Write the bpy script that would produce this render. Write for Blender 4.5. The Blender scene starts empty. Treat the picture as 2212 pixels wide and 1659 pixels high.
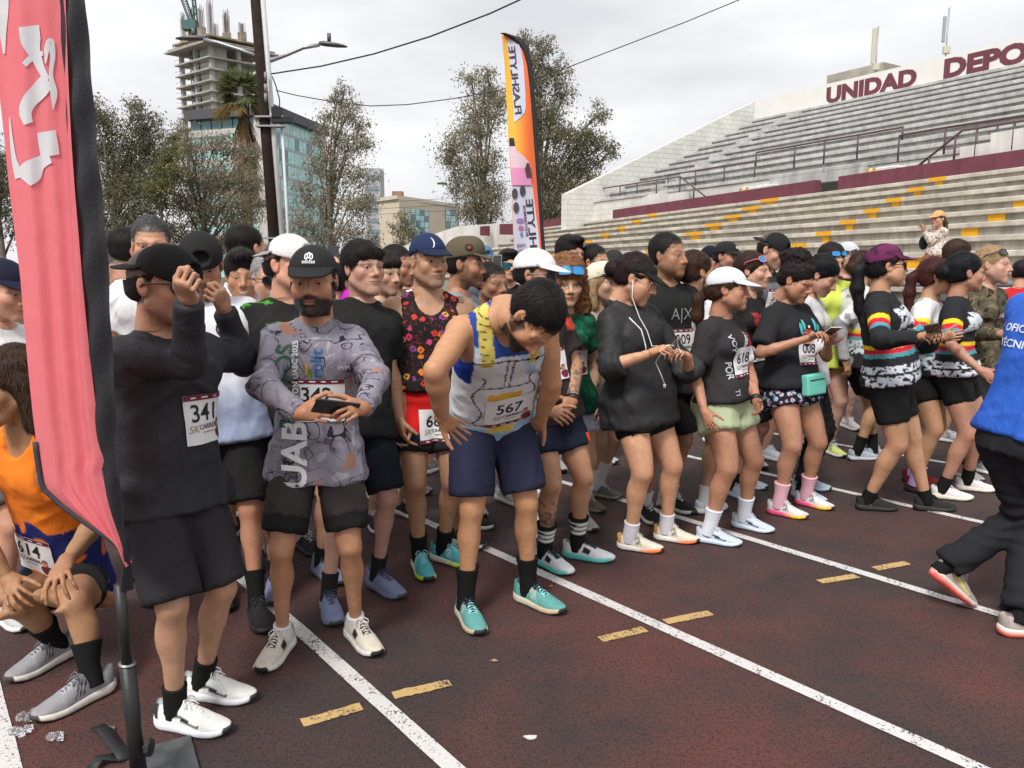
import bpy, bmesh, math, random
import numpy as np
from mathutils import Vector, Matrix
from mathutils.bvhtree import BVHTree
random.seed(7); RNG = np.random.default_rng(7)
scene = bpy.context.scene
COL = scene.collection
# ---------------------------------------------------------------- camera
FPX, CX, CY, HZ, CAMH = 1660.0, 1106.0, 829.5, 584.0, 1.55      # photo measured at 2212 x 1659
PITCH = math.atan((CY - HZ) / FPX)
cd = bpy.data.cameras.new('camera'); cam = bpy.data.objects.new('camera', cd); COL.objects.link(cam)
cd.sensor_width = 36; cd.lens = 36 * FPX / 2212; cd.clip_start = 0.05; cd.clip_end = 3000
cam.location = (0, 0, CAMH); cam.rotation_euler = (math.pi / 2 - PITCH, 0, 0)
scene.camera = cam
# ---------------------------------------------------------------- sky and sun (overcast)
SUN_EL, SUN_AZ = math.radians(52), math.radians(205)      # azimuth clockwise from +Y
world = bpy.data.worlds.new('World'); scene.world = world; world.use_nodes = True
wn, wl = world.node_tree.nodes, world.node_tree.links
for n in list(wn): wn.remove(n)
wo = wn.new('ShaderNodeOutputWorld'); bg = wn.new('ShaderNodeBackground')
sky = wn.new('ShaderNodeTexSky'); sky.sky_type = 'NISHITA'; sky.sun_disc = False
sky.sun_elevation = SUN_EL; sky.sun_rotation = SUN_AZ; sky.dust_density = 5; sky.air_density = 1.0; sky.ozone_density = 1
hs = wn.new('ShaderNodeHueSaturation'); hs.inputs['Saturation'].default_value = 0.06
wl.new(sky.outputs[0], hs.inputs['Color'])
tc = wn.new('ShaderNodeTexCoord'); mp = wn.new('ShaderNodeMapping'); mp.inputs['Scale'].default_value = (1.6, 1.6, 5.5)
wl.new(tc.outputs['Generated'], mp.inputs[0])
nz = wn.new('ShaderNodeTexNoise'); nz.inputs['Scale'].default_value = 1.7; nz.inputs['Detail'].default_value = 6; nz.inputs['Roughness'].default_value = 0.52
wl.new(mp.outputs[0], nz.inputs['Vector'])
cr = wn.new('ShaderNodeValToRGB'); e = cr.color_ramp.elements
e[0].position = 0.33; e[0].color = (5.5, 5.6, 5.9, 1); e[1].position = 0.66; e[1].color = (7.9, 7.9, 7.95, 1)
wl.new(nz.outputs['Fac'], cr.inputs[0])
mx = wn.new('ShaderNodeMix'); mx.data_type = 'RGBA'; mx.inputs[0].default_value = 0.88      # cloud deck over the clear sky
wl.new(hs.outputs[0], mx.inputs[6]); wl.new(cr.outputs[0], mx.inputs[7])
wl.new(mx.outputs[2], bg.inputs[0]); bg.inputs[1].default_value = 0.072
wl.new(bg.outputs[0], wo.inputs[0])
sl = bpy.data.lights.new('sun', 'SUN'); sl.energy = 1.5; sl.angle = math.radians(14); sl.color = (1, 0.965, 0.92)
sun = bpy.data.objects.new('sun', sl); COL.objects.link(sun); sun.location = (0, -20, 40)
sun.rotation_euler = Vector((-math.sin(SUN_AZ) * math.cos(SUN_EL), -math.cos(SUN_AZ) * math.cos(SUN_EL), -math.sin(SUN_EL))).to_track_quat('-Z', 'Y').to_euler()
vs = scene.view_settings; vs.view_transform = 'Standard'; vs.look = 'None'; vs.gamma = 1; vs.use_curve_mapping = False; vs.exposure = 1.0
# ---------------------------------------------------------------- measuring helpers
CP, SP = math.cos(PITCH), math.sin(PITCH)
CAMP = np.array([0, 0, CAMH])
def ray(px, py):
    x, y = (px - CX) / FPX, (py - CY) / FPX
    return np.array([x, CP - y * SP, -SP - y * CP])
def gnd(px, py, z=0.0):
    d = ray(px, py); return CAMP + d * ((z - CAMH) / d[2])
def at(px, py, Y):
    d = ray(px, py); return CAMP + d * (Y / d[1])
def nrm(v):
    v = np.asarray(v, float); return v / max(1e-9, np.linalg.norm(v))
# ---------------------------------------------------------------- materials
MATS = {}
def mat(name, col=None, rough=0.7, spec=0.35, noise=0.0, nscale=40, bump=0.0, bscale=200, metal=0.0, attr=None, detail=4, nsat=None, bstretch=None, coat=0.0, alpha=1, trans=0, sss=0, sheen=0, wrinkle=0, streak=0):
    """Principled material; colour = constant or the 'Col' attribute, broken up by noise, with fine bump relief."""
    if name in MATS: return MATS[name]
    m = bpy.data.materials.new(name); m.use_nodes = True; MATS[name] = m
    N, L = m.node_tree.nodes, m.node_tree.links; b = N['Principled BSDF']
    b.inputs['Roughness'].default_value = rough; b.inputs['Specular IOR Level'].default_value = spec; b.inputs['Metallic'].default_value = metal
    if coat: b.inputs['Coat Weight'].default_value = coat
    if trans: b.inputs['Transmission Weight'].default_value = trans
    if sheen: b.inputs['Sheen Weight'].default_value = sheen; b.inputs['Sheen Roughness'].default_value = .5
    if sss:
        b.inputs['Subsurface Weight'].default_value = sss; b.inputs['Subsurface Radius'].default_value = (.9, .35, .2); b.inputs['Subsurface Scale'].default_value = .01
    src = None
    if attr:
        a = N.new('ShaderNodeAttribute'); a.attribute_name = attr; src = a.outputs['Color']
    elif col is not None: b.inputs['Base Color'].default_value = (*col[:3], 1)
    t = N.new('ShaderNodeTexCoord')
    if noise:
        n = N.new('ShaderNodeTexNoise'); n.inputs['Scale'].default_value = nscale; n.inputs['Detail'].default_value = detail
        L.new(t.outputs['Object'], n.inputs['Vector'])
        mr = N.new('ShaderNodeMapRange'); mr.inputs[1].default_value = .25; mr.inputs[2].default_value = .75; mr.inputs[3].default_value = 1 - noise; mr.inputs[4].default_value = 1 + noise
        L.new(n.outputs['Fac'], mr.inputs[0])
        x = N.new('ShaderNodeMix'); x.data_type = 'RGBA'; x.blend_type = 'MULTIPLY'; x.inputs[0].default_value = 1
        if src: L.new(src, x.inputs[6])
        else: x.inputs[6].default_value = (*col[:3], 1)
        L.new(mr.outputs[0], x.inputs[7]); src = x.outputs[2]
    if streak:        # rain streaks and old stains
        g = N.new('ShaderNodeMapping'); g.inputs['Scale'].default_value = (1, 1, .10); L.new(t.outputs['Object'], g.inputs[0]); n = N.new('ShaderNodeTexNoise'); n.inputs['Scale'].default_value = 5; n.inputs['Detail'].default_value = 7; n.inputs['Roughness'].default_value = .65; L.new(g.outputs[0], n.inputs['Vector'])
        mr = N.new('ShaderNodeMapRange'); mr.inputs[1].default_value = .42; mr.inputs[2].default_value = .68; mr.inputs[3].default_value = 1; mr.inputs[4].default_value = 1 - streak; L.new(n.outputs['Fac'], mr.inputs[0])
        x = N.new('ShaderNodeMix'); x.data_type = 'RGBA'; x.blend_type = 'MULTIPLY'; x.inputs[0].default_value = 1; L.new(src, x.inputs[6]); L.new(mr.outputs[0], x.inputs[7]); src = x.outputs[2]
    if src: L.new(src, b.inputs['Base Color'])
    if bump:
        n2 = N.new('ShaderNodeTexNoise'); n2.inputs['Scale'].default_value = bscale; n2.inputs['Detail'].default_value = 3
        if bstretch:
            g = N.new('ShaderNodeMapping'); g.inputs['Scale'].default_value = bstretch; L.new(t.outputs['Object'], g.inputs[0]); L.new(g.outputs[0], n2.inputs['Vector'])
        else: L.new(t.outputs['Object'], n2.inputs['Vector'])
        bp = N.new('ShaderNodeBump'); bp.inputs['Strength'].default_value = 1; bp.inputs['Distance'].default_value = bump
        L.new(n2.outputs['Fac'], bp.inputs['Height']); nout = bp.outputs[0]
        if wrinkle:
            g = N.new('ShaderNodeMapping'); g.inputs['Scale'].default_value = (1, 1, .45); L.new(t.outputs['Object'], g.inputs[0])
            n3 = N.new('ShaderNodeTexNoise'); n3.inputs['Scale'].default_value = 11; n3.inputs['Detail'].default_value = 5; n3.inputs['Roughness'].default_value = .55; n3.inputs['Distortion'].default_value = 1.6; L.new(g.outputs[0], n3.inputs['Vector'])
            b2 = N.new('ShaderNodeBump'); b2.inputs['Strength'].default_value = 1; b2.inputs['Distance'].default_value = wrinkle; L.new(n3.outputs['Fac'], b2.inputs['Height']); L.new(nout, b2.inputs['Normal']); nout = b2.outputs[0]
        L.new(nout, b.inputs['Normal'])
    return m
def srgb(r, g, b):
    f = lambda c: (c / 255 / 12.92) if c / 255 <= .04045 else ((c / 255 + .055) / 1.055) ** 2.4
    return (f(r), f(g), f(b))
# ---------------------------------------------------------------- object helpers
def tag(o, label=None, cat=None, group=None, kind=None):
    for k, v in (('label', label), ('category', cat), ('group', group), ('kind', kind)):
        if v: o[k] = v
    return o
def empty(name, loc, label=None, cat=None, group=None, kind=None):
    o = bpy.data.objects.new(name, None); COL.objects.link(o); o.location = loc; o.empty_display_size = .1
    return tag(o, label, cat, group, kind)
def mesh_np(name, V, Q, col=None, smooth=True):
    """mesh from numpy arrays; Q is (n,4) or (n,3) or list of arrays"""
    me = bpy.data.meshes.new(name)
    V = np.ascontiguousarray(V, np.float32); polys = Q if isinstance(Q, list) else [Q]
    polys = [np.asarray(q, np.int32) for q in polys if len(q)]
    loops = np.concatenate([q.ravel() for q in polys]) if polys else np.zeros(0, np.int32)
    cnt = np.concatenate([np.full(len(q), q.shape[1], np.int32) for q in polys]) if polys else np.zeros(0, np.int32)
    me.vertices.add(len(V)); me.vertices.foreach_set('co', V.ravel())
    me.loops.add(len(loops)); me.loops.foreach_set('vertex_index', loops)
    me.polygons.add(len(cnt)); st = np.zeros(len(cnt), np.int32); st[1:] = np.cumsum(cnt)[:-1]
    me.polygons.foreach_set('loop_start', st); me.polygons.foreach_set('loop_total', cnt)
    if smooth: me.polygons.foreach_set('use_smooth', np.ones(len(cnt), bool))
    me.update(calc_edges=True); me.validate()
    if col is not None:
        a = me.color_attributes.new('Col', 'FLOAT_COLOR', 'POINT')
        c = np.ones((len(V), 4), np.float32); c[:, :3] = col; a.data.foreach_set('color', c.ravel())
    return me
def obj(name, me, m, parent=None, loc=None):
    o = bpy.data.objects.new(name, me); COL.objects.link(o)
    if m is not None and not me.materials: me.materials.append(m)
    if parent is not None: o.parent = parent
    if loc is not None: o.location = loc
    return o
class MB:
    """collects boxes, bars, tubes and sheets into one mesh"""
    def __init__(s): s.V = []; s.F = []; s.n = 0
    def add(s, V, F):
        s.V += [tuple(map(float, v)) for v in V]; s.F += [tuple(i + s.n for i in f) for f in F]; s.n += len(V); return s
    def hexa(s, b, t):
        return s.add(list(b) + list(t), [(3, 2, 1, 0), (4, 5, 6, 7), (0, 1, 5, 4), (1, 2, 6, 5), (2, 3, 7, 6), (3, 0, 4, 7)])
    def box(s, c, sz, X=(1, 0, 0), Y=(0, 1, 0), Z=(0, 0, 1)):
        c = np.array(c, float); X, Y, Z = np.array(X, float) * sz[0] / 2, np.array(Y, float) * sz[1] / 2, np.array(Z, float) * sz[2] / 2
        return s.hexa([c - X - Y - Z, c + X - Y - Z, c + X + Y - Z, c - X + Y - Z], [c - X - Y + Z, c + X - Y + Z, c + X + Y + Z, c - X + Y + Z])
    def tube(s, pts, r, n=8, cap=True):
        pts = [np.array(p, float) for p in pts]; R = r if hasattr(r, '__len__') else [r] * len(pts)
        rings = []; up = np.array([0, 0, 1.0]); u = None
        for i, p in enumerate(pts):
            d = nrm(pts[min(i + 1, len(pts) - 1)] - pts[max(i - 1, 0)])
            if u is None: u = nrm(np.cross(d, up if abs(d[2]) < .9 else (1, 0, 0)))
            else: u = nrm(u - d * (u @ d))
            w = np.cross(d, u)
            rings.append([p + R[i] * (math.cos(2 * math.pi * k / n) * u + math.sin(2 * math.pi * k / n) * w) for k in range(n)])
        V = [v for r_ in rings for v in r_]; F = []
        for i in range(len(pts) - 1):
            for k in range(n): F.append((i * n + k, i * n + (k + 1) % n, (i + 1) * n + (k + 1) % n, (i + 1) * n + k))
        if cap: F += [tuple(range(n - 1, -1, -1)), tuple(range((len(pts) - 1) * n, len(pts) * n))]
        return s.add(V, F)
    def quad(s, a, b, c, d): return s.add([a, b, c, d], [(0, 1, 2, 3)])
    def mesh(s, name, smooth=False):
        me = bpy.data.meshes.new(name); me.from_pydata(s.V, [], s.F)
        if smooth: me.polygons.foreach_set('use_smooth', [True] * len(me.polygons))
        me.update(); return me
    def build(s, name, m, parent=None, smooth=False, origin=None):
        if origin is not None:
            o_ = np.array(origin, float); s.V = [tuple(np.array(v) - o_) for v in s.V]
        o = obj(name, s.mesh(name, smooth), m, parent)
        if origin is not None: o.location = origin
        return o
def bevel(o, w=.005, seg=1):
    md = o.modifiers.new('bevel', 'BEVEL'); md.width = w; md.segments = seg; md.limit_method = 'ANGLE'; return o
_TX = {}
def text_mesh(txt, size=1.0, bold=0.0, shear=0.0, sub=0.0, mirror=False, align='CENTER'):
    """triangulated flat lettering centred on its origin as (V2, tris)"""
    key = (txt, size, bold, shear, sub, mirror, align)
    if key in _TX: return _TX[key]
    cu = bpy.data.curves.new('t', 'FONT'); cu.body = txt; cu.size = size; cu.align_x = align; cu.align_y = 'CENTER'; cu.offset = bold * size; cu.shear = shear; cu.resolution_u = 3
    o = bpy.data.objects.new('t', cu); COL.objects.link(o)
    dg = bpy.context.evaluated_depsgraph_get(); me = o.evaluated_get(dg).to_mesh()
    bm = bmesh.new(); bm.from_mesh(me); bmesh.ops.triangulate(bm, faces=bm.faces[:])
    if sub:
        for _ in range(4):
            es = [e_ for e_ in bm.edges if e_.calc_length() > sub]
            if not es: break
            bmesh.ops.subdivide_edges(bm, edges=es, cuts=1); bmesh.ops.triangulate(bm, faces=bm.faces[:])
    bm.verts.ensure_lookup_table()
    V = np.array([v.co[:2] for v in bm.verts]).reshape(-1, 2); T = np.array([[v.index for v in f.verts] for f in bm.faces], int).reshape(-1, 3)
    bm.free(); o.evaluated_get(dg).to_mesh_clear(); bpy.data.objects.remove(o); bpy.data.curves.remove(cu)
    if len(V): V[:, 1] -= (V[:, 1].max() + V[:, 1].min()) / 2
    if mirror: V[:, 0] *= -1; T = T[:, ::-1]
    _TX[key] = (V, T); return V, T
# ================================================================ track
def track_mat():
    m = bpy.data.materials.new('worn_track'); m.use_nodes = True; N, L = m.node_tree.nodes, m.node_tree.links; b = N['Principled BSDF']
    t = N.new('ShaderNodeTexCoord')
    def nz(sc, det=4, rough=.5, off=(0, 0, 0)):
        mp_ = N.new('ShaderNodeMapping'); mp_.inputs['Location'].default_value = off; L.new(t.outputs['Object'], mp_.inputs[0])
        n = N.new('ShaderNodeTexNoise'); n.inputs['Scale'].default_value = sc; n.inputs['Detail'].default_value = det; n.inputs['Roughness'].default_value = rough; L.new(mp_.outputs[0], n.inputs[0]); return n.outputs['Fac']
    def ramp(f, a, b_):
        r = N.new('ShaderNodeMapRange'); r.inputs[1].default_value = a; r.inputs[2].default_value = b_; L.new(f, r.inputs[0]); return r.outputs[0]
    def mixc(f, A, B):
        x = N.new('ShaderNodeMix'); x.data_type = 'RGBA'
        if hasattr(f, 'is_linked') or not isinstance(f, float): L.new(f, x.inputs[0])
        else: x.inputs[0].default_value = f
        for c, i in ((A, 6), (B, 7)):
            if isinstance(c, tuple): x.inputs[i].default_value = (*c, 1)
            else: L.new(c, x.inputs[i])
        return x.outputs[2]
    big = ramp(nz(.95, 6, .66, (3.1, 1.2, 0)), .42, .60); mid_ = ramp(nz(3.2, 6, .65, (9, 0, 0)), .38, .68)
    c = mixc(big, (.098, .080, .078), (.285, .098, .080)); c2 = mixc(mid_, (.080, .060, .058), (.190, .082, .070)); c = mixc(.42, c, c2)
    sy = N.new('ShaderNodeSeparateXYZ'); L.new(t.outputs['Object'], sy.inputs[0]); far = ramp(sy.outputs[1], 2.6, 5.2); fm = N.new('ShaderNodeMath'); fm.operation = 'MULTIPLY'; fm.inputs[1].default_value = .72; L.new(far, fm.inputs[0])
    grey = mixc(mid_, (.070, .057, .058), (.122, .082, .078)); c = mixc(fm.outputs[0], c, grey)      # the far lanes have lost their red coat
    gl = ramp(nz(62, 5, .78), .50, .60); c = mixc(gl, c, mixc(.55, c, (.026, .023, .025))); g = ramp(nz(190, 3, .7), .50, .64); c = mixc(g, c, (.022, .019, .021))
    sp = ramp(nz(420, 2, .6), .62, .75); c = mixc(sp, c, (.24, .11, .095))
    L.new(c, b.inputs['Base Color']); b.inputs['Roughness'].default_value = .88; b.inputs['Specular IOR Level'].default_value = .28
    bp = N.new('ShaderNodeBump'); bp.inputs['Distance'].default_value = .014; bp.inputs['Strength'].default_value = 1; L.new(nz(110, 5, .8), bp.inputs['Height']); L.new(bp.outputs[0], b.inputs['Normal'])
    return m
def paint_mat(name, col, wear):
    """road paint worn through to the dark rubber in specks"""
    m = bpy.data.materials.new(name); m.use_nodes = True; N, L = m.node_tree.nodes, m.node_tree.links; b = N['Principled BSDF']
    t = N.new('ShaderNodeTexCoord'); n = N.new('ShaderNodeTexNoise'); n.inputs['Scale'].default_value = 95; n.inputs['Detail'].default_value = 4; n.inputs['Roughness'].default_value = .65; L.new(t.outputs['Object'], n.inputs[0])
    n2 = N.new('ShaderNodeTexNoise'); n2.inputs['Scale'].default_value = 9; n2.inputs['Detail'].default_value = 5; L.new(t.outputs['Object'], n2.inputs[0])
    ad = N.new('ShaderNodeMath'); ad.operation = 'MULTIPLY_ADD'; ad.inputs[1].default_value = .45; L.new(n2.outputs['Fac'], ad.inputs[0]); L.new(n.outputs['Fac'], ad.inputs[2])
    r = N.new('ShaderNodeMapRange'); r.inputs[1].default_value = wear; r.inputs[2].default_value = wear + .05; L.new(ad.outputs[0], r.inputs[0])
    x = N.new('ShaderNodeMix'); x.data_type = 'RGBA'; x.inputs[6].default_value = (*col, 1); x.inputs[7].default_value = (.075, .045, .043, 1); L.new(r.outputs[0], x.inputs[0])
    L.new(x.outputs[2], b.inputs['Base Color']); b.inputs['Roughness'].default_value = .75
    bp = N.new('ShaderNodeBump'); bp.inputs['Distance'].default_value = .004; bp.inputs['Strength'].default_value = .7; L.new(n.outputs['Fac'], bp.inputs['Height']); L.new(bp.outputs[0], b.inputs['Normal'])
    return m
M_TRACK = track_mat(); M_LINE = paint_mat('white_line_paint', (.64, .62, .61), .805); M_DASH = paint_mat('yellow_mark_paint', (.55, .37, .15), .80)
LD = nrm((-.843, 1.0, 0)); LN = np.array([LD[1], -LD[0], 0])       # lane direction and its normal
mb = MB(); mb.quad((-700, -300, -.006), (700, -300, -.006), (700, 1500, -.006), (-700, 1500, -.006))
tag(mb.build('ground', mat('dirt_ground', (.14, .115, .09), .95, .1, noise=.3, nscale=.6, bump=.02, bscale=30)), kind='structure')
mb = MB(); nx_ = 40
mb.quad((-26, -6, 0), (22, -6, 0), (22, 30, 0), (-26, 30, 0))
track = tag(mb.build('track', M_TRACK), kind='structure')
def strip(a, b, w, z=.004, seg=60, jit=.0016, m=None, name='lane_line'):
    """painted strip with slightly ragged edges"""
    d = nrm(b - a); n = np.array([d[1], -d[0], 0]); V = []
    for i in range(seg + 1):
        p = a + (b - a) * i / seg; j1, j2 = random.uniform(-jit, jit), random.uniform(-jit, jit)
        V += [tuple(p + n * (w / 2 + j1) + np.array((0, 0, z))), tuple(p - n * (w / 2 + j2) + np.array((0, 0, z)))]
    mb_ = MB(); mb_.add(V, [(2 * i, 2 * i + 2, 2 * i + 3, 2 * i + 1) for i in range(seg)]); return mb_.build(name, m or M_LINE, track)
for ax_, ay_, bx_, by_ in ((-18, 1470, 14, 1650), (631, 1340, 959, 1652), (1098, 1206, 2085, 1650), (1388, 1094, 2129, 1320), (1806, 1058, 2080, 1120), (1816, 962, 1943, 983)):
    a, b = gnd(ax_, ay_), gnd(bx_, by_); c = (a + b) / 2; d = nrm(nrm(b - a) * .6 - LD * .4)
    far = 16 if ay_ > 1000 else 14
    strip(c - d * far, c + d * 9, .062, seg=150)
for p in ((652, 1564, 781, 1528), (849, 1504, 972, 1476), (1297, 1383, 1393, 1360), (1437, 1345, 1535, 1325), (1770, 1258, 1850, 1245), (1890, 1230, 1960, 1217)):
    strip(gnd(p[0], p[1]), gnd(p[2], p[3]), .052, z=.0042, seg=14, jit=.003, m=M_DASH, name='cross_mark')
# ================================================================ grandstand
SPX = 2212 / 4096
BV = nrm((.90, .43, 0)); XY = np.array((1., 1., 0)); GL = gnd(2200 * SPX, 914 * SPX, 3.5) * XY; GR = gnd(4096 * SPX, 683 * SPX, 3.5) * XY
def plan(xs, off=0., A=GL, B=GR, z=4.0):
    """ground position where the sight column xs (photo pixels) meets the stand line moved back by off"""
    k_ = (xs * SPX - CX) / FPX; a, b = A + BV * off, B + BV * off; d = b - a; c_ = (z - CAMH) * SP; t = (k_ * (a[1] * CP - c_) - a[0]) / (d[0] - k_ * d[1] * CP); return a + d * t
def zat(ys, Y, xs=2048): return at(xs * SPX, ys * SPX, Y)[2]
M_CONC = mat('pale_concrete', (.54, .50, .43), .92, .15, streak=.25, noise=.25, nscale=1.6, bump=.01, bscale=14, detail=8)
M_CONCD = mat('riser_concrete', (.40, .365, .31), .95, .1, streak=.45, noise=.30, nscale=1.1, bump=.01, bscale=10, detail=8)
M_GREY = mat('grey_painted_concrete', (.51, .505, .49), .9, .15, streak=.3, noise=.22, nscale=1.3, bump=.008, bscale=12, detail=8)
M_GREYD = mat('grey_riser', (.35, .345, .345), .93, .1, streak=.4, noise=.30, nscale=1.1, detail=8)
M_MAR = mat('maroon_paint', (.17, .055, .075), .75, .2, streak=.15, noise=.14, nscale=2.5, detail=6)
M_YEL = mat('yellow_paint', (.72, .36, .02), .75, .2, noise=.12, nscale=6, detail=6)
def block_mat(name, c1, c2, mortar, sc=1.0, bw=.42, bh=.21, rot=0):
    m = bpy.data.materials.new(name); m.use_nodes = True; N, L = m.node_tree.nodes, m.node_tree.links; b = N['Principled BSDF']; b.inputs['Roughness'].default_value = .9; b.inputs['Specular IOR Level'].default_value = .15
    t = N.new('ShaderNodeTexCoord'); sx = N.new('ShaderNodeSeparateXYZ'); L.new(t.outputs['Object'], sx.inputs[0]); ad = N.new('ShaderNodeMath'); ad.operation = 'ADD'; L.new(sx.outputs[0], ad.inputs[0]); L.new(sx.outputs[1], ad.inputs[1]); cx = N.new('ShaderNodeCombineXYZ'); L.new(ad.outputs[0], cx.inputs[0]); L.new(sx.outputs[2], cx.inputs[1])
    br = N.new('ShaderNodeTexBrick'); br.inputs['Scale'].default_value = sc; br.inputs['Brick Width'].default_value = bw; br.inputs['Row Height'].default_value = bh; br.inputs['Mortar Size'].default_value = .012; br.inputs['Color1'].default_value = (*c1, 1); br.inputs['Color2'].default_value = (*c2, 1); br.inputs['Mortar'].default_value = (*mortar, 1); L.new(cx.outputs[0], br.inputs[0])
    n = N.new('ShaderNodeTexNoise'); n.inputs['Scale'].default_value = 1.5; n.inputs['Detail'].default_value = 8; L.new(t.outputs['Object'], n.inputs[0]); r = N.new('ShaderNodeMapRange'); r.inputs[1].default_value = .3; r.inputs[2].default_value = .7; r.inputs[3].default_value = .82; r.inputs[4].default_value = 1.05; L.new(n.outputs['Fac'], r.inputs[0])
    x = N.new('ShaderNodeMix'); x.data_type = 'RGBA'; x.blend_type = 'MULTIPLY'; x.inputs[0].default_value = 1; L.new(br.outputs[0], x.inputs[6]); L.new(r.outputs[0], x.inputs[7]); L.new(x.outputs[2], b.inputs['Base Color'])
    bp = N.new('ShaderNodeBump'); bp.inputs['Distance'].default_value = .02; bp.invert = True; L.new(br.outputs['Fac'], bp.inputs['Height']); L.new(bp.outputs[0], b.inputs['Normal']); return m
M_BLOCK = block_mat('whitewashed_block', (.69, .68, .64), (.68, .67, .63), (.655, .645, .61)); M_WHITEW = mat('white_wall_paint', (.70, .69, .66), .85, .2, streak=.18, noise=.10, nscale=1.5, detail=8)
stand = empty('grandstand', (GL + GR) / 2 * np.array((1, 1, 0)), 'concrete grandstand with maroon band, yellow aisle marks and white sign wall', 'grandstand')
SO = np.array(stand.location)
def sb(mb_, name, m, sm=False): o = mb_.build(name, m, stand, sm); o.location = -SO; return o
EA, EB = GL - (GR - GL) * .12, GR + (GR - GL) * .30
RISE, RUN = .24, .64
def prism(mb_, a, b, f0, f1, z0, z1):
    """bar from plan point a to b between back offsets f0..f1 and heights z0..z1"""
    A0, A1, B0, B1 = a + BV * f0, a + BV * f1, b + BV * f0, b + BV * f1; Zz = lambda p, z: (p[0], p[1], z)
    mb_.hexa([Zz(A0, z0), Zz(B0, z0), Zz(B1, z0), Zz(A1, z0)], [Zz(A0, z1), Zz(B0, z1), Zz(B1, z1), Zz(A1, z1)])
NLOW = 10
for i in range(NLOW):
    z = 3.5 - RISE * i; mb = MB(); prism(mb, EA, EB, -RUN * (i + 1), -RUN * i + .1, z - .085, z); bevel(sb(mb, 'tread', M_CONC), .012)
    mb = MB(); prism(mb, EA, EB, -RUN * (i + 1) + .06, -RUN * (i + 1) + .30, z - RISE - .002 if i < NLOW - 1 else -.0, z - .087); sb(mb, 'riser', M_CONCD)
for xs, full, wd in ((2299, 0, .36), (2670, 1, .62), (3152, 1, .74), (3838, 1, .40), (4470, 0, .4)):      # yellow aisle marks
    c = plan(xs, 0)
    for i in range(0, NLOW - 1):
        z = 3.5 - RISE * i; ld = nrm(GR - GL); p = c - BV * (RUN * (i + 1)); X_ = ld
        mb = MB()
        if full: mb.box(tuple(p + BV * .09 + np.array((0, 0, z - .034))), (wd, .21, .078), X_, np.cross((0, 0, 1), X_))
        q_ = p + BV * .06 + ld * (.0 if full else 0); mb.box(tuple(q_ + np.array((0, 0, z - RISE / 2 - .03))), (wd * .46 if full else .30, .035, RISE - .035), X_, np.cross((0, 0, 1), X_)); sb(mb, 'aisle_mark', M_YEL)
        if full:
            mb = MB(); mb.box(tuple(p + BV * .20 + ld * wd * .42 + np.array((0, 0, z - RISE + .05))), (.36, .22, .10), X_, np.cross((0, 0, 1), X_)); sb(mb, 'aisle_step', M_CONCD)
# maroon band in two lengths with the stair gap between
g0, g1 = plan(3265, .06), plan(3356, .06)
for a, b in ((EA, g0 - BV * .06), (g1 - BV * .06, EB)):
    mb = MB(); prism(mb, a, b, .05, .25, 3.49, 3.93); sb(mb, 'maroon_parapet', M_MAR)
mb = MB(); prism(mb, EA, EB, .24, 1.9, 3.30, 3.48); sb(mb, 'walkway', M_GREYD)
# upper tier
UL0, UL1, UR0, UR1 = (gnd(x_ * SPX, y_ * SPX, z_) * XY for x_, y_, z_ in ((2345, 804, 4.42), (2987, 483, 8.3), (4096, 559, 4.42), (4096, 249, 8.3))); UR0, UR1 = UL0 + (UR0 - UL0) * 1.42, UL1 + (UR1 - UL1) * 1.42
NU = 12; uz = lambda j: 4.42 + (8.3 - 4.42) * j / (NU - 1)
for j in range(NU):
    t0_, t1_ = j / (NU - 1), (j + 1) / (NU - 1); a0, b0 = UL0 + (UL1 - UL0) * t0_, UR0 + (UR1 - UR0) * t0_; a1, b1 = UL0 + (UL1 - UL0) * t1_, UR0 + (UR1 - UR0) * t1_; z = uz(j)
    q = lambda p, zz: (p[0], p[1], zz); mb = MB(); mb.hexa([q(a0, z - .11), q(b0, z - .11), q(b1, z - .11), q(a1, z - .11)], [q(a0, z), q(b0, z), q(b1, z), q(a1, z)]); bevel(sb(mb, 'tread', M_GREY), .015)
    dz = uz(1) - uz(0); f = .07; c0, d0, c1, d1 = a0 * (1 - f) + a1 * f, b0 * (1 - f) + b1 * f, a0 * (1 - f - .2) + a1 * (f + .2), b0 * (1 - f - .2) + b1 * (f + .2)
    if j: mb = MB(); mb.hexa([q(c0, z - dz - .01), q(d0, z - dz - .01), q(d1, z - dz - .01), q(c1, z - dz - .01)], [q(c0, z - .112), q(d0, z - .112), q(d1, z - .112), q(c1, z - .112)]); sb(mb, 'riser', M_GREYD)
    for k_, fr_ in enumerate((.17, .46)):                      # small pale steps in the upper aisles
        p = a0 * (1 - fr_) + b0 * fr_; X_ = nrm(b0 - a0)
        if j < NU - 1 and (k_ == 0): mb = MB(); mb.box(tuple(p + nrm(a1 - a0) * .42 + np.array((0, 0, z + dz * .25))), (.55, .36, dz * .5), X_, np.cross((0, 0, 1), X_)); sb(mb, 'aisle_step', M_GREY)
    mb = MB(); mb.box(tuple(a0 + nrm(b0 - a0) * .14 + np.array((0, 0, z - dz * .34))), (.24, .5, dz * .6), nrm(b0 - a0), nrm(a1 - a0)); sb(mb, 'row_end', M_CONC)
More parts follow.
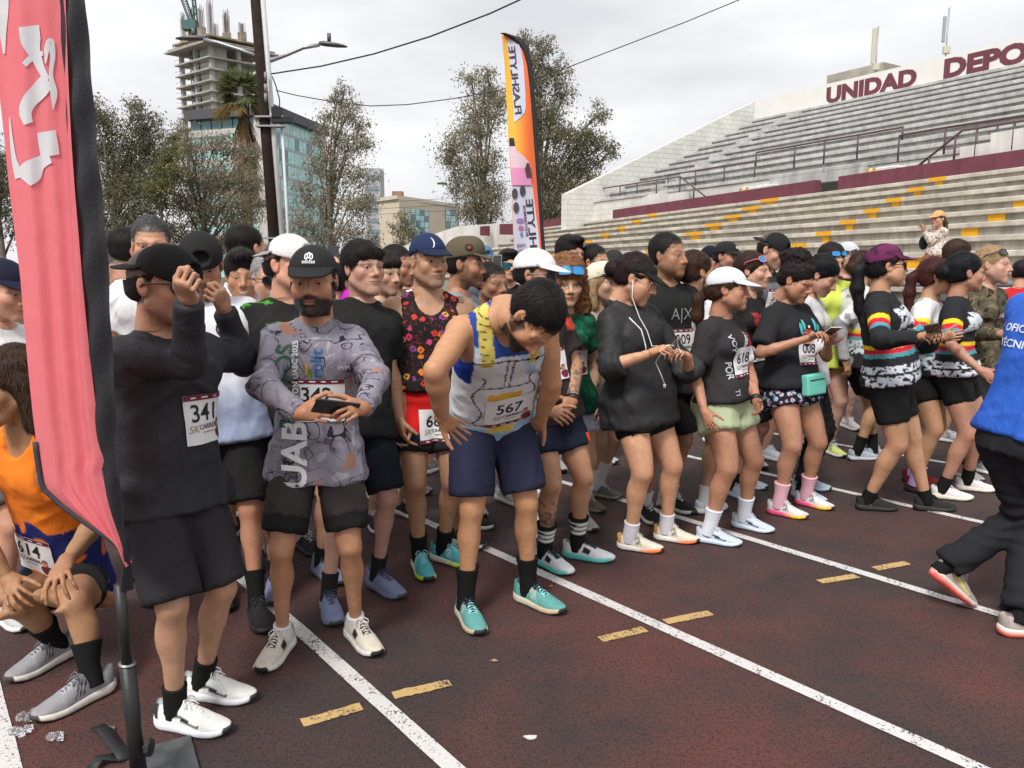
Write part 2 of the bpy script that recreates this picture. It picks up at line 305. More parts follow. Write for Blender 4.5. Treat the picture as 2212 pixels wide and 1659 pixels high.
# fascia below the first upper row, with the dark stair opening
for xa, xb, off in ((2345, 3086, 0), (3462, 4700, 0)):
    a, b = plan(xa, 1.0, UL0 - BV * 1.0, UR0 - BV * 1.0), plan(min(xb, 4090), 1.0, UL0 - BV * 1.0, UR0 - BV * 1.0)
    if xb > 4090: b = UR0
    mb = MB(); prism(mb, a, b, .05, .25, 3.4, 4.30); sb(mb, 'fascia', M_WHITEW if xb > 4090 else M_BLOCK)
a, b = plan(3080, 0, UL0, UR0), plan(3470, 0, UL0, UR0); mb = MB(); prism(mb, a, b, -.03, .25, 4.02, 4.305); sb(mb, 'lintel', M_GREY)
mb = MB(); prism(mb, a, b, 3.0, 3.2, 3.0, 4.4); sb(mb, 'stair_back_wall', M_GREYD)
for xa, xb in ((2953, 3086), (3460, 3575)):
    a, b = plan(xa, .75), plan(xb, .75); mb = MB(); prism(mb, a, b, 0, .5, 3.48, 4.12); bevel(sb(mb, 'pier', M_WHITEW), .03)
    for xq in (xa + 4, xa + 30):
        a2, b2 = plan(xq, .74), plan(xq + 9, .74); mb = MB(); prism(mb, a2, b2, -.012, .1, 3.49, 4.125); sb(mb, 'pier_stripe', M_YEL)
for xa, xb, h_ in ((2254, 2552, .24), (2552, 2658, .40), (2658, 2738, .30), (3840, 3960, .28), (3960, 4090, .46)):
    a, b = plan(xa, .30), plan(xb, .30); mb = MB(); prism(mb, a, b, -.02, .2, 3.9, 3.93 + h_); sb(mb, 'low_wall', M_WHITEW)
# left end wall and sign wall
SA, SB = gnd(3025 * SPX, 403 * SPX, 9.12) * XY, gnd(4096 * SPX, 155 * SPX, 9.12) * XY
A_, B_ = gnd(2268 * SPX, 777 * SPX, 4.6) * XY, SA + np.array((-.05, .05, 0)); A2, B2 = A_ + np.array((-.2, .35, 0)), B_ + np.array((-.15, .35, 0))
mb = MB(); q = lambda p, zz: (p[0], p[1], zz); mb.hexa([q(A_, 3.2), q(B_, 3.2), q(B2, 3.2), q(A2, 3.2)], [q(A_, 4.62), q(B_, 9.10), q(B2, 9.10), q(A2, 4.62)]); sb(mb, 'end_wall', M_BLOCK)
SB2 = SA + (SB - SA) * 1.5; sn = nrm(np.cross(SB - SA, (0, 0, 1)))
mb = MB(); q2 = -sn * .22; mb.hexa([q(SA, 0), q(SB2, 0), q(SB2 + q2, 0), q(SA + q2, 0)], [q(SA, 9.12), q(SB2, 9.18), q(SB2 + q2, 9.18), q(SA + q2, 9.12)]); sb(mb, 'sign_wall', M_BLOCK if False else mat('sign_wall_white', (.74, .73, .69), .85, .2, noise=.05, nscale=2, detail=8))
def word(txt, x0, x1, hgt, zc):
    a, b = plan(x0, 0, SA, SB, zc), plan(x1, 0, SA, SB, zc); V, T = text_mesh(txt, 1.0, .055); V = V.copy(); V[:, 0] -= V[:, 0].min(); V[:, 0] *= np.linalg.norm(b - a) / V[:, 0].max(); V[:, 1] *= hgt / (V[:, 1].max() - V[:, 1].min()); d = nrm(b - a)
    P_ = np.array([a + d * x + np.array((0, 0, zc + y)) + sn * .012 for x, y in V]) - SO; obj('lettering', mesh_np('lettering', P_, T, smooth=False), M_MAR, stand)
word('UNIDAD', 3306, 3668, .66, 8.66); word('DEPORTIVA', 3776, 4560, .70, 8.70)
mb = MB(); p = plan(3440, 1.2, SA, SB, 9); mb.box((p[0] + .6, p[1] + .9, 9.15), (2.6, 1.6, 1.4), nrm(SB - SA), np.cross((0, 0, 1), nrm(SB - SA))); sb(mb, 'roof_hut', mat('stained_concrete', (.40, .36, .30), .9, .1, noise=.4, nscale=1.2, detail=8))
for xs, y0, y1, w in ((3507, 104, 295, .16), (3789, 30, 228, .10)):
    p = plan(xs, .4, SA, SB, 10); Y_ = p[1]; z0_, z1_ = 8.9, zat(y0, Y_); an = empty('antenna', (p[0], p[1], z0_), 'thin roof antenna mast with %s above the sign wall' % ('long cream panel' if w > .12 else 'short grey panel'), 'antenna')
    mb = MB(); mb.tube([(0, 0, -.6), (0, 0, z1_ - z0_)], .028, 8); mb.build('mast', mat('galvanised', (.38, .39, .41), .5, .5, metal=.5), an, True)
    mb = MB(); mb.box((-.14, -.02, (z1_ - z0_) - .75), (w, .10, 1.35 if w > .12 else .9)); bevel(mb.build('panel', mat('cream_plastic', (.55, .53, .42), .6) if w > .12 else mat('grey_plastic', (.35, .36, .38), .6), an), .02)
    mb = MB(); mb.box((-.02, -.06, .55), (.24, .14, .26)); bevel(mb.build('junction_box', mat('cream_plastic', (.55, .53, .42), .6), an), .015)
# rails
M_RAIL = mat('brown_rail_paint', (.11, .065, .07), .5, .4, noise=.15, nscale=8)
def rail(pts, posts, name='railing', lab=None, r=.028):
    """pts: list of (xs, ys, offset) handrail points; posts: list of (xs, ys_top, ys_bottom, offset)"""
    o = empty(name, plan(pts[0][0], pts[0][2]) + np.array((0, 0, 3.5)), lab, 'railing', 'railings of the upper tier'); OO = np.array(o.location)
    W_ = lambda xs, ys, off: np.array((*plan(xs, off, z=4.6)[:2], zat(ys, plan(xs, off, z=4.6)[1], xs)))
    mb = MB(); mb.tube([W_(*p) - OO for p in pts], r, 8); mb.build('handrail', M_RAIL, o, True)
    for xs, yt, yb, off in posts: mb = MB(); mb.tube([W_(xs, yt, off) - OO, W_(xs, yb, off) - OO], r * .9, 8); mb.build('post', M_RAIL, o, True)
rail([(2268, 777, .32), (2400, 755, .32), (2560, 731, .32), (2720, 706, .32), (2836, 795, .32)], [(2268, 777, 845, .32), (2332, 766, 838, .32), (2404, 755, 828, .32), (2480, 744, 818, .32), (2548, 733, 810, .32), (2626, 720, 780, .32), (2720, 707, 785, .32), (2777, 750, 795, .32)], lab='brown railing along the walkway at the far end of the upper tier')
rail([(2671, 700, 1.2), (2781, 683, 1.2), (2896, 663, 1.2), (3018, 645, 1.2)], [(2671, 700, 772, 1.2), (2781, 684, 760, 1.2), (2896, 664, 748, 1.2), (3018, 645, 728, 1.2)], lab='short brown railing beside the left pier of the stair opening')
rail([(3022, 610, 1.1), (3176, 583, 1.1), (3295, 562, 1.1), (3428, 540, 1.1), (3606, 508, 1.1)], [(3022, 610, 665, 1.1), (3176, 583, 672, 1.1), (3295, 562, 655, 1.1), (3428, 540, 637, 1.1), (3606, 508, 560, 1.1)], lab='brown railing above the stair opening')
rail([(3595, 545, 1.0), (3604, 540, 1.0), (3780, 510, 1.0), (3992, 478, 1.0), (4200, 445, 1.0)], [(3595, 545, 648, 1.0), (3780, 511, 618, 1.0), (3990, 478, 590, 1.0)], lab='long brown railing behind the sloping handrail')
rail([(3650, 690, .3), (3850, 522, .3), (4000, 498, .3), (4200, 465, .3)], [(3724, 630, 685, .3), (3825, 545, 660, .3), (3910, 514, 632, .3), (4060, 488, 600, .3)], lab='brown sloping handrail rising from the maroon band')
# white ramp wall at the far left end
mb = MB(); tp = [at(830, 552, 34.5), at(905, 516, 35), at(988, 489, 35.5), at(1122, 479, 36.5)]
V_ = []
for p in tp: V_ += [(p[0], p[1], 0), (p[0], p[1], p[2]), (p[0] + .1, p[1] + .35, p[2]), (p[0] + .1, p[1] + .35, 0)]
F_ = []
for i in range(3):
    for k_ in range(4): F_.append((4 * i + k_, 4 * i + 4 + k_, 4 * i + 4 + (k_ + 1) % 4, 4 * i + (k_ + 1) % 4))
F_ += [(0, 1, 2, 3), (15, 14, 13, 12)]; mb.add(V_, F_); wl_ = mb.build('ramp_wall', M_WHITEW); tag(wl_, 'long white painted wall sloping down beside the grandstand', 'wall')
for xa, xb, ya, yb in ((1037, 1058, 489, 508), (1079, 1120, 484, 506)):
    a, b = at(xa, yb, 35.2), at(xb, yb - 2, 35.6); t_ = at(xa, ya, 35.2)[2]; mb = MB(); mb.hexa([(a[0], a[1], a[2]), (b[0], b[1], a[2]), (b[0], b[1] + .3, a[2]), (a[0], a[1] + .3, a[2])], [(a[0], a[1], t_), (b[0], b[1], t_ + .05), (b[0], b[1] + .3, t_ + .05), (a[0], a[1] + .3, t_)]); o_ = mb.build('maroon_panel', M_MAR, wl_)
# steel crowd barrier below the stand
bo = empty('barrier', (4.35, 8.9, 0), 'grey steel crowd barrier behind the striped jerseys', 'barrier'); M_STEEL = mat('grey_barrier_paint', (.22, .24, .27), .5, .4, noise=.1, nscale=10)
for z in (1.40, .22): mb = MB(); mb.tube([(-1.0, .25, z), (1.3, -.35, z)], .035, 8); mb.build('rail', M_STEEL, bo, True)
for q_ in range(6): mb = MB(); t_ = q_ / 5; mb.tube([(-1.0 + 2.3 * t_, .25 - .6 * t_, 0 if q_ in (0, 5) else .22), (-1.0 + 2.3 * t_, .25 - .6 * t_, 1.40)], .028, 8); mb.build('bar', M_STEEL, bo, True)
# ================================================================ street side: pole, lamps, wires, trees, buildings
M_WOOD = mat('weathered_wood_pole', (.036, .024, .019), .9, .15, noise=.35, nscale=7, bump=.01, bscale=16, bstretch=(1, 1, .06), detail=6)
M_PVC = mat('white_conduit', (.62, .62, .62), .6, .3, noise=.08, nscale=8); M_GALV = mat('galvanised_arm', (.36, .37, .39), .45, .5, metal=.6, noise=.1, nscale=20); M_CABLE = mat('black_cable', (.02, .02, .022), .6)
PY = 18.0; pb_, pt_ = at(610, 727, PY), at(556, 40, PY); pt_ = pb_ + (pt_ - pb_) * 1.5
up_ = empty('utility_pole', (pb_[0], pb_[1], 0), 'dark wooden utility pole with white conduit and two street lamp arms', 'utility pole'); UO = np.array(up_.location)
mb = MB(); mb.tube([pb_ - UO - (0, 0, .3), (pb_ + pt_) / 2 - UO, pt_ - UO], [.135, .125, .11], 16); mb.build('pole', M_WOOD, up_, True)
off = np.array((.185, -.03, 0)); mb = MB(); mb.tube([pb_ - UO + off, pt_ - UO + off * .82], .055, 10); mb.build('conduit', M_PVC, up_, True)
mb = MB(); mb.tube([pb_ - UO + off + (.10, -.04, 0), at(603, 250, PY) - UO + (.06, -.04, 0)], .03, 8); mb.build('conduit', M_PVC, up_, True)
for yy in (255, 275, 515):
    p = at(580 + yy * .03 - 3, yy, PY) - UO; mb = MB(); mb.box((p[0] + .02, p[1] - .10, p[2]), (.62, .22, .035)); mb.build('strap', M_GALV, up_)
mb = MB(); c = at(592, 262, PY) - UO; mb.box((c[0] + .22, c[1] - .12, c[2]), (.46, .2, .12)); mb.box((c[0] + .12, c[1] - .14, c[2] + .16), (.2, .2, .22)); mb.build('cable_clamp', M_CABLE, up_)
for yy, n_ in ((170, 0), (195, 1), (215, 2)):
    p = at(580, yy, PY) - UO; mb = MB(); mb.tube([(p[0] + .0, p[1] - .20, p[2] - .09), (p[0], p[1] - .20, p[2] + .09)], .035, 8); mb.build('insulator', mat('ceramic', (.25, .24, .24), .4), up_, True)
def lamp(pts, tip, dirx):
    P_ = [at(x, y, PY) - UO for x, y in pts]; mb_ = MB(); mb_.tube(P_, .042, 8); o = mb_.build('lamp_arm', M_GALV, up_, True)
    t_ = P_[-1]; mb_ = MB(); L_ = .72
    prof = [(0, .05, .06), (.12, .11, .075), (.38, .12, .06), (.56, .08, .035), (.62, .03, .015)]
    V = []
    for s_, w_, h_ in prof:
        for k_ in range(10):
            a = 2 * math.pi * k_ / 10; V.append((t_[0] + dirx * s_, t_[1] + w_ * math.cos(a), t_[2] + .02 + h_ * math.sin(a) * (1 if math.sin(a) > 0 else .45) - .10 * s_ * (dirx > 0)))
    F = [(i * 10 + k_, i * 10 + (k_ + 1) % 10, (i + 1) * 10 + (k_ + 1) % 10, (i + 1) * 10 + k_) for i in range(4) for k_ in range(10)] + [tuple(range(9, -1, -1)), tuple(range(40, 50))]
    mb_.add(V, F); mb_.build('lamp_head', mat('lamp_grey', (.10, .105, .11), .4, .5), o, True)
    mb_ = MB(); mb_.tube([(t_[0] + dirx * .22, t_[1], t_[2] + .08), (t_[0] + dirx * .22, t_[1], t_[2] + .24)], .045, 8); mb_.build('photocell', mat('lamp_grey', (.10, .105, .11), .4, .5), o, True)
lamp([(574, 128), (520, 108), (470, 92), (440, 86)], None, -1); lamp([(584, 132), (620, 118), (655, 103), (690, 97)], None, 1)
def wire(name, pts, r, label, twist=False):
    P_ = [np.array(p) for p in pts]; out = []
    for i in range(len(P_) - 1):
        for k_ in range(12): out.append(P_[i] * (1 - k_ / 12) + P_[i + 1] * k_ / 12)
    out.append(P_[-1]); o0 = out[0]; mb_ = MB()
    if twist:
        n = len(out) * 6; fine = [out[min(int(i / 6), len(out) - 1)] * (1 - (i % 6) / 6) + out[min(int(i / 6) + 1, len(out) - 1)] * ((i % 6) / 6) for i in range(n)]
        for ph in (0, math.pi): mb_.tube([p - o0 + np.array((0, math.cos(i * .75 + ph) * r * .6, math.sin(i * .45 + ph) * r * .6)) for i, p in enumerate(fine)], r * .8, 5)
    else: mb_.tube([p - o0 for p in out], r, 5)
    o = mb_.build(name, M_CABLE, None, True); o.location = o0; tag(o, label, 'cable'); return o
def sag(a, b, s, n=7): return [np.array(a) * (1 - t) + np.array(b) * t - np.array((0, 0, s * 4 * t * (1 - t))) for t in np.linspace(0, 1, n)]
wire('cable', sag(at(584, 160, PY), at(1340, -110, 15.5), .38), .017, 'thick black cable rising from the utility pole')
wire('cable', [at(x, y, PY) for x, y in ((596, 195), (640, 206), (720, 220), (800, 229), (880, 226), (980, 213), (1080, 195), (1215, 150), (1340, 102), (1480, 48), (1620, -10), (1760, -70))], .011, 'thin grey cable sagging past the trees and the orange flag')
wire('cable', [at(x, y, PY - .1) for x, y in ((588, 165), (596, 185), (604, 215), (604, 240), (596, 258))], .014, 'looped black cable hanging down the utility pole')
for q_, yy in enumerate((432, 446, 458)): wire('cable', [at(620, yy + 8, 48), at(800, yy + 6, 48), at(985, yy - 4, 48)], .012, ('upper', 'middle', 'lower')[q_] + ' one of three thin power lines across the beige building')
# ---- trees
M_BARK = mat('eucalyptus_bark', (.20, .165, .135), .9, .1, noise=.35, nscale=4, bump=.02, bscale=10); M_LEAF = mat('leaf', attr='Col', rough=.6, spec=.25)
_N, _L = M_LEAF.node_tree.nodes, M_LEAF.node_tree.links; _b = _N['Principled BSDF']; _t = _N.new('ShaderNodeBsdfTranslucent'); _m = _N.new('ShaderNodeMixShader'); _m.inputs[0].default_value = .4
_a = [n for n in _N if n.type == 'ATTRIBUTE'][0]; _L.new(_a.outputs['Color'], _t.inputs[0]); _L.new(_b.outputs[0], _m.inputs[1]); _L.new(_t.outputs[0], _m.inputs[2]); _L.new(_m.outputs[0], _N['Material Output'].inputs[0])
def tree(label, base, height, tips, cols, nleaf, rad=.8, lsz=.20, seed=1, trunk_r=.22, droop=.5, lean=(0, 0)):
    """limbs grown to the given crown points (x, z, depth, spread); leaves scattered along the twigs"""
    r_ = np.random.default_rng(seed); o = empty('tree', base, label, 'tree', 'trees behind the track'); mb_ = MB(); tw = []
    top = np.array((lean[0], lean[1], height * .55)); tr = [np.array((0, 0, -.3)), np.array((lean[0] * .2, 0, height * .2)), top * .75, top]
    mb_.tube(tr, [trunk_r, trunk_r * .8, trunk_r * .6, trunk_r * .4], 9)
    for (x, z, y, sp) in tips:
        e_ = np.array((x, y, z)); f = np.clip(z / height * .55, .18, .52) / .55; s_ = top * min(f, 1) * .95; m_ = (s_ + e_) / 2 + np.array((0, 0, .12 * np.linalg.norm(e_ - s_))) + r_.normal(0, .15, 3)
        mb_.tube([s_, m_, e_], [trunk_r * .34, trunk_r * .2, trunk_r * .08], 6); tw.append((e_, sp)); tw.append((m_ * .4 + e_ * .6, sp * .8))
        for _ in range(5):
            d = r_.normal(0, 1, 3) * (1, 1, .8); q_ = e_ + nrm(d) * sp * r_.uniform(.6, 1.15); mb_.tube([m_ * .4 + e_ * .6, (e_ + q_) / 2 + r_.normal(0, .1, 3), q_], [trunk_r * .09, trunk_r * .06, .012], 4); tw.append((q_, sp * .55))
    mb_.build('trunk', M_BARK, o, True)
    w = np.array([t[1] ** 2 for t in tw]); w /= w.sum(); C = r_.choice(len(tw), nleaf, p=w); ctr = np.array([t[0] for t in tw])[C]; sp = np.array([t[1] for t in tw])[C]
    nsub = max(40, nleaf // 70); clump = r_.normal(0, 1, (nsub, 3)); cid = r_.integers(0, nsub, nleaf)
    P_ = ctr + clump[cid] * sp[:, None] * .60 * (1, 1, .85) + r_.normal(0, 1, (nleaf, 3)) * (sp * .15)[:, None]; 
    d = r_.normal(0, 1, (nleaf, 3)); d[:, 2] -= droop * 2; d /= np.linalg.norm(d, axis=1, keepdims=True); n_ = np.cross(d, r_.normal(0, 1, (nleaf, 3))); n_ /= np.linalg.norm(n_, axis=1, keepdims=True)
    nleaf_ = nleaf; L_ = lsz * .68 * r_.uniform(.4, 1.7, nleaf); wd = L_ * .21
    V = np.stack([P_, P_ + d * (L_ * .5)[:, None] + n_ * wd[:, None], P_ + d * L_[:, None], P_ + d * (L_ * .5)[:, None] - n_ * wd[:, None]], 1).reshape(-1, 3)
    ci = (cid * 7919 % len(cols)); cc = np.array(cols)[np.where(r_.random(nleaf) < .7, ci, r_.integers(0, len(cols), nleaf))] * r_.uniform(.75, 1.25, (nleaf, 1)) * r_.uniform(.65, 1.6, nsub)[cid][:, None]; me = mesh_np('crown', V, np.arange(nleaf * 4).reshape(-1, 4), np.repeat(cc, 4, 0), smooth=False); obj('crown', me, M_LEAF, o)
    return o
def tree_px(label, xb, tips, Y, cols, nleaf, seed, rad=1., **k):
    nleaf = int(nleaf * 1.35); cols = [tuple(1.15 * c for c in q) for q in cols]
    """crown points given as photo columns/rows, turned into metres at the tree's own distance"""
    b = at(xb, 700, Y); base = (b[0], Y, 0); T_ = []; r_ = np.random.default_rng(seed + 50); s_ = Y / FPX
    for x, y, r in tips: p = at(x, y, Y); T_.append((p[0] - b[0], max(p[2], 1.2), r_.uniform(-.9, .9) * r * s_, r * s_))
    return tree(label, base, max(t[1] for t in T_) + 1, T_, cols, nleaf, seed=seed, **k)
OL = [(.155, .15, .09), (.12, .12, .072), (.19, .172, .108), (.10, .10, .06)]; GB = [(.24, .21, .155), (.19, .172, .125), (.28, .24, .185), (.155, .143, .10), (.21, .205, .12)]; OG = [(.20, .195, .085), (.17, .17, .08), (.13, .135, .065)]
tree_px('dense dark eucalyptus behind the pink flag pole', 262, [(215, 245, 26), (205, 300, 30), (240, 265, 24), (275, 290, 34), (300, 240, 24), (318, 262, 24), (330, 300, 28), (250, 340, 40), (300, 350, 36), (220, 390, 40), (280, 420, 42), (330, 400, 38), (215, 470, 40), (270, 490, 40), (340, 470, 38), (240, 540, 40), (320, 540, 40)], 44, OL, 26000, 3, lsz=.20, trunk_r=.26)
tree_px('grey brown eucalyptus in front of the unfinished tower', 452, [(370, 300, 22), (395, 285, 20), (430, 320, 26), (470, 310, 26), (505, 320, 24), (540, 330, 22), (390, 360, 34), (440, 380, 36), (490, 380, 34), (535, 390, 30), (380, 430, 36), (430, 450, 38), (490, 450, 36), (540, 450, 32), (400, 510, 36), (460, 520, 36), (520, 515, 34), (560, 440, 18)], 47, GB, 24000, 5, lsz=.19, trunk_r=.24)
tree_px('yellow green shrubby tree between the two eucalyptus trees', 365, [(372, 330, 18), (352, 350, 18), (382, 370, 20), (345, 400, 20), (372, 295, 10)], 43, OG, 5000, 8, lsz=.18, trunk_r=.12)
tree_px('tall sparse eucalyptus with thin twigs in front of the glass building', 720, [(745, 195, 16), (725, 215, 18), (760, 225, 20), (700, 245, 20), (740, 260, 26), (780, 262, 22), (705, 300, 28), (750, 310, 30), (790, 310, 24), (680, 350, 30), (730, 370, 32), (780, 370, 30), (660, 410, 28), (700, 430, 34), (760, 430, 34), (795, 440, 26), (650, 480, 32), (700, 500, 36), (760, 500, 36), (640, 530, 30), (800, 520, 24)], 40, GB + OL[:1], 17000, 11, lsz=.16, trunk_r=.2)
tree_px('tall open eucalyptus behind the orange flag, nearer trunk', 1045, [(1015, 165, 22), (1045, 185, 24), (1060, 160, 16), (1085, 210, 26), (1020, 230, 26), (1060, 250, 30), (990, 285, 26), (1030, 300, 30), (975, 320, 24), (960, 345, 18), (1010, 360, 30), (1060, 340, 32), (985, 395, 26), (1030, 410, 32), (1075, 410, 32), (1010, 450, 28), (1060, 460, 30)], 42, GB, 16000, 14, lsz=.17, trunk_r=.24)
tree_px('large spreading eucalyptus between the orange flag and the grandstand', 1165, [(1135, 80, 16), (1175, 100, 20), (1150, 130, 24), (1205, 150, 24), (1165, 180, 30), (1220, 200, 22), (1180, 240, 34), (1140, 260, 32), (1205, 290, 32), (1240, 320, 30), (1275, 300, 24), (1290, 250, 20), (1310, 310, 22), (1325, 325, 14), (1270, 350, 28), (1220, 370, 34), (1170, 350, 36), (1280, 385, 22), (1190, 420, 36), (1240, 420, 30), (1180, 465, 34)], 40, OL + GB[:2], 24000, 17, lsz=.17, trunk_r=.28)
tree_px('small thin leaved tree in front of the beige building', 872, [(868, 470, 14), (855, 490, 16), (885, 495, 18), (900, 510, 16), (870, 520, 18)], 38, OL, 1500, 21, lsz=.14, trunk_r=.05)
tree_px('dark tree at the far edge beyond the pink flag', 20, [(5, 330, 40), (20, 400, 44), (-20, 420, 44), (10, 480, 44), (-40, 350, 40)], 42, OL, 9000, 23, lsz=.2)
tree_px('low olive bush beyond the end of the grandstand', 1200, [(1190, 470, 16), (1215, 478, 14), (1172, 480, 14)], 46, OG, 2500, 27, lsz=.16, trunk_r=.06)
# palm
PB = at(540, 700, 75); pal = empty('palm_tree', (PB[0], 75, 0), 'tall fan palm with a skirt of dead fronds', 'palm tree'); ct = at(524, 200, 75) - np.array((PB[0], 75, 0)); mb = MB()
mb.tube([(0, 0, -.5), ct * .5 + (0.15, 0, 0), ct - (0, 0, 1)], [.55, .48, .55], 12); mb.build('trunk', mat('palm_trunk', (.16, .12, .085), .95, .1, noise=.4, nscale=3, bump=.05, bscale=6), pal, True)
rp = np.random.default_rng(4); V_, C_ = [], []
def frond(c, d, L_, spread, cols, nseg=22):
    d = nrm(d); s_ = nrm(np.cross(d, rp.normal(0, 1, 3) + (0, 0, 3))); pet = c + d * L_ * .35
    for k_ in range(nseg):
        a = (k_ / (nseg - 1) - .5) * spread; dd = nrm(d * math.cos(a) + s_ * math.sin(a)); e_ = pet + dd * L_ * rp.uniform(.6, .75) - np.array((0, 0, .22 * L_ * rp.uniform(.3, 1.3))); w_ = np.cross(dd, nrm(np.cross(d, s_))) * .07; m_ = (pet + e_) / 2 + (0, 0, .05)
        V_.extend([pet, m_ + w_, e_, m_ - w_]); cc = np.array(cols[rp.integers(len(cols))]) * rp.uniform(.75, 1.25); C_.extend([cc] * 4)
GRN = [(.14, .18, .075), (.11, .15, .065), (.20, .21, .10)]; DEAD = [(.30, .19, .10), (.24, .16, .09), (.36, .25, .15)]
for i in range(46):
    a = rp.uniform(0, 6.283); el = rp.uniform(-.45, 1.35); frond(ct, (math.cos(a) * math.cos(el), math.sin(a) * math.cos(el), math.sin(el)), rp.uniform(2.3, 3.0), 1.8, GRN)
for i in range(10): a = rp.uniform(0, 6.283); frond(ct - (0, 0, .6), (math.cos(a), math.sin(a), -.5), 3.2, 1.6, [(.30, .20, .08), (.2, .17, .06)])
for i in range(70):
    a = rp.uniform(0, 6.283); z_ = rp.uniform(0, 1); frond(ct - (0, 0, 1.0 + 6.0 * z_), (math.cos(a) * .35, math.sin(a) * .35, -1), rp.uniform(2.8, 3.6), .6, DEAD, 12)
obj('crown', mesh_np('crown', np.array(V_), np.arange(len(V_)).reshape(-1, 4), np.array(C_), smooth=False), M_LEAF, pal)
# ---- unfinished tower
TY = 200.0; M_RAW = mat('raw_concrete', (.40, .385, .36), .9, .1, noise=.18, nscale=.25, detail=8); M_RAWD = mat('rough_formwork', (.30, .26, .21), .95, .1, noise=.4, nscale=.6); M_BRICK = mat('brick_infill', (.26, .15, .11), .9, .1, noise=.3, nscale=.5)
tcx = at(464, 300, TY); tw_ = empty('unfinished_tower', (tcx[0], TY, 0), 'unfinished concrete tower with bare floor slabs and rebar on top', 'building')
TU, TV = nrm((-.80, .60, 0)), nrm((.74, .67, 0))          # along left and right faces from the near corner
LW, RW = 15.0, 15.0
def tq(u, v, z): return TU * u + TV * v + np.array((0, 0, z))
def tbox(name, u0, u1, v0, v1, z0, z1, m, par=None):
    mb_ = MB(); mb_.hexa([tq(u0, v0, z0), tq(u0, v1, z0), tq(u1, v1, z0), tq(u1, v0, z0)], [tq(u0, v0, z1), tq(u0, v1, z1), tq(u1, v1, z1), tq(u1, v0, z1)]); return mb_.build(name, m, par or tw_)
zs = [1.55 + (584 - y) / 1660 * TY * 1.0 for y in (124, 149, 172, 195, 216, 236, 258, 282, 306, 330)]
for i, z in enumerate(zs):
    o_ = 1.6 if i == 0 else 0.
    tbox('floor_slab', -o_ - .8, LW + o_, -o_ - .8, RW + o_, z - .35, z, M_RAW)
    if i:
        zt = zs[i - 1] - .35
        for u, v in ((.6, .6), (LW - 1, .6), (LW * .5, .6), (.6, RW * .5), (.6, RW - 1), (LW * .75, RW * .5)): tbox('column', u - .45, u + .45, v - .45, v + .45, z, zt, M_RAW)
        tbox('core_wall', LW * .06, LW * .42, 1.0, 1.4, z, zt, M_RAW); tbox('core_wall', 1.0, 1.4, RW * .05, RW * .32, z, zt, M_RAW)
        tbox('back_wall', 4.5, LW, 6.5, 7, z, zt, M_RAWD); tbox('infill', LW * .45, LW * .9, 5.0, 5.3, z, z + 1.0, M_BRICK)
        tbox('edge_rail', -.7, LW, -.75, -.70, z + .95, z + 1.02, M_RAWD)
tbox('lower_floors', .6, LW - .6, .6, RW - .6, 0, zs[-1] - .4, M_RAW)
tbox('formwork', -1.8, LW + 1, -1.8, RW + 1, zs[0] + .3, zs[0] + .6, M_RAWD); tbox('formwork', -1, LW, -1, RW, zs[0] + 1.6, zs[0] + 2.0, M_RAWD)
for k_ in range(16): tbox('prop', -.9 + k_ * 1.05, -.75 + k_ * 1.05, -.9, -.75, zs[0], zs[0] + 1.6, M_RAWD)
rr = np.random.default_rng(9)
for (u, v) in ((1, 1), (5, 1), (9, 1), (13, 1), (1, 5), (1, 9), (1, 13), (6, 8), (11, 8)):      # rebar cages
    mb = MB(); h_ = rr.uniform(5, 9.5)
    for a in range(4):
        for b in range(3): mb.tube([tq(u + a * .42, v + b * .42, zs[0] + 1.8), tq(u + a * .42 + rr.normal(0, .05), v + b * .42, zs[0] + 2 + h_ * rr.uniform(.85, 1.05))], .055, 4, False)
    mb.build('rebar', mat('rusty_rebar', (.17, .13, .115), .8), tw_)
    if rr.random() < .6: tbox('column_form', u - .2, u + 1.5, v - .2, v + 1.1, zs[0] + 2, zs[0] + rr.uniform(3.4, 5.5), mat('orange_form', (.38, .22, .10), .8) if rr.random() < .5 else M_RAWD)
M_CRANE = mat('crane_green', (.07, .14, .14), .6); cb = at(419, 112, TY + 6); cr_ = empty('tower_crane', (cb[0], TY + 6, 0), 'green lattice tower crane above the unfinished building', 'crane')
def lattice(name, a, b, w, n_, par):
    a, b = np.array(a, float), np.array(b, float); d = nrm(b - a); s_ = nrm(np.cross(d, (0, 1, 0))); t_ = np.cross(d, s_); mb_ = MB(); cs = [s_ * w + t_ * w, s_ * w - t_ * w, -s_ * w - t_ * w, -s_ * w + t_ * w]
    for c in cs: mb_.tube([a + c, b + c], .13, 5)
    for i in range(n_):
        p, q_ = a + (b - a) * i / n_, a + (b - a) * (i + 1) / n_
        for k_ in range(4): mb_.tube([p + cs[k_], q_ + cs[(k_ + 1) % 4]], .08, 4, False)
    return mb_.build(name, M_CRANE, par)
zc = at(419, 42, TY + 6)[2]; lattice('mast', (0, 0, 0), (0, 0, zc), .8, 34, cr_)
j_ = at(393, -12, TY + 6) - np.array((cb[0], TY + 6, 0)); lattice('jib', (0, 0, zc - 1), tuple(j_), .55, 10, cr_)
mb = MB(); mb.box((-.6, 0, zc - 1.5), (3.6, 2.4, 2.2)); mb.box((2.6, 0, zc - 5), (3.0, 2.0, 1.6)); mb.build('cab', M_CRANE, cr_); lattice('counter_jib', (0, 0, zc - 1), (3.8, 0, zc - 6), .5, 4, cr_); lattice('apex', (1.0, 0, zc - 1), (.6, 0, zc + 6), .35, 4, cr_)
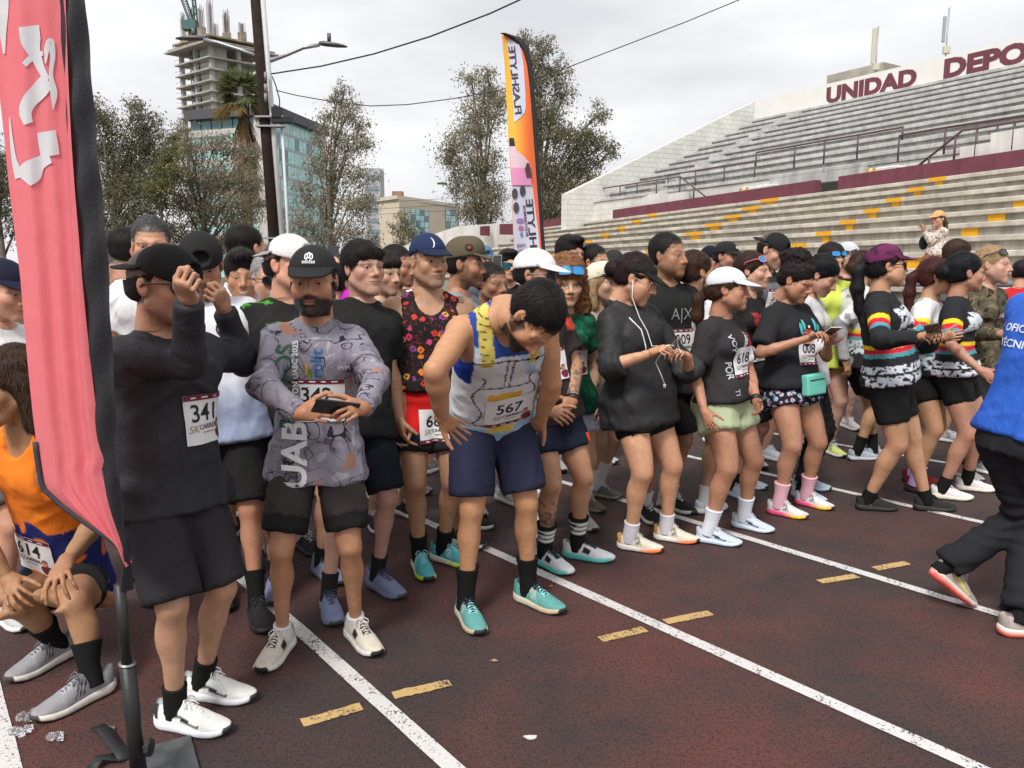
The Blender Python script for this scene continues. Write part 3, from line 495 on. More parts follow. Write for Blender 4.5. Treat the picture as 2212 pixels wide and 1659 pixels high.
# ---- glass office building
M_GLZ = mat('teal_glass', (.36, .64, .64), .15, .6, noise=.18, nscale=.35, detail=2); M_GLD = mat('dark_glass', (.09, .20, .22), .12, .6, noise=.2, nscale=.4); M_SPAN = mat('spandrel_grey', (.36, .44, .46), .6, .3, noise=.1, nscale=.5); M_ROOF = mat('dark_roof_edge', (.085, .085, .095), .6, .3); M_CLAD = mat('pale_cladding', (.50, .49, .47), .8, .2, noise=.08, nscale=.5)
G0, G1, G2 = np.array((-51.3, 170., 0)), np.array((-46.4, 196., 0)), np.array((-71.5, 177., 0)); gb = empty('office_building', tuple(G0), 'teal glass office building with dark overhanging roof', 'building'); GH = 35.2
def wallbox(par, name, a, b, t0_, t1_, z0_, z1_, m, out, th=.2):
    p, q_ = a + (b - a) * t0_ - G0, a + (b - a) * t1_ - G0; n_ = np.array(out) * th; mb_ = MB(); f = lambda v, z: (v[0], v[1], z); mb_.hexa([f(p, z0_), f(q_, z0_), f(q_ + n_, z0_), f(p + n_, z0_)], [f(p, z1_), f(q_, z1_), f(q_ + n_, z1_), f(p + n_, z1_)]); return mb_.build(name, m, par)
nR, nL = nrm((G1 - G0)[[1, 0, 2]] * (1, -1, 1)), nrm((G2 - G0)[[1, 0, 2]] * (-1, 1, 1)) 
if nR[0] < 0: nR = -nR
if nL[1] > 0: nL = -nL
rg_ = np.random.default_rng(12)
for f_ in range(11):
    z0_, z1_ = GH - 1.0 - 3.2 * (f_ + 1), GH - 1.0 - 3.2 * f_
    wallbox(gb, 'spandrel', G0, G1, 0, 1, z0_, z0_ + .7, M_SPAN, nR, .1); k_ = 0; t_ = 0.
    while t_ < 1:
        w_ = rg_.choice((.045, .06, .075)); wallbox(gb, 'pane', G0, G1, t_, min(1, t_ + w_ - .006), z0_ + .7, z1_ - .02 - (rg_.random() < .3) * rg_.uniform(.3, 1.2) * 0, M_GLD if rg_.random() < .10 else M_GLZ, nR, .05 + .06 * rg_.random()); t_ += w_
    wallbox(gb, 'spandrel', G0, G2, .19, 1, z0_, z0_ + 1.1, M_CLAD, nL, .15)
    for c_ in range(6): wallbox(gb, 'pane', G0, G2, .20 + c_ * .133, .20 + c_ * .133 + .118, z0_ + 1.1, z1_, M_GLZ if f_ % 4 else M_GLD, nL, .06)
    wallbox(gb, 'pane', G0, G2, .0, .075, z0_ + .3, z1_, M_GLZ, nL, .08)
wallbox(gb, 'pilaster', G0, G2, .08, .19, 0, GH - 1, M_CLAD, nL, .6)
mb = MB(); f = lambda v, z: (v[0] - G0[0], v[1] - G0[1], z); mb.hexa([f(p, 0) for p in (G0 - nR * .3 - nL * .3, G1 - nR * .3, G1 + (G2 - G0), G2 - nL * .3)], [f(p, GH - 1) for p in (G0 - nR * .3 - nL * .3, G1 - nR * .3, G1 + (G2 - G0), G2 - nL * .3)]); mb.build('inner_volume', M_GLD, gb)
e1, e2 = nR * 1.6 + nL * 1.6, 0; mb = MB(); rp_ = [G0 + e1, G1 + nR * 1.6, G1 + (G2 - G0), G2 + nL * 1.6]; mb.hexa([f(p, GH - 1.0) for p in rp_], [f(p, GH + 1.0) for p in rp_]); mb.build('roof', M_ROOF, gb)
mb = MB(); rp_ = [G0 + (G2 - G0) * .5 + nL * .4, G0 + (G2 - G0) * 1.08 + nL * .4, G0 + (G2 - G0) * 1.08 - nL * 5, G0 + (G2 - G0) * .5 - nL * 5]; mb.hexa([f(p, GH - 4.6) for p in rp_[::-1]], [f(p, GH - 3.4) for p in rp_[::-1]]); mb.build('canopy', M_CLAD, gb)
# ---- beige building and small far block
BYY = 105.0; bA, bB, bC = at(818, 440, BYY), at(862, 428, BYY - 4), at(990, 436, BYY + 10); zb_ = bB[2]; bb = empty('beige_building', (bB[0], bB[1], 0), 'beige rendered building with tall teal windows', 'building'); M_BEIGE = mat('beige_render', (.60, .52, .41), .85, .15, noise=.07, nscale=.4); M_BEIGE2 = mat('pale_render', (.60, .55, .46), .85, .15, noise=.07, nscale=.4); B0 = np.array((bB[0], bB[1], 0))
def bq(p, z): return (p[0] - B0[0], p[1] - B0[1], z)
mb = MB(); far_ = bC + (bA - bB); mb.hexa([bq(p, 0) for p in (bB, bC, far_, bA)], [bq(p, zb_) for p in (bB, bC, far_, bA)]); o_ = mb.build('wall', M_BEIGE, bb)
mb = MB(); mb.hexa([bq(p, zb_ - .1) for p in (bB + (-.2, -.25, 0), bC + (.2, -.2, 0), far_, bA + (-.3, 0, 0))], [bq(p, zb_ + .35) for p in (bB + (-.2, -.25, 0), bC + (.2, -.2, 0), far_, bA + (-.3, 0, 0))]); mb.build('parapet', M_BEIGE2, bb)
def bwin(x0, x1, y0, y1, cols_, rows_):
    dd = bC - bB; tt = lambda x: np.clip(((x - CX) / FPX * bB[1] - bB[0]) / (dd[0] - (x - CX) / FPX * dd[1]), 0, 1); a, b = bB + dd * tt(x0), bB + dd * tt(x1); z0_, z1_ = at(x0, y1, a[1])[2], at(x0, y0, a[1])[2]; n_ = np.array((0, -.12, 0)); d = (b - a)
    mb_ = MB(); mb_.hexa([bq(p, z0_) for p in (a + n_ * 1.4, b + n_ * 1.4, b - n_, a - n_)], [bq(p, z1_) for p in (a + n_ * 1.4, b + n_ * 1.4, b - n_, a - n_)]); w = mb_.build('window', mat('window_frame', (.12, .20, .22), .5), bb)
    for i in range(cols_):
        for j in range(rows_):
            p, q_ = a + d * (i + .05) / cols_, a + d * (i + .95) / cols_; za, zc_ = z0_ + (z1_ - z0_) * (j + .06) / rows_, z0_ + (z1_ - z0_) * (j + .94) / rows_; mb_ = MB(); mb_.hexa([bq(v, za) for v in (p + n_ * 1.7, q_ + n_ * 1.7, q_, p)], [bq(v, zc_) for v in (p + n_ * 1.7, q_ + n_ * 1.7, q_, p)]); mb_.build('pane', M_GLZ if (i + j) % 3 else M_GLD, w)
bwin(893, 930, 450, 515, 4, 5); bwin(966, 986, 451, 492, 2, 3); bwin(880, 886, 449, 490, 1, 3)
mb = MB(); c = at(855, 424, BYY) - B0; mb.box((c[0], c[1] + 2, zb_ + .8), (1.4, 1.4, 1.2)); mb.build('chimney', M_BRICK, bb)
fb = at(812, 500, 260); mb = MB(); mb.box((0, 0, 16), (5, 8, 36.5)); o_ = empty('far_block', (fb[0], 260, 0), 'pale distant apartment block beside the sparse eucalyptus', 'building'); mb.build('wall', mat('hazy_wall', (.42, .43, .45), .9), o_)
for k_ in range(9): mb = MB(); mb.box((0, -4.0, 4 + 3.4 * k_), (4.2, .3, 1.3)); mb.build('window', mat('hazy_window', (.25, .30, .34), .4), o_)
fb = at(1195, 500, 240); o_ = empty('far_block', (fb[0], 240, 0), 'grey distant block between tree trunk and grandstand', 'building'); mb = MB(); mb.box((0, 0, 12), (13, 9, 30)); mb.build('wall', mat('hazy_wall', (.42, .43, .45), .9), o_)
for k_ in range(7):
    for c_ in range(4): mb = MB(); mb.box((-4.5 + 3 * c_, -4.5, 6 + 3.2 * k_), (1.8, .3, 1.4)); mb.build('window', mat('hazy_window', (.25, .30, .34), .4), o_)
lp = at(990, 505, 58); o_ = empty('street_lamp', (lp[0], 58, 0), 'slim grey street lamp in front of the beige building', 'street lamp'); mb = MB(); lt = at(962, 397, 58) - np.array((lp[0], 58, 0)); zt_ = at(988, 452, 58)[2]; mb.tube([(0, 0, 0), (0, 0, zt_), (lt[0] * .4, 0, (zt_ + lt[2] * 1.4) / 2.3), tuple(lt)], [.11, .085, .07, .06], 8); mb.build('post', M_GALV, o_, True); mb = MB(); mb.box(tuple(lt + (-.25, 0, .02)), (.7, .26, .14)); bevel(mb.build('lamp_head', mat('lamp_grey', (.10, .105, .11), .4, .5), o_), .04)
# ================================================================ implicit-surface modelling of bodies, clothes, hair
f32 = np.float32
class Field:
    """a set of blended primitives sampled on a grid; each primitive touches only its own box"""
    def __init__(s): s.P = []
    def cone(s, a, b, ra, rb, k=.02, cap=False, op='u'):
        a = np.asarray(a, float); b = np.asarray(b, float)
        lo = np.minimum(a - ra, b - rb); hi = np.maximum(a + ra, b + rb)
        s.P.append((op, 'cone', (a, b, ra, rb, cap), k, lo, hi)); return s
    def ell(s, c, r, R=None, k=.02, op='u'):
        c = np.asarray(c, float); r = np.asarray(r, float); m = r.max(); R = np.eye(3) if R is None else R
        e_ = np.sqrt(((np.asarray(R) * r[:, None]) ** 2).sum(0)) if R is not None else r
        s.P.append((op, 'ell', (c, r, np.asarray(R, float)), k, c - e_, c + e_)); return s
    def box(s, c, h, rd, R=None, k=.01, op='u'):
        c = np.asarray(c, float); h = np.asarray(h, float); R = np.eye(3) if R is None else np.asarray(R, float)
        e_ = np.abs(R.T) @ (h + rd)
        s.P.append((op, 'box', (c, h, R, rd), k, c - e_, c + e_)); return s
    def loft(s, a, b, X, Y, tab, k=.02, flat=True, pw=2.0, op='u'):
        """tube a->b with half width / half depth / centre shift along Y tabulated by t"""
        a = np.asarray(a, float); b = np.asarray(b, float); tab = np.asarray(tab, float)
        if tab.shape[1] == 3: tab = np.c_[tab, np.zeros(len(tab))]
        L = np.linalg.norm(b - a); Z = (b - a) / L
        m = max(tab[:, 1].max(), tab[:, 2].max() + abs(tab[:, 3]).max()); t0, t1 = tab[0, 0], tab[-1, 0]
        p, q = a + Z * L * t0, a + Z * L * t1
        s.P.append((op, 'loft', (a, Z, L, np.asarray(X, float), np.asarray(Y, float), tab, flat, pw), k, np.minimum(p, q) - m, np.maximum(p, q) + m)); return s
    def plane(s, c, n, k=.004, lo=None, hi=None):
        """cut away the side the normal points to (within the optional box)"""
        s.P.append(('s', 'plane', (np.asarray(c, float), nrm(n)), k, lo, hi)); return s
    def bounds(s):
        lo = np.min([p[4] for p in s.P if p[0] == 'u'], 0); hi = np.max([p[5] for p in s.P if p[0] == 'u'], 0); return lo, hi
    def sample(s, h, lo=None, hi=None):
        l, u = s.bounds()
        if lo is not None: l = np.maximum(l, lo)
        if hi is not None: u = np.minimum(u, hi)
        l = l - 2.5 * h; u = u + 2.5 * h
        n = np.ceil((u - l) / h).astype(int) + 1
        ax = [(l[i] + h * np.arange(n[i])).astype(f32) for i in range(3)]
        D = np.full(n, .2, f32)
        for op, kind, a, k, pl, ph in s.P:
            m = k + 3 * h
            if pl is None: i0, i1 = np.zeros(3, int), n
            else:
                i0 = np.clip(np.floor((pl - m - l) / h).astype(int), 0, n); i1 = np.clip(np.ceil((ph + m - l) / h).astype(int) + 1, 0, n)
            if (i1 <= i0).any(): continue
            x = ax[0][i0[0]:i1[0], None, None]; y = ax[1][None, i0[1]:i1[1], None]; z = ax[2][None, None, i0[2]:i1[2]]
            d = s._d(kind, a, x, y, z)
            sl_ = tuple(slice(i0[i], i1[i]) for i in range(3)); o = D[sl_]
            if op == 'u':
                w = np.clip(.5 + .5 * (o - d) / k, 0, 1); D[sl_] = o + (d - o) * w - k * w * (1 - w)
            else:
                d = -d; w = np.clip(.5 - .5 * (o - d) / k, 0, 1); D[sl_] = o + (d - o) * w + k * w * (1 - w)
        return D, l, h
    @staticmethod
    def _d(kind, a, x, y, z):
        if kind == 'cone':
            A, B, ra, rb, cap = a; ab = B - A; L2 = ab @ ab + 1e-12
            px, py, pz = x - f32(A[0]), y - f32(A[1]), z - f32(A[2])
            t = (px * f32(ab[0]) + py * f32(ab[1]) + pz * f32(ab[2])) * f32(1 / L2)
            tc_ = np.clip(t, 0, 1)
            r = np.sqrt((px - tc_ * f32(ab[0])) ** 2 + (py - tc_ * f32(ab[1])) ** 2 + (pz - tc_ * f32(ab[2])) ** 2)
            d = r - (f32(ra) + tc_ * f32(rb - ra))
            if cap: d = np.maximum(d, (t - 1) * f32(math.sqrt(L2)))
            return d
        if kind == 'ell' or kind == 'box':
            c, r, R = a[0], a[1], a[2]
            px, py, pz = x - f32(c[0]), y - f32(c[1]), z - f32(c[2])
            q = [px * f32(R[i][0]) + py * f32(R[i][1]) + pz * f32(R[i][2]) for i in range(3)]
            if kind == 'ell':
                k0 = np.sqrt(sum((q[i] * f32(1 / r[i])) ** 2 for i in range(3))); k1 = np.sqrt(sum((q[i] * f32(1 / r[i] ** 2)) ** 2 for i in range(3)))
                return k0 * (k0 - 1) / np.maximum(k1, 1e-6)
            q = [np.abs(q[i]) - f32(r[i]) for i in range(3)]
            return np.sqrt(sum(np.maximum(v, 0) ** 2 for v in q)) + np.minimum(np.maximum(q[0], np.maximum(q[1], q[2])), 0) - f32(a[3])
        if kind == 'loft':
            A, Z, L, X, Y, tab, flat, pw = a
            px, py, pz = x - f32(A[0]), y - f32(A[1]), z - f32(A[2])
            t = (px * f32(Z[0]) + py * f32(Z[1]) + pz * f32(Z[2])) / f32(L)
            u = px * f32(X[0]) + py * f32(X[1]) + pz * f32(X[2]); v = px * f32(Y[0]) + py * f32(Y[1]) + pz * f32(Y[2])
            w = np.interp(t, tab[:, 0], tab[:, 1]).astype(f32); dp = np.interp(t, tab[:, 0], tab[:, 2]).astype(f32); sh = np.interp(t, tab[:, 0], tab[:, 3]).astype(f32)
            v = v - sh
            if pw == 2.0: rr = np.sqrt((u / w) ** 2 + (v / dp) ** 2)
            else: rr = (np.abs(u / w) ** pw + np.abs(v / dp) ** pw) ** f32(1 / pw)
            d = (rr - 1) * np.minimum(w, dp)
            axd = np.maximum(tab[0, 0] - t, t - tab[-1, 0]) * f32(L)
            if flat: return np.maximum(d, axd)
            return np.where(axd > 0, np.sqrt(np.maximum(d, 0) ** 2 + axd ** 2), d)
        c, n = a
        return -((x - f32(c[0])) * f32(n[0]) + (y - f32(c[1])) * f32(n[1]) + (z - f32(c[2])) * f32(n[2]))
_E = [((0, 0, 0), (1, 0, 0)), ((0, 1, 0), (1, 1, 0)), ((0, 0, 1), (1, 0, 1)), ((0, 1, 1), (1, 1, 1)), ((0, 0, 0), (0, 1, 0)), ((1, 0, 0), (1, 1, 0)), ((0, 0, 1), (0, 1, 1)), ((1, 0, 1), (1, 1, 1)), ((0, 0, 0), (0, 0, 1)), ((1, 0, 0), (1, 0, 1)), ((0, 1, 0), (0, 1, 1)), ((1, 1, 0), (1, 1, 1))]
def surfnet(D, l, h, smooth=2):
    """dual surface of the zero set: (V, quads)"""
    S = D < 0; n = D.shape
    c = np.zeros((n[0] - 1, n[1] - 1, n[2] - 1), np.int8)
    for i in (0, 1):
        for j in (0, 1):
            for k in (0, 1): c += S[i:n[0] - 1 + i, j:n[1] - 1 + j, k:n[2] - 1 + k]
    act = (c > 0) & (c < 8); I = np.argwhere(act)
    if not len(I): return np.zeros((0, 3)), np.zeros((0, 4), int)
    idx = np.full(act.shape, -1, np.int32); idx[act] = np.arange(len(I))
    acc = np.zeros((len(I), 3), f32); num = np.zeros(len(I), f32)
    cv = {(i, j, k): D[I[:, 0] + i, I[:, 1] + j, I[:, 2] + k] for i in (0, 1) for j in (0, 1) for k in (0, 1)}
    for a, b in _E:
        va, vb = cv[a], cv[b]; m = (va < 0) != (vb < 0); t = np.where(m, va / np.where(m, va - vb, 1), 0)
        for q in range(3): acc[:, q] += np.where(m, a[q] + t * (b[q] - a[q]), 0)
        num += m
    V = (I + acc / num[:, None]) * h + l
    Q = []
    for q in range(3):
        s0 = [slice(None)] * 3; s1 = [slice(None)] * 3; s0[q] = slice(0, -1); s1[q] = slice(1, None)
        A = S[tuple(s0)]; B = S[tuple(s1)]; P = np.argwhere(A != B)
        u, v = (q + 1) % 3, (q + 2) % 3
        ok = (P[:, u] > 0) & (P[:, v] > 0) & (P[:, u] < n[u] - 1) & (P[:, v] < n[v] - 1); P = P[ok]
        if not len(P): continue
        ids = []
        for du, dv in ((1, 1), (0, 1), (0, 0), (1, 0)):
            p = P.copy(); p[:, u] -= du; p[:, v] -= dv; ids.append(idx[p[:, 0], p[:, 1], p[:, 2]])
        qd = np.stack(ids, 1); fl = ~A[P[:, 0], P[:, 1], P[:, 2]]; qd[fl] = qd[fl][:, ::-1]; Q.append(qd)
    Q = np.concatenate(Q); Q = Q[(Q >= 0).all(1)]
    if smooth: V = laplace(V, Q, smooth)
    return V, Q
def adj(Q, n):
    E_ = np.concatenate([Q[:, [i, (i + 1) % Q.shape[1]]] for i in range(Q.shape[1])]); return np.concatenate([E_[:, 0], E_[:, 1]]), np.concatenate([E_[:, 1], E_[:, 0]])
def laplace(V, Q, it=1, lam=.5):
    a, b = adj(Q, len(V)); n = np.maximum(np.bincount(a, minlength=len(V)), 1)
    for _ in range(it):
        M = np.stack([np.bincount(a, V[b, q], minlength=len(V)) for q in range(3)], 1) / n[:, None]; V = V + lam * (M - V)
    return V
def vnormals(V, Q):
    a, b, c, d = (V[Q[:, i]] for i in range(4)); N = np.cross(c - a, d - b); O = np.zeros_like(V)
    for i in range(4):
        for q in range(3): O[:, q] += np.bincount(Q[:, i], N[:, q], minlength=len(V))
    return O / np.maximum(np.linalg.norm(O, axis=1, keepdims=True), 1e-9)
_LAT = RNG.random((32, 32, 32)).astype(f32)
def noise3(P):
    """value noise in [-1,1]"""
    i = np.floor(P).astype(int); f = P - i; f = f * f * (3 - 2 * f); o = 0
    for a in (0, 1):
        for b in (0, 1):
            for c in (0, 1):
                w = (f[:, 0] if a else 1 - f[:, 0]) * (f[:, 1] if b else 1 - f[:, 1]) * (f[:, 2] if c else 1 - f[:, 2])
                o = o + w * _LAT[(i[:, 0] + a) % 32, (i[:, 1] + b) % 32, (i[:, 2] + c) % 32]
    return o * 2 - 1
def ridge(P): return 1 - np.abs(noise3(P)) * 2
def lerpc(c0, c1, w): return np.asarray(c0)[None] * (1 - w[:, None]) + np.asarray(c1)[None] * w[:, None]
def sstep(a, b, x):
    t = np.clip((x - a) / (b - a), 0, 1); return t * t * (3 - 2 * t)
# ---------------------------------------------------------------- heads  (local: X right, Y face, Z up, origin mid-skull, chin at -.11, crown +.118)
def head_field(sex='m', fat=0.0, nose=1.0, jaw=1.0, smile=False):
    F = Field(); g = 1 if sex == 'm' else .93
    F.ell((0, -.016, .036), (.074, .094, .081), k=.02)
    F.ell((0, .026, -.03), (.060 + .008 * fat, .066, .082), k=.03)
    for s in (-1, 1):
        F.cone((s * (.052 + .008 * fat) * jaw, -.002, -.05), (s * .016 * jaw, .074, -.096), .020 + .006 * fat, .015, k=.03)
        F.ell((s * .043, .055, -.024), (.024 + .006 * fat, .026, .024), k=.025)
        F.cone((s * .012, .083, .021), (s * .05, .064, .019), .0115 * g, .010, k=.014)
        F.ell((s * .0325, .099, .0025), (.0165, .014, .0105), k=.012, op='s')
        F.ell((s * .032, .0735, .002), (.0128, .0128, .0115), k=.003)
        F.ell((s * .0145, .094, -.034), (.0092, .010, .008), k=.008)
        F.ell((s * .0765, -.012, -.004), (.009, .019, .031), R=np.array(Matrix.Rotation(-.25 * 1, 3, 'X')), k=.006)
        F.ell((s * .085, -.006, .0), (.006, .010, .016), k=.006, op='s')
        if fat > .3: F.ell((s * .04, .045, -.06), (.028, .03, .03), k=.03)
    F.cone((0, .086, .014), (0, .1005 + .010 * nose, -.027), .0078, .0120, k=.012)
    F.ell((0, .0765, -.06), (.031, .022, .024), k=.02)
    F.ell((0, .095, -.0565), (.022, .0075, .0058), k=.005); F.ell((0, .0945, -.0672), (.0195, .0085, .0068), k=.005)
    F.ell((0, .079, -.097), (.021 * jaw, .019, .017), k=.02)
    if smile: F.ell((0, .1035, -.0615), (.023, .008, .0055), k=.003, op='s')
    F.cone((0, -.022, -.03), (0, -.036, -.16), 0.050 * g + .006 * fat, .055 * g + .008 * fat, k=.03)
    return F
def face_paint(V, skin, beard=None, lips=None, brow=(.012, .008, .006), age=0.0, smile=False, makeup=0.0, hairc=(.012, .009, .008), stub=0.0, bald=False, var=(1, 0, 1, 1, .7)):
    x, y, z = V.T; ax = np.abs(x); C = np.repeat(np.asarray(skin, float)[None], len(V), 0)
    n = noise3(V * 55); C *= (1 + .05 * n)[:, None]
    red = np.exp(-((ax - .043) ** 2 + (z + .026) ** 2) / .0006) * (y > .04) + .9 * np.exp(-(ax ** 2 + (z + .03) ** 2) / .00022) * (y > .09) + (np.exp(-((z + .003) / .026) ** 2) * (ax > .074)) * .8
    C *= 1 + np.c_[.06 * red, -.09 * red, -.12 * red]
    f = y > .045
    lipc = np.asarray(lips if lips is not None else np.asarray(skin) * (.82, .52, .5)); lm = np.exp(-(((ax / (.0225 * var[3])) ** 2 + ((z + .062) / .0115) ** 2) ** 2)) * (y > .075); C = C * (1 - .8 * lm[:, None]) + lipc * .8 * lm[:, None]
    ln = np.exp(-((z + .0618 - .05 * ax) / .0022) ** 2) * (ax < .025) * (y > .075)
    if smile:
        t = np.exp(-((ax / .021) ** 6 + ((z + .0615) / .0048) ** 4)) * (y > .07); C = C * (1 - t[:, None]) + np.array((.72, .68, .6)) * t[:, None]
    else: C *= (1 - .75 * ln)[:, None]
    if stub or beard is not None:
        bz = sstep(-.045, -.062, z - .28 * (y - .06)) * (y > -.01) * sstep(-.02, .0, y); must = np.exp(-(((ax - .014) / .022) ** 4 + ((z + .047) / .007) ** 2)) * (y > .08); gate = 1 - np.exp(-((ax / .016) ** 4 + ((z + .063) / .008) ** 4)) * (y > .08)
        side = sstep(-.02, .0, y) * (1 - sstep(.028, .045, y)) * (z < .0) * (z > -.06)
        w = np.clip(np.maximum(np.maximum(bz, must), side * .9), 0, 1) * gate * (1 if beard is not None else stub) * np.clip(1 + .15 * noise3(V * 160), .3, 1) * (z > -.125)
        C = lerpc((1, 1, 1), (0, 0, 0), w) * C + np.asarray(beard if beard is not None else hairc)[None] * w[:, None]
    arc = .0245 + .006 * np.exp(-((ax - .04) / .02) ** 2) - .25 * np.maximum(ax - .045, 0) + var[1] * (ax - .03)
    bw = np.exp(-(((z - arc) / (.0044 * var[0])) ** 2)) * sstep(.008, .015, ax) * sstep(.060, .048, ax) * f * (.85 + .15 * noise3(V * 260)); C = C * (1 - var[4] * bw[:, None]) + np.asarray(brow) * var[4] * bw[:, None]
    ez = (z - .0015) / (.0050 * var[2]); ex = (ax - .0325) / .0145; er = ex ** 2 + ez ** 2; eye = (er < 1) * f * (y > .07)
    C[eye] = (.40, .35, .32); iris = eye & (((ax - .0322) / .0062) ** 2 + ((z - .0025) / .0062) ** 2 < 1); C[iris] = (.018, .010, .007)
    lid = np.exp(-((er - 1.0) / .32) ** 2) * (z > .0) * f * (y > .06); C *= (1 - (.8 + .15 * makeup) * lid)[:, None]
    bag = np.exp(-(((ax - .033) / .016) ** 2 + ((z + .012) / .005) ** 2)) * f; C *= (1 - (.12 + .2 * age) * bag)[:, None]
    nf = np.exp(-(((ax - .0085) / .0045) ** 2 + ((z + .0395) / .0035) ** 2)) * (y > .085); C *= (1 - .75 * nf)[:, None]
    if not bald:
        hl = .06 + .2 * np.maximum(ax - .045, 0); sc = np.maximum(sstep(hl, hl + .008, z) * 1.0, (y < -.012) * sstep(-.06, -.045, z) * (ax < .0735)) ; sc = np.maximum(sc, (y < .012) * (z > .008) * (ax < .08)); C = C * (1 - .9 * sc[:, None]) + np.asarray(hairc) * .9 * sc[:, None]
    return np.clip(C, .002, 1)
_HC = {}
def head_mesh(sex, fat, nose, jaw, smile, h):
    key = (sex, round(fat, 2), nose, jaw, smile, h)
    if key not in _HC:
        D, l, hh = head_field(sex, fat, nose, jaw, smile).sample(h); V, Q = surfnet(D, l, hh, 1)
        keep = V[Q].mean(1)[:, 2] > -.150; Q = Q[keep]; V, Q = compact(V, Q); _HC[key] = (V, Q)
    return _HC[key]
def compact(V, Q):
    u, inv = np.unique(Q, return_inverse=True); return V[u], inv.reshape(Q.shape)
# ---------------------------------------------------------------- hair and caps (same local frame)
_HS = {}
def hair_mesh(style, h):
    key = (style, h)
    if key in _HS: return _HS[key]
    F = Field(); s = style.split('_')[0]; th = {'short': .009, 'buzz': .004, 'fringe': .013, 'slick': .006, 'undercap': .005, 'long': .016, 'pony': .010, 'bun': .010, 'curly': .030, 'updo': .012, 'thick': .017, 'back': .012}.get(s, .012)
    F.ell((0, -.032 if s in ('short', 'slick', 'buzz') else -.026, .041), (.0745 + th * .75, .0955 + th * .9, .080 + th), k=.01)
    F.ell((0, -.05, -.015), (.068 + th * .6, .06 + th, .062), k=.02)
    front = {'fringe': .032, 'slick': .080, 'curly': .05, 'buzz': .066, 'thick': .060}.get(s, .066)
    F.ell((0, .115, front - .105), (.078, .068, .112), k=.006, op='s')                       # the face
    for q in (-1, 1): F.ell((q * .09, .018, -.03), (.03, .034, .045), k=.006, op='s')          # round the ears
    if s in ('short', 'buzz', 'fringe', 'slick', 'undercap', 'thick'): F.plane((0, -.05, -.055), (0, -.25, -1), k=.02)
    if s == 'undercap': F.plane((0, 0, .05), (0, 0, 1), k=.004)
    if s == 'fringe': F.ell((0, .062, .066), (.064, .030, .028), k=.02)
    if s == 'thick':
        F.ell((.0, .05, .105), (.06, .05, .028), k=.03)
    if s in ('long', 'curly'):
        for q in (-1, 1):
            F.cone((q * .075, -.02, .01), (q * .088, -.02, -.13), .03, .032 if s == 'long' else .045, k=.03)
        F.cone((0, -.07, 0), (0, -.075, -.15), .07, .06, k=.03)
    if s in ('pony', 'bun', 'updo', 'back'):
        F.plane((0, -.03, -.06), (0, .3, -1), k=.02)
    if style == 'pony_long':
        pts = [(0, -.11, .03), (0, -.155, -.02), (0, -.16, -.12), (0, -.14, -.24), (.01, -.125, -.34)]
        for a, b, ra, rb in zip(pts, pts[1:], (.025, .032, .036, .028), (.032, .036, .028, .010)): F.cone(a, b, ra, rb, k=.02)
    elif style == 'pony_low':
        pts = [(0, -.10, -.01), (0, -.15, -.06), (0, -.15, -.16), (0, -.13, -.24)]
        for a, b, ra, rb in zip(pts, pts[1:], (.022, .03, .032), (.03, .032, .012)): F.cone(a, b, ra, rb, k=.02)
    elif s == 'pony':
        pts = [(0, -.10, .05), (0, -.15, .02), (0, -.165, -.07), (0, -.15, -.15)]
        for a, b, ra, rb in zip(pts, pts[1:], (.022, .032, .034), (.032, .034, .012)): F.cone(a, b, ra, rb, k=.02)
    if s == 'bun': F.ell((0, -.135, -.005), (.046, .042, .046), k=.012)
    if s == 'updo':
        F.ell((0, -.055, .135), (.058, .06, .042), k=.02); F.ell((.02, -.11, .10), (.045, .04, .05), k=.02)
    D, l, hh = F.sample(h); V, Q = surfnet(D, l, hh, 1); N = vnormals(V, Q)
    if s in ('curly', 'updo'):
        d = .012 * ridge(V * 48 + 3) + .007 * ridge(V * 95); 
        if s == 'updo': d = d * sstep(.07, .1, V[:, 2]) + .003 * ridge(V * np.array((120, 30, 60)))
    elif s in ('long', 'pony', 'bun', 'back'): d = .0035 * ridge(V * np.array((130, 25, 14))) + .004 * noise3(V * 25)
    elif s == 'slick': d = .002 * ridge(V * np.array((170, 20, 60)))
    else: d = .0010 * ridge(V * np.array((150, 60, 110))) + .0022 * noise3(V * 26 + 9)
    V = V + N * d[:, None]
    sh = .6 + .7 * np.clip(.5 + .5 * noise3(V * np.array((150, 40, 60))), 0, 1)
    # loose strands lying along the comb direction
    r_ = np.random.default_rng(abs(sum(map(ord, style)))); n_ = int({.0039: 3600, .006: 2000}.get(round(h / 1.5, 4), 700) * (1.5 if s in ('long', 'curly', 'updo') else 1)); ii = r_.integers(0, len(V), n_); p = V[ii]; nn_ = N[ii]
    tgt = np.array((0, -.12, .0)) if s in ('pony', 'bun', 'back', 'slick') else None
    d = (tgt - p) if tgt is not None else (p - np.array((0, -.04, .125))) + np.array((0, .02, -.05))
    if s in ('pony', 'long'): d = np.where((p[:, 2] < -.0)[:, None], np.array((0, -.01, -1.))[None], d)
    if s in ('curly', 'updo'): d = r_.normal(0, 1, p.shape)
    d = d / np.maximum(np.linalg.norm(d, axis=1, keepdims=True), 1e-6) + r_.normal(0, .22, p.shape); d -= nn_ * (d * nn_).sum(1, keepdims=True); d /= np.maximum(np.linalg.norm(d, axis=1, keepdims=True), 1e-6)
    d = d + nn_ * r_.uniform(-.02, .30 if s in ('short', 'thick', 'fringe') else .16, (n_, 1)); ln = r_.uniform(.012, .030, (n_, 1)) * (1.5 if s in ('long', 'pony', 'curly', 'bun', 'back', 'slick', 'thick', 'fringe') else .8 if s == 'buzz' else 1); w_ = np.cross(d, nn_) * r_.uniform(.0006, .0014, (n_, 1))
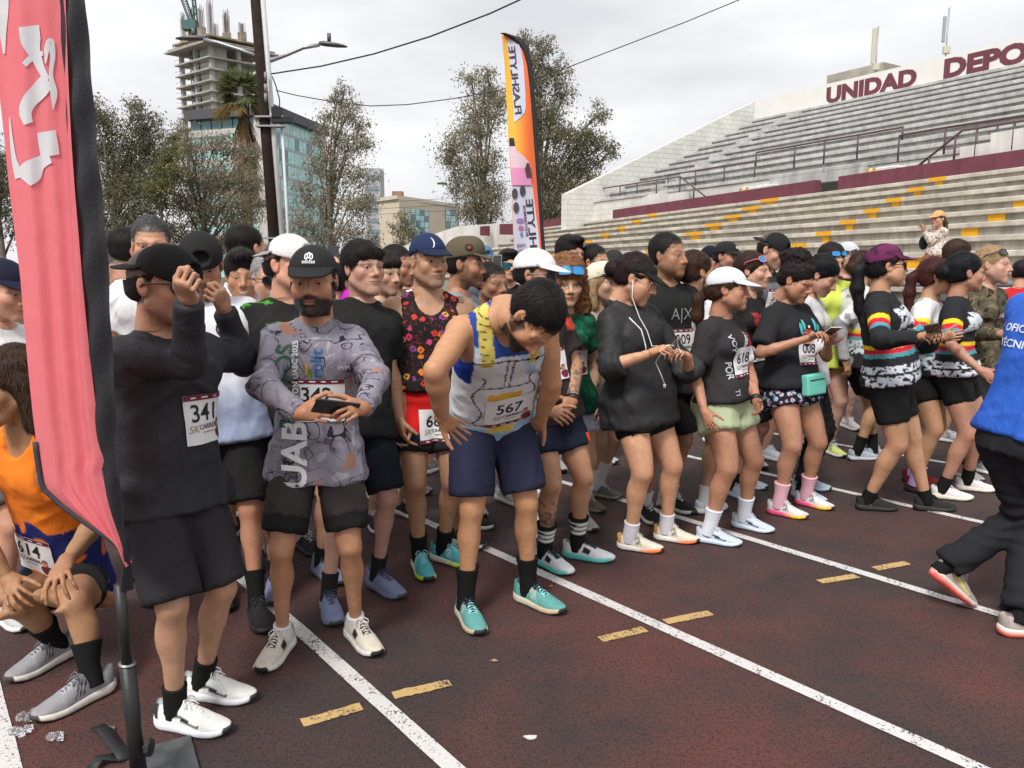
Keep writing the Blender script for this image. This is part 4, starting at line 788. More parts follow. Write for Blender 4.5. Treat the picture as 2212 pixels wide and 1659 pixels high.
    a = p - d * ln * .3 + nn_ * .0003; m = p + d * ln * .35 + nn_ * .0016; e_ = p + d * ln * .9 - nn_ * ln * .10
    if s == 'undercap': n_ = 0; a = a[:0]; m = m[:0]; e_ = e_[:0]; w_ = w_[:0]
    SV = np.stack([a, m + w_, e_, m - w_], 1).reshape(-1, 3); SQ = np.arange(len(SV)).reshape(-1, 4) + len(V)
    V = np.concatenate([V, SV]); Q = np.concatenate([Q, SQ]); sh = np.concatenate([sh, np.repeat(r_.uniform(.5, 1.9, n_), 4)])
    _HS[key] = (V, Q, sh); return _HS[key]
_CS = {}
def cap_mesh(kind, h=.0058):
    """dome and brim of a cap; kind: ball, snap, visor, back"""
    if kind in _CS: return _CS[kind]
    F = Field(); k = kind
    hi = .094 if k != 'snap' else .104
    F.ell((0, -.012, .036), (.0850, .1065, hi), k=.01)
    if k == 'snap': F.ell((0, .045, .082), (.070, .05, .055), k=.04)
    F.plane((0, 0, .038), (0, .20, -1), k=.003)
    if k == 'visor': F.ell((0, -.03, .16), (.12, .155, .085), k=.004, op='s')
    if k == 'back': F.ell((0, -.115, .062), (.036, .04, .028), k=.004, op='s')
    D, l, hh = F.sample(h); V, Q = surfnet(D, l, hh, 1)
    N = vnormals(V, Q); an = np.arctan2(V[:, 0], V[:, 1] + .012); seam = np.exp(-((np.mod(an, math.pi / 3) - math.pi / 6) / .03) ** 2) * (V[:, 2] > .06)
    V = V - N * (.0012 * seam)[:, None]
    # brim: a curved plate
    nu, nv = 17, 9; P = []
    for side in (1, -1):
        for j in range(nv):
            for i in range(nu):
                a = (i / (nu - 1) - .5) * 2; r = j / (nv - 1)
                w = .082; ln = .076 if k != 'snap' else .072
                x = a * (w * (1 - .06 * r)); ed = math.sqrt(max(0, 1 - (abs(a) ** 2.6)))
                y0 = .094 * math.sqrt(max(0, 1 - (x / .0885) ** 2)) - .012; y = y0 + r * (.012 + ln * ed)
                curve = .020 if k not in ('snap',) else .006
                zz = .060 - .26 * (y - .08) - curve * a * a + side * .0022 - (.006 * r)
                P.append((x, y, zz))
    P = np.array(P); B = []
    n = nu * nv
    for j in range(nv - 1):
        for i in range(nu - 1):
            q = (j * nu + i, j * nu + i + 1, (j + 1) * nu + i + 1, (j + 1) * nu + i); B.append(q); B.append(tuple(n + v for v in q[::-1]))
    for i in range(nu - 1): B.append(((nv - 1) * nu + i, (nv - 1) * nu + i + 1, n + (nv - 1) * nu + i + 1, n + (nv - 1) * nu + i))
    for j in range(nv - 1):
        for c0 in (0, nu - 1): B.append((j * nu + c0, (j + 1) * nu + c0, n + (j + 1) * nu + c0, n + j * nu + c0))
    _CS[kind] = (V, Q, P, np.array(B)); return _CS[kind]
# ---------------------------------------------------------------- hands (right hand: origin wrist, Y along fingers, Z back of hand, thumb at -X)
_HM = {}
POSE = {'relax': ((.35, .45, .3), (.45, .55, .35), (.55, .6, .4), (.6, .65, .4), (.5, .25, .25)),
        'hold': ((.75, .8, .5), (.85, .9, .6), (.9, .95, .6), (.95, 1.0, .6), (.25, .35, .4)),
        'pinch': ((.9, .75, .35), (.95, .8, .5), (1.0, .95, .6), (1.05, 1.0, .7), (.15, .3, .3)),
        'fist': ((1.2, 1.4, .8), (1.25, 1.45, .8), (1.3, 1.5, .8), (1.3, 1.5, .8), (1.1, .9, .8)),
        'flat': ((.12, .15, .1), (.15, .18, .12), (.18, .2, .12), (.2, .22, .15), (.45, .15, .15)),
        'drape': ((.35, .6, .3), (.4, .65, .3), (.45, .7, .35), (.5, .7, .4), (.55, .2, .2))}
def hand_mesh(pose, h):
    key = (pose, h)
    if key in _HM: return _HM[key]
    F = Field(); F.cone((0, -.012, 0), (0, .012, 0), .0275, .0265, k=.012)
    F.ell((-.006, .050, -.001), (.036, .050, .0155), k=.018); F.ell((-.024, .035, -.008), (.018, .034, .016), k=.014)
    sp = {'drape': .17, 'flat': .09}.get(pose, .06)
    for i, (bx, L) in enumerate(((-.029, (.043, .026, .021)), (-.0095, (.047, .030, .022)), (.010, (.043, .028, .021)), (.0275, (.034, .021, .018)))):
        p = np.array((bx, .084 - .006 * (i == 3) - .004 * (i == 0), .001)); a = 0; dx = (i - 1.5) * sp
        for j, (l_, c) in enumerate(zip(L, POSE[pose][i])):
            a += c; d = np.array((math.sin(dx) * math.cos(a * .6), math.cos(a), -math.sin(a))); q = p + nrm(d) * l_
            r = (.0084, .0076, .0070, .0060)[j:j + 2]; F.cone(p, q, r[0] * (.9 if i == 3 else 1), r[1] * (.9 if i == 3 else 1), k=.0035); p = q
    c = POSE[pose][4]; p = np.array((-.026, .022, -.006)); az = -.95 + c[0] * .55
    for j, (l_, r0, r1, cc) in enumerate(((.044, .0135, .0108, 0), (.032, .0105, .0095, c[1]), (.026, .0095, .0075, c[2]))):
        az += cc * .75; q = p + l_ * nrm((math.sin(az), math.cos(az), -.35 - .2 * j)); F.cone(p, q, r0, r1, k=.005); p = q
    D, l, hh = F.sample(h); V, Q = surfnet(D, l, hh, 1)
    _HM[key] = (V, Q); return _HM[key]
# ================================================================ shoes
def shoe_meshes():    # rings of the sole and upper
    tw = np.array([(0, .012), (.03, .026), (.12, .034), (.35, .036), (.65, .047), (.82, .043), (.93, .033), (.985, .019), (1, .005)])
    W = lambda s: np.interp(s, tw[:, 0], tw[:, 1]); Yy = lambda s: -.075 + .285 * s
    z0 = lambda s: .020 * max(0, (s - .72) / .28) ** 2 + .010 * max(0, (.1 - s) / .1) ** 2
    z1 = lambda s: np.interp(s, (0, .1, .4, .7, .9, 1), (.046, .043, .037, .030, .033, .036))
    ss = np.concatenate([np.linspace(0, .1, 5), np.linspace(.12, .9, 40), np.linspace(.93, 1, 5)])
    V, Q, C = [], [], []
    for s in ss:
        w = W(s); a, b = z0(s), z1(s); wt = w + .0055
        pr = [(-w * .9, a), (-wt * 1.0, a + .3 * (b - a)), (-wt * .96, a + .75 * (b - a)), (-w * .9, b + .001), (w * .9, b + .001), (wt * .96, a + .75 * (b - a)), (wt, a + .3 * (b - a)), (w * .9, a)]
        V += [(x, Yy(s) + (.004 if s > .99 else (-.004 if s < .01 else 0)), z) for x, z in pr]; C += [(s, (z - a) / max(b - a, 1e-4)) for x, z in pr]
    n = 8
    for i in range(len(ss) - 1):
        for k in range(n): Q.append((i * n + k, (i + 1) * n + k, (i + 1) * n + (k + 1) % n, i * n + (k + 1) % n))
    caps = [(0, 1, 2, 3), (0, 3, 4, 7), (4, 5, 6, 7)]; e_ = (len(ss) - 1) * n
    Q += caps + [tuple(e_ + v for v in q[::-1]) for q in caps]
    sole = (np.array(V), np.array(Q), np.array(C))
    V, Q, C = [], [], []; m = 25
    ht = lambda s: np.interp(s, (0, .05, .2, .33, .40, .55, .7, .85, .95, 1), (.096, .104, .092, .100, .108, .084, .064, .052, .045, .038))
    for s in ss:
        w = W(s) * .985; zb = z1(s) - .008; H = ht(s)
        for k in range(m):
            th = math.pi * k / (m - 1); c, q = math.cos(th), math.sin(th)
            nar = 1 - .30 * q ** 2 * (1 - sstep(.4, .7, np.array([s]))[0])
            V.append((w * nar * math.copysign(abs(c) ** .75, c), Yy(s) + (-.006 * q if s < .06 else 0), zb + (H - zb) * q ** .85)); C.append((s, th))
    for i in range(len(ss) - 1):
        for k in range(m - 1): Q.append((i * m + k, i * m + k + 1, (i + 1) * m + k + 1, (i + 1) * m + k))
    for i0 in (0, (len(ss) - 1) * m):
        for k in range(m // 2): Q.append((i0 + k, i0 + m - 1 - k, i0 + m - 2 - k, i0 + k + 1) if i0 == 0 else (i0 + k, i0 + k + 1, i0 + m - 2 - k, i0 + m - 1 - k))
    up = (np.array(V), np.array(Q), np.array(C))
    lb = MB()
    for i in range(6):
        s = .42 + .042 * i; y = Yy(s); zt = ht(s); w = .021 - .001 * i; sg = 1 if i % 2 else -1
        lb.tube([(-w, y - sg * .003, zt - .007), (0, y, zt + .003), (w, y + sg * .003, zt - .007)], .0032, 5)
    for sg in (-1, 1):
        y = Yy(.42); z = ht(.42)
        lb.tube([(0, y, z + .004), (sg * .018, y + .004, z + .012), (sg * .034, y + .008, z - .002), (sg * .028, y + .016, z - .012), (sg * .01, y + .008, z + .002)], .0026, 5)
        lb.tube([(0, y, z + .004), (sg * .014, y + .02, z - .004), (sg * .022, y + .034, z - .018)], .0024, 5)
    return sole, up, lb
_SOLE, _UP, _LACE = shoe_meshes(); _LACE_ME = None; _SHOE = {}
def shoe_set(st):
    """style: dict up, stripe, toe, tongue, sole, sole2 (toe end of the midsole), tread, lace, kind"""
    key = repr(sorted(st.items()))
    if key in _SHOE: return _SHOE[key]
    g = lambda k, d: np.array(st.get(k, d), float)
    up = g('up', (.6, .6, .6)); s, th = _UP[2].T; C = np.repeat(up[None], len(s), 0); q = np.sin(th)
    kd = st.get('kind', 'stripe'); sc = g('stripe', up * .3)
    if kd == 'stripe':
        f = (s - .40 + (q - .4) * .12) / .052; C[((np.mod(f, 1) < .5) & (f > 0) & (f < 3) & (q < .80) & (q > .15))] = sc
    elif kd == 'swoosh':
        C[(np.abs(q - .25 - 1.6 * (s - .5) ** 2 - .5 * (.6 - s).clip(0)) < .10) & (s > .25) & (s < .68)] = sc
    elif kd == 'patch':
        C[(s > .34) & (s < .62) & (q > .2) & (q < .65) & (np.abs(s - .48 - .1 * (q - .4)) < .07)] = sc
    C[(s > .86) & (q < .9)] = g('toe', up); C[(s < .10)] = g('heel', up * .8)
    C[(q > .93) & (s > .36) & (s < .66)] = g('tongue', up * .75)
    C[(q > .80) & (s > .06) & (s < .36)] = g('collar', up * .35)
    C *= (1 + .07 * noise3(_UP[0] * 90))[:, None]
    u = mesh_np('upper', _UP[0], _UP[1], np.clip(C, 0, 1))
    s, v = _SOLE[2].T; a, b = g('sole', (.75, .75, .73)), g('sole2', st.get('sole', (.75, .75, .73)))
    C = lerpc(a, b, sstep(.35, .75, s)); C[v < .12] = g('tread', (.03, .03, .03)); C[(s > .96)] = g('tip', (.04, .04, .045))
    if 'band' in st: C[(v > .2) & (v < .6) & (s < .8)] = g('band', a)
    C *= (1 + .08 * noise3(_SOLE[0] * 60))[:, None]
    so = mesh_np('sole', _SOLE[0], _SOLE[1], np.clip(C, 0, 1))
    la = _LACE.mesh('laces', True); la.materials.append(mat('lace_%s' % key[:0] + str(len(_SHOE)), g('lace', (.7, .7, .7)), .8))
    u.materials.append(M_SHOE); so.materials.append(M_SOLE)
    _SHOE[key] = (u, so, la); return _SHOE[key]
M_SKIN = mat('skin', attr='Col', rough=.46, spec=.42, noise=.10, nscale=38, bump=.0011, bscale=300, sss=.12, detail=6)
M_CLOTH = mat('cloth', attr='Col', rough=.88, spec=.14, noise=.07, nscale=260, bump=.0007, bscale=520, wrinkle=.0050)
M_CLOTHN = mat('nylon_cloth', attr='Col', rough=.6, spec=.25, noise=.06, nscale=60, bump=.0008, bscale=90, wrinkle=.008)
M_HAIR = mat('hair', attr='Col', rough=.5, spec=.18, noise=.45, nscale=420, bump=.0022, bscale=420, bstretch=(1, .22, .3))
M_CAP = mat('cap_cloth', attr='Col', rough=.85, spec=.2, noise=.06, nscale=300, bump=.0006, bscale=600)
M_SHOE = mat('shoe_mesh', attr='Col', rough=.8, spec=.25, noise=.10, nscale=150, bump=.001, bscale=500)
M_SOLE = mat('shoe_foam', attr='Col', rough=.6, spec=.3, noise=.10, nscale=60, bump=.0006, bscale=200)
M_SOCK = mat('sock', attr='Col', rough=.95, spec=.1, noise=.06, nscale=300, bump=.0008, bscale=500)
M_PAPER = mat('bib_paper', (.78, .78, .78), .55, .3, noise=.03, nscale=30)
M_INK = mat('black_ink', (.02, .018, .02), .5)
M_MAROON = mat('maroon_ink', (.16, .018, .035), .5, noise=.25, nscale=90)
M_TAN = mat('tan_ink', (.42, .34, .22), .5)
M_GLASSD = mat('dark_lens', (.012, .013, .016), .08, .6, coat=.5)
M_PLASTIC = mat('black_plastic', (.015, .015, .016), .35, .5)
def ink(r, g, b): return mat('print_%d_%d_%d' % (r, g, b), srgb(r, g, b), .6, .25, noise=.06, nscale=80)
# ================================================================ people
SK = dict(tan=(.52, .285, .17), brown=(.42, .215, .12), dark=(.32, .155, .085), light=(.60, .36, .24), red=(.50, .25, .15), olive=(.46, .25, .145))
def ray_hit(par, px, py, L, sign):
    """point on the sight line at bone length L from the parent joint (near or far solution)"""
    d = nrm(ray(px, py)); o = CAMP - par; b = d @ o; c = o @ o - L * L; disc = b * b - c
    if disc <= 0: return CAMP + d * (-b)
    return CAMP + d * (-b - sign * math.sqrt(disc))
def ik(H, A, l1, l2, pole):
    v = A - H; d = np.linalg.norm(v); s = max(1, d / (.998 * (l1 + l2))); l1, l2 = l1 * s, l2 * s; u = v / d
    a = (l1 * l1 - l2 * l2 + d * d) / (2 * d); hgt = math.sqrt(max(l1 * l1 - a * a, 0)); p = pole - u * (pole @ u)
    return H + u * a + nrm(p) * hgt
class Person: pass
TM = np.array([(-.16, .158, .112), (0, .166, .118), (.14, .156, .112), (.32, .148, .106), (.52, .158, .112), (.70, .168, .116), (.84, .150, .098), (.93, .092, .072), (1.0, .060, .058)])
TF = np.array([(-.16, .186, .132), (0, .184, .132), (.14, .160, .116), (.32, .132, .100), (.52, .134, .100), (.70, .144, .106), (.84, .128, .088), (.93, .078, .062), (1.0, .050, .050)])
def person(label, head, feet=None, Y=None, yaw=0, hyaw=None, hpitch=6, hroll=0, sex='m', fat=0., wid=1., skin='tan', ht=None, hd=0., hips=None, neck=None, arms=None, knees=None, fyaw=(-12, 12), fpitch=(0, 0),
           shirt=None, shorts=None, shoe=None, sock=None, hair='short', hairc=(.014, .011, .010), cap=None, face=None, hs=1., tattoo=None, spread=.13, shoes=True, root=None, hoff=None, group=None, legs=True, lod=None, ppitch=0, stand=0.0, armk=1., legk=1., hres=None):
    k = Person(); k.label = label
    ry = math.radians(yaw); fwd = np.array([math.sin(ry), -math.cos(ry), 0]); right = np.array([fwd[1], -fwd[0], 0]); up = np.array([0, 0, 1.0])
    vt = np.random.default_rng(sum(map(ord, label)) * 3 + 1); sk = np.array(SK[skin] if isinstance(skin, str) else skin) * (1.08, 1.09, 1.16) * vt.uniform(.86, 1.16) * np.array((1 + vt.uniform(-.03, .03), 1 + vt.uniform(-.05, .05), 1 + vt.uniform(-.09, .10)))
    if feet is not None:
        FT = [gnd(*p) if len(p) == 2 else np.array(p[2:]) if p[0] is None else at(p[0], p[1], p[2]) for p in feet]; mid = (FT[0] + FT[1]) / 2
        for q in FT: q[2] = max(q[2], 0)
        Hc = at(head[0], head[1], mid[1] + hd)
    else:
        Hc = at(head[0], head[1], Y); mid = np.array([Hc[0], Hc[1], stand]) - fwd * .05
        FT = [mid + right * spread * s_ + fwd * o_ for s_, o_ in ((1, .04), (-1, -.04))]
    if ht is None: ht = (Hc[2] - stand) / .936
    s = ht / 1.7; hs = hs * 1.09 * (.6 + .4 * s) * (.98 if sex == 'f' else 1.0)
    R0 = np.array([mid[0], mid[1], stand]); k.R0 = R0
    k.near = Hc[1]; hN = lod if lod is not None else (0 if k.near < 4.0 else 1 if k.near < 6.6 else 2)
    rh, rb, rf, rc = ((.0039, .0148, .0048, .0102), (.0060, .0205, .0072, .0145), (.0085, .027, .011, .021))[hN]
    rh = hres or rh
    # ---- skeleton
    hp = math.radians(hpitch)
    N = Hc + up * (-.152 * hs + .03 * math.sin(abs(hp))) - fwd * (.035 + .09 * math.sin(hp))
    if neck is not None: N = at(neck[0], neck[1], Hc[1] + neck[2])
    if hips is not None: P = at(hips[0], hips[1], mid[1] + hips[2])
    else: P = np.array([*(.55 * mid[:2] + .45 * N[:2] - .02 * fwd[:2]), stand + .53 * ht])
    Z = nrm(N - P); L = np.linalg.norm(N - P); X = nrm(right - Z * (right @ Z)); Yv = np.cross(Z, X)
    k.P, k.N, k.Z, k.L, k.X, k.Yv, k.s = P, N, Z, L, X, Yv, s
    sw = (.153 if sex == 'm' else .140) * s * wid
    SH = {1: P + Z * L * .862 + X * sw, -1: P + Z * L * .862 - X * sw}
    hx = right if ppitch == 0 else right
    HP = {1: P + hx * .080 * s - up * .03 * s, -1: P - hx * .080 * s - up * .03 * s}
    AN = {1: FT[0] + up * .078, -1: FT[1] + up * .078}
    KN = {}
    for i, sd in enumerate((1, -1)):
        kp = knees[i] if knees else None
        if kp is not None: KN[sd] = at(kp[0], kp[1], HP[sd][1] + kp[2])
        else: KN[sd] = ik(HP[sd], AN[sd], .245 * ht, .246 * ht, fwd + right * sd * .18)
    EL, WR, HD, BK = {}, {}, {}, {}
    arms = arms or {}
    la, lf = .172 * ht, .148 * ht
    for sd, nm in ((1, 'R'), (-1, 'L')):
        a = arms.get(nm, {})
        if 'e' in a: EL[sd] = ray_hit(SH[sd], a['e'][0], a['e'][1], la, a['e'][2])
        else: EL[sd] = SH[sd] + nrm(-up * 1 + right * sd * .22 - fwd * .10) * la
        if 'w' in a: WR[sd] = ray_hit(EL[sd], a['w'][0], a['w'][1], lf, a['w'][2])
        else: WR[sd] = EL[sd] + nrm(-up * 1 + right * sd * .02 + fwd * .28) * lf
        fd = nrm(WR[sd] - EL[sd])
        loc = lambda v: right * v[0] * 1 + fwd * v[1] + up * v[2]
        HD[sd] = nrm(loc(a['dir'])) if 'dir' in a else (nrm(ray_hit(WR[sd], a['f'][0], a['f'][1], .17 * s, a['f'][2]) - WR[sd]) if 'f' in a else nrm(fd + fwd * .12))
        bk = loc(a['back']) if 'back' in a else right * sd
        BK[sd] = nrm(bk - HD[sd] * (bk @ HD[sd]))
    k.SH, k.EL, k.WR, k.HD, k.KN, k.HP, k.AN, k.Hc = SH, EL, WR, HD, KN, HP, AN, Hc
    k.fwd, k.right, k.up = fwd, right, up
    # head frame
    hy = math.radians(hyaw if hyaw is not None else yaw); hf = np.array([math.sin(hy), -math.cos(hy), 0]); hr = np.array([hf[1], -hf[0], 0])
    hf2 = hf * math.cos(hp) - up * math.sin(hp); hu = np.cross(hr, hf2); rl = math.radians(hroll)
    hr2 = hr * math.cos(rl) + hu * math.sin(rl); hu2 = np.cross(hr2, hf2)
    HM = np.array([hr2, hf2, hu2]); k.HM = HM; k.hs = hs
    vr = np.random.default_rng(sum(map(ord, label)) * 7 + int(head[0])); vary = np.array((1 + vr.uniform(-.045, .05), 1 + vr.uniform(-.03, .03), 1 + vr.uniform(-.04, .035)))
    toW = lambda V: (V * hs * vary) @ HM + Hc - R0
    k.toW = toW
    # ---- skin
    T = (TM if sex == 'm' else TF).copy(); T[:, 1:] *= s * (.94 if sex == 'm' else .96); T[:, 1] *= wid * (1 + .12 * fat); T[:, 2] *= (.55 + .45 * wid) * (1 + .12 * fat)
    sh_ = fat * .05 * s * np.exp(-((T[:, 0] - .2) / .25) ** 2); T = np.c_[T, sh_]; T[:, 2] += sh_ * .7
    fk = (.5 + .5 * s) * (1 + .13 * fat) * (.92 if sex == 'm' else .93) * armk
    sk_kind = (shirt or {}).get('kind', 'tee')
    F = Field(); O = lambda p: p - R0
    hn = toW(np.array([[0, -.030, -.10]]))[0]
    F.cone(hn, O(N) - Z * .02, .051 * fk, .060 * fk, k=.03)
    for sd in (1, -1):
        F.cone(O(N) - Z * .03 * s + X * sd * .03, O(SH[sd]) - X * sd * .02 + Z * .005, .046 * fk, .046 * fk, k=.05)
        ua = EL[sd] - SH[sd]; fa = WR[sd] - EL[sd]; el_n = nrm(np.cross(ua, fa)) if np.linalg.norm(np.cross(ua, fa)) > 1e-3 else X; bi = nrm(np.cross(el_n, ua)); bi = bi if bi @ fa > 0 else -bi
        F.ell(O(SH[sd]) + X * sd * .010 - Z * .012, (.050 * fk, .052 * fk, .060 * fk), R=np.array([X, Yv, Z]), k=.025)
        F.cone(O(SH[sd] + ua * .10), O(SH[sd] + ua * .55), .046 * fk, .043 * fk, k=.02); F.cone(O(SH[sd] + ua * .5), O(EL[sd]), .042 * fk, .036 * fk, k=.012)
        F.ell(O(SH[sd] + ua * .58) + bi * .012, (.034 * fk, .034 * fk, .075 * fk), R=np.array([el_n, bi, nrm(ua)]), k=.02)
        F.ell(O(EL[sd]) - bi * .010, (.030 * fk,) * 3, k=.012)
        m1 = EL[sd] * .74 + WR[sd] * .26
        F.cone(O(EL[sd]), O(m1) + el_n * .004, .036 * fk, .041 * fk, k=.012); F.cone(O(m1) + el_n * .004, O(EL[sd] * .3 + WR[sd] * .7), .0405 * fk, .030 * fk, k=.012); F.cone(O(EL[sd] * .35 + WR[sd] * .65), O(WR[sd]), .031 * fk, .0255 * fk, k=.01)
        if legs:
            hk = (.5 + .5 * s) * (.93 if sex == 'm' else 1.12) * legk
            pf = nrm(np.cross(X, KN[sd] - HP[sd])); pf = pf if pf @ fwd > 0 else -pf
            F.cone(O(HP[sd]), O(KN[sd]), .090 * hk * (1 + .16 * fat) * (1.05 if sex == 'f' else 1), .052 * hk * (1 + .10 * fat), k=.03)
            F.ell(O(HP[sd] * .45 + KN[sd] * .55) + pf * .020 + X * sd * .01, (.055 * hk, .050 * hk, .16 * hk), R=np.array([X, pf, nrm(HP[sd] - KN[sd])]), k=.03)
            F.ell(O(HP[sd] * .12 + KN[sd] * .88) + pf * .014 - X * sd * .022, (.026 * hk, .028 * hk, .045 * hk), R=np.array([X, pf, nrm(HP[sd] - KN[sd])]), k=.02)
            F.ell(O(KN[sd]) + pf * .026 - up * .002, (.026 * hk, .024 * hk, .030 * hk), R=np.array([X, pf, up]), k=.016)
            sh_d = nrm(AN[sd] - KN[sd]); bk_ = nrm(np.cross(X, sh_d)); bk_ = bk_ if bk_ @ fwd < 0 else -bk_; sx_ = np.cross(bk_, sh_d); LS = np.linalg.norm(AN[sd] - KN[sd]); cf = 1 + .10 * fat
            F.cone(O(KN[sd]), O(KN[sd] * .66 + AN[sd] * .34) + bk_ * .010, .046 * hk * cf, .044 * hk * cf, k=.02); F.cone(O(KN[sd] * .7 + AN[sd] * .3) + bk_ * .008, O(AN[sd]), .043 * hk * cf, .0275 * hk * cf, k=.015)
            for q_, ln_ in ((1, .30), (-1, .33)): F.ell(O(KN[sd] + (AN[sd] - KN[sd]) * ln_) + bk_ * .026 + sx_ * q_ * .017, (.030 * hk * cf, .032 * hk * cf, .085 * hk), R=np.array([sx_, bk_, sh_d]), k=.022)
            F.cone(O(KN[sd] + (AN[sd] - KN[sd]) * .12) - bk_ * .022, O(KN[sd] + (AN[sd] - KN[sd]) * .75) - bk_ * .014, .018 * hk, .014 * hk, k=.02)
            F.cone(O(AN[sd]), O(AN[sd]) - up * .04, .031 * hk, .032 * hk, k=.015)
            for q_ in (1, -1): F.ell(O(AN[sd]) + sx_ * q_ * .024, (.012, .012, .016), k=.01)
    Ts = T.copy(); Ts[:, 1:3] -= .004
    F.loft(O(P), O(N), X, Yv, Ts, k=.04, pw=2.3)
    if sk_kind == 'tank':
        for sd in (1, -1): F.ell(O(P + Z * L * .74 + X * sd * .075 * s + Yv * .065 * s), (.085 * s, .055 * s, .065 * s), R=np.array([X, Yv, Z]), k=.04)
    D, l, h = F.sample(rb); V, Q = surfnet(D, l, h, 1)
    C = np.repeat(sk[None], len(V), 0) * (1 + .06 * noise3(V * 9) + .03 * noise3(V * 40))[:, None]
    for sd in (1, -1):        # knees and elbows a little darker and redder
        for J, w_ in ((KN[sd], .06), (EL[sd], .045)):
            g = np.exp(-(((V - O(J)) ** 2).sum(1)) / w_ ** 2); C *= 1 - g[:, None] * np.array((.08, .14, .15))
    if tattoo:
        for sd, a_, b_, sc_ in tattoo:
            A_, B_ = {'fore': (EL, WR), 'calf': (KN, AN), 'upper': (SH, EL)}[a_]; ax_ = O(B_[sd]) - O(A_[sd]); t_ = ((V - O(A_[sd])) @ ax_) / (ax_ @ ax_); dd = np.linalg.norm(V - O(A_[sd]) - t_[:, None] * ax_, axis=1)
            mk = (t_ > b_) & (t_ < sc_) & (dd < .08); pat = np.clip(3 * (np.abs(noise3(V * 42)) < .16) + (noise3(V * 30) > .35) * .6, 0, 1) * mk * .75; C = C * (1 - pat[:, None]) + np.array((.05, .055, .06)) * pat[:, None]
    fc = dict(face or {}); hm = head_mesh(sex, round(fat * 2) / 2 if fat > .2 else 0., fc.pop('nose', 1.), fc.pop('jaw', 1.), fc.get('smile', False), rh)
    if 'hairc' not in fc: fc['hairc'] = hairc
    fc.setdefault('var', (vt.uniform(.65, 1.15), vt.uniform(-.12, .12), vt.uniform(.75, 1.15), vt.uniform(.85, 1.2), vt.uniform(.45, .8)))
    if sex == 'm' and 'stub' not in fc and 'beard' not in fc: fc['stub'] = float(vt.choice((0, 0, .18, .3)))
    hv0 = hm[0].copy(); nz_ = np.exp(-((hv0[:, 0] / .016) ** 2 + ((hv0[:, 2] + .022) / .022) ** 2)) * (hv0[:, 1] > .07); hv0[:, 1] += nz_ * vr.uniform(-.004, .006); hv0[:, 2] -= nz_ * vr.uniform(-.002, .005)
    jw = sstep(-.02, -.09, hv0[:, 2]) * (hv0[:, 2] > -.14); hv0[:, 0] *= 1 + jw * vr.uniform(-.10, .10); hv0[:, 2] -= sstep(-.07, -.1, hv0[:, 2]) * (hv0[:, 1] > .03) * vr.uniform(-.006, .008)
    ck = np.exp(-(((np.abs(hv0[:, 0]) - .045) / .02) ** 2 + ((hv0[:, 2] + .04) / .025) ** 2)) * (hv0[:, 1] > .03); hv0[:, 1] += ck * vr.uniform(-.006, .005); bw_ = np.exp(-((hv0[:, 2] - .022) / .012) ** 2) * (hv0[:, 1] > .06); hv0[:, 1] += bw_ * vr.uniform(-.003, .004)
    HV = toW(hv0); HCc = face_paint(hm[0], sk, **fc)
    VV, QQ, CC = [V, HV], [Q, hm[1] + len(V)], [C, HCc]; n = len(V) + len(HV)
    for sd, nm in ((1, 'R'), (-1, 'L')):
        a = arms.get(nm, {}); hv, hq = hand_mesh(a.get('hand', 'relax'), rf); sz = (.5 + .5 * s) * (1 if sex == 'm' else .9)
        v = hv * sz
        if sd < 0: v = v * np.array((-1, 1, 1)); hq = hq[:, ::-1]
        xh = np.cross(HD[sd], BK[sd]); v = v @ np.array([xh, HD[sd], BK[sd]]) + O(WR[sd])
        VV.append(v); QQ.append(hq + n); n += len(v); c_ = np.repeat(sk[None] * (.95, .88, .86), len(v), 0) * (1 + .06 * noise3(v * 60))[:, None]; CC.append(c_)
    me = mesh_np('person', np.concatenate(VV), np.concatenate(QQ), np.clip(np.concatenate(CC), .005, 1))
    body = obj('person', me, M_SKIN); body.location = R0; k.body = body
    tag(body, label, 'person', group if group is not None else 'runners gathered on the track')
    nb_ = len(V); bN = vnormals(V, Q)
    def tuck(bvh, me=me):
        """keep covered skin under the cloth"""
        if hN > 1: return
        for i in range(nb_):
            v = me.vertices[i].co; r = bvh.find_nearest(v, .022)
            if r[0] is None or r[1] @ Vector(bN[i]) < .72: continue
            sg = (v - r[0]) @ r[1]
            if sg > -.005: me.vertices[i].co = v - r[1] * (sg + .008)
    me_body = me
    # ---- shirt
    sc0 = None
    if shirt is not None:
        st = shirt; kd = st.get('kind', 'tee'); ease = st.get('ease', .014) * s; hem = st.get('hem', .09) * s; loose = st.get('loose', .5)
        F = Field(); t0 = -hem / L
        ts = np.linspace(t0, 1.0, 18); w = np.interp(ts, T[:, 0], T[:, 1]); dp = np.interp(ts, T[:, 0], T[:, 2]); shf = np.interp(ts, T[:, 0], T[:, 3])
        low = ts < .62; ch = np.interp(.68, T[:, 0], T[:, 1]); cd_ = np.interp(.68, T[:, 0], T[:, 2])
        w = np.where(low, np.maximum(w, w * (1 - loose) + ch * loose), w) + ease; dp = np.where(low, np.maximum(dp, dp * (1 - loose) + cd_ * loose), dp) + ease
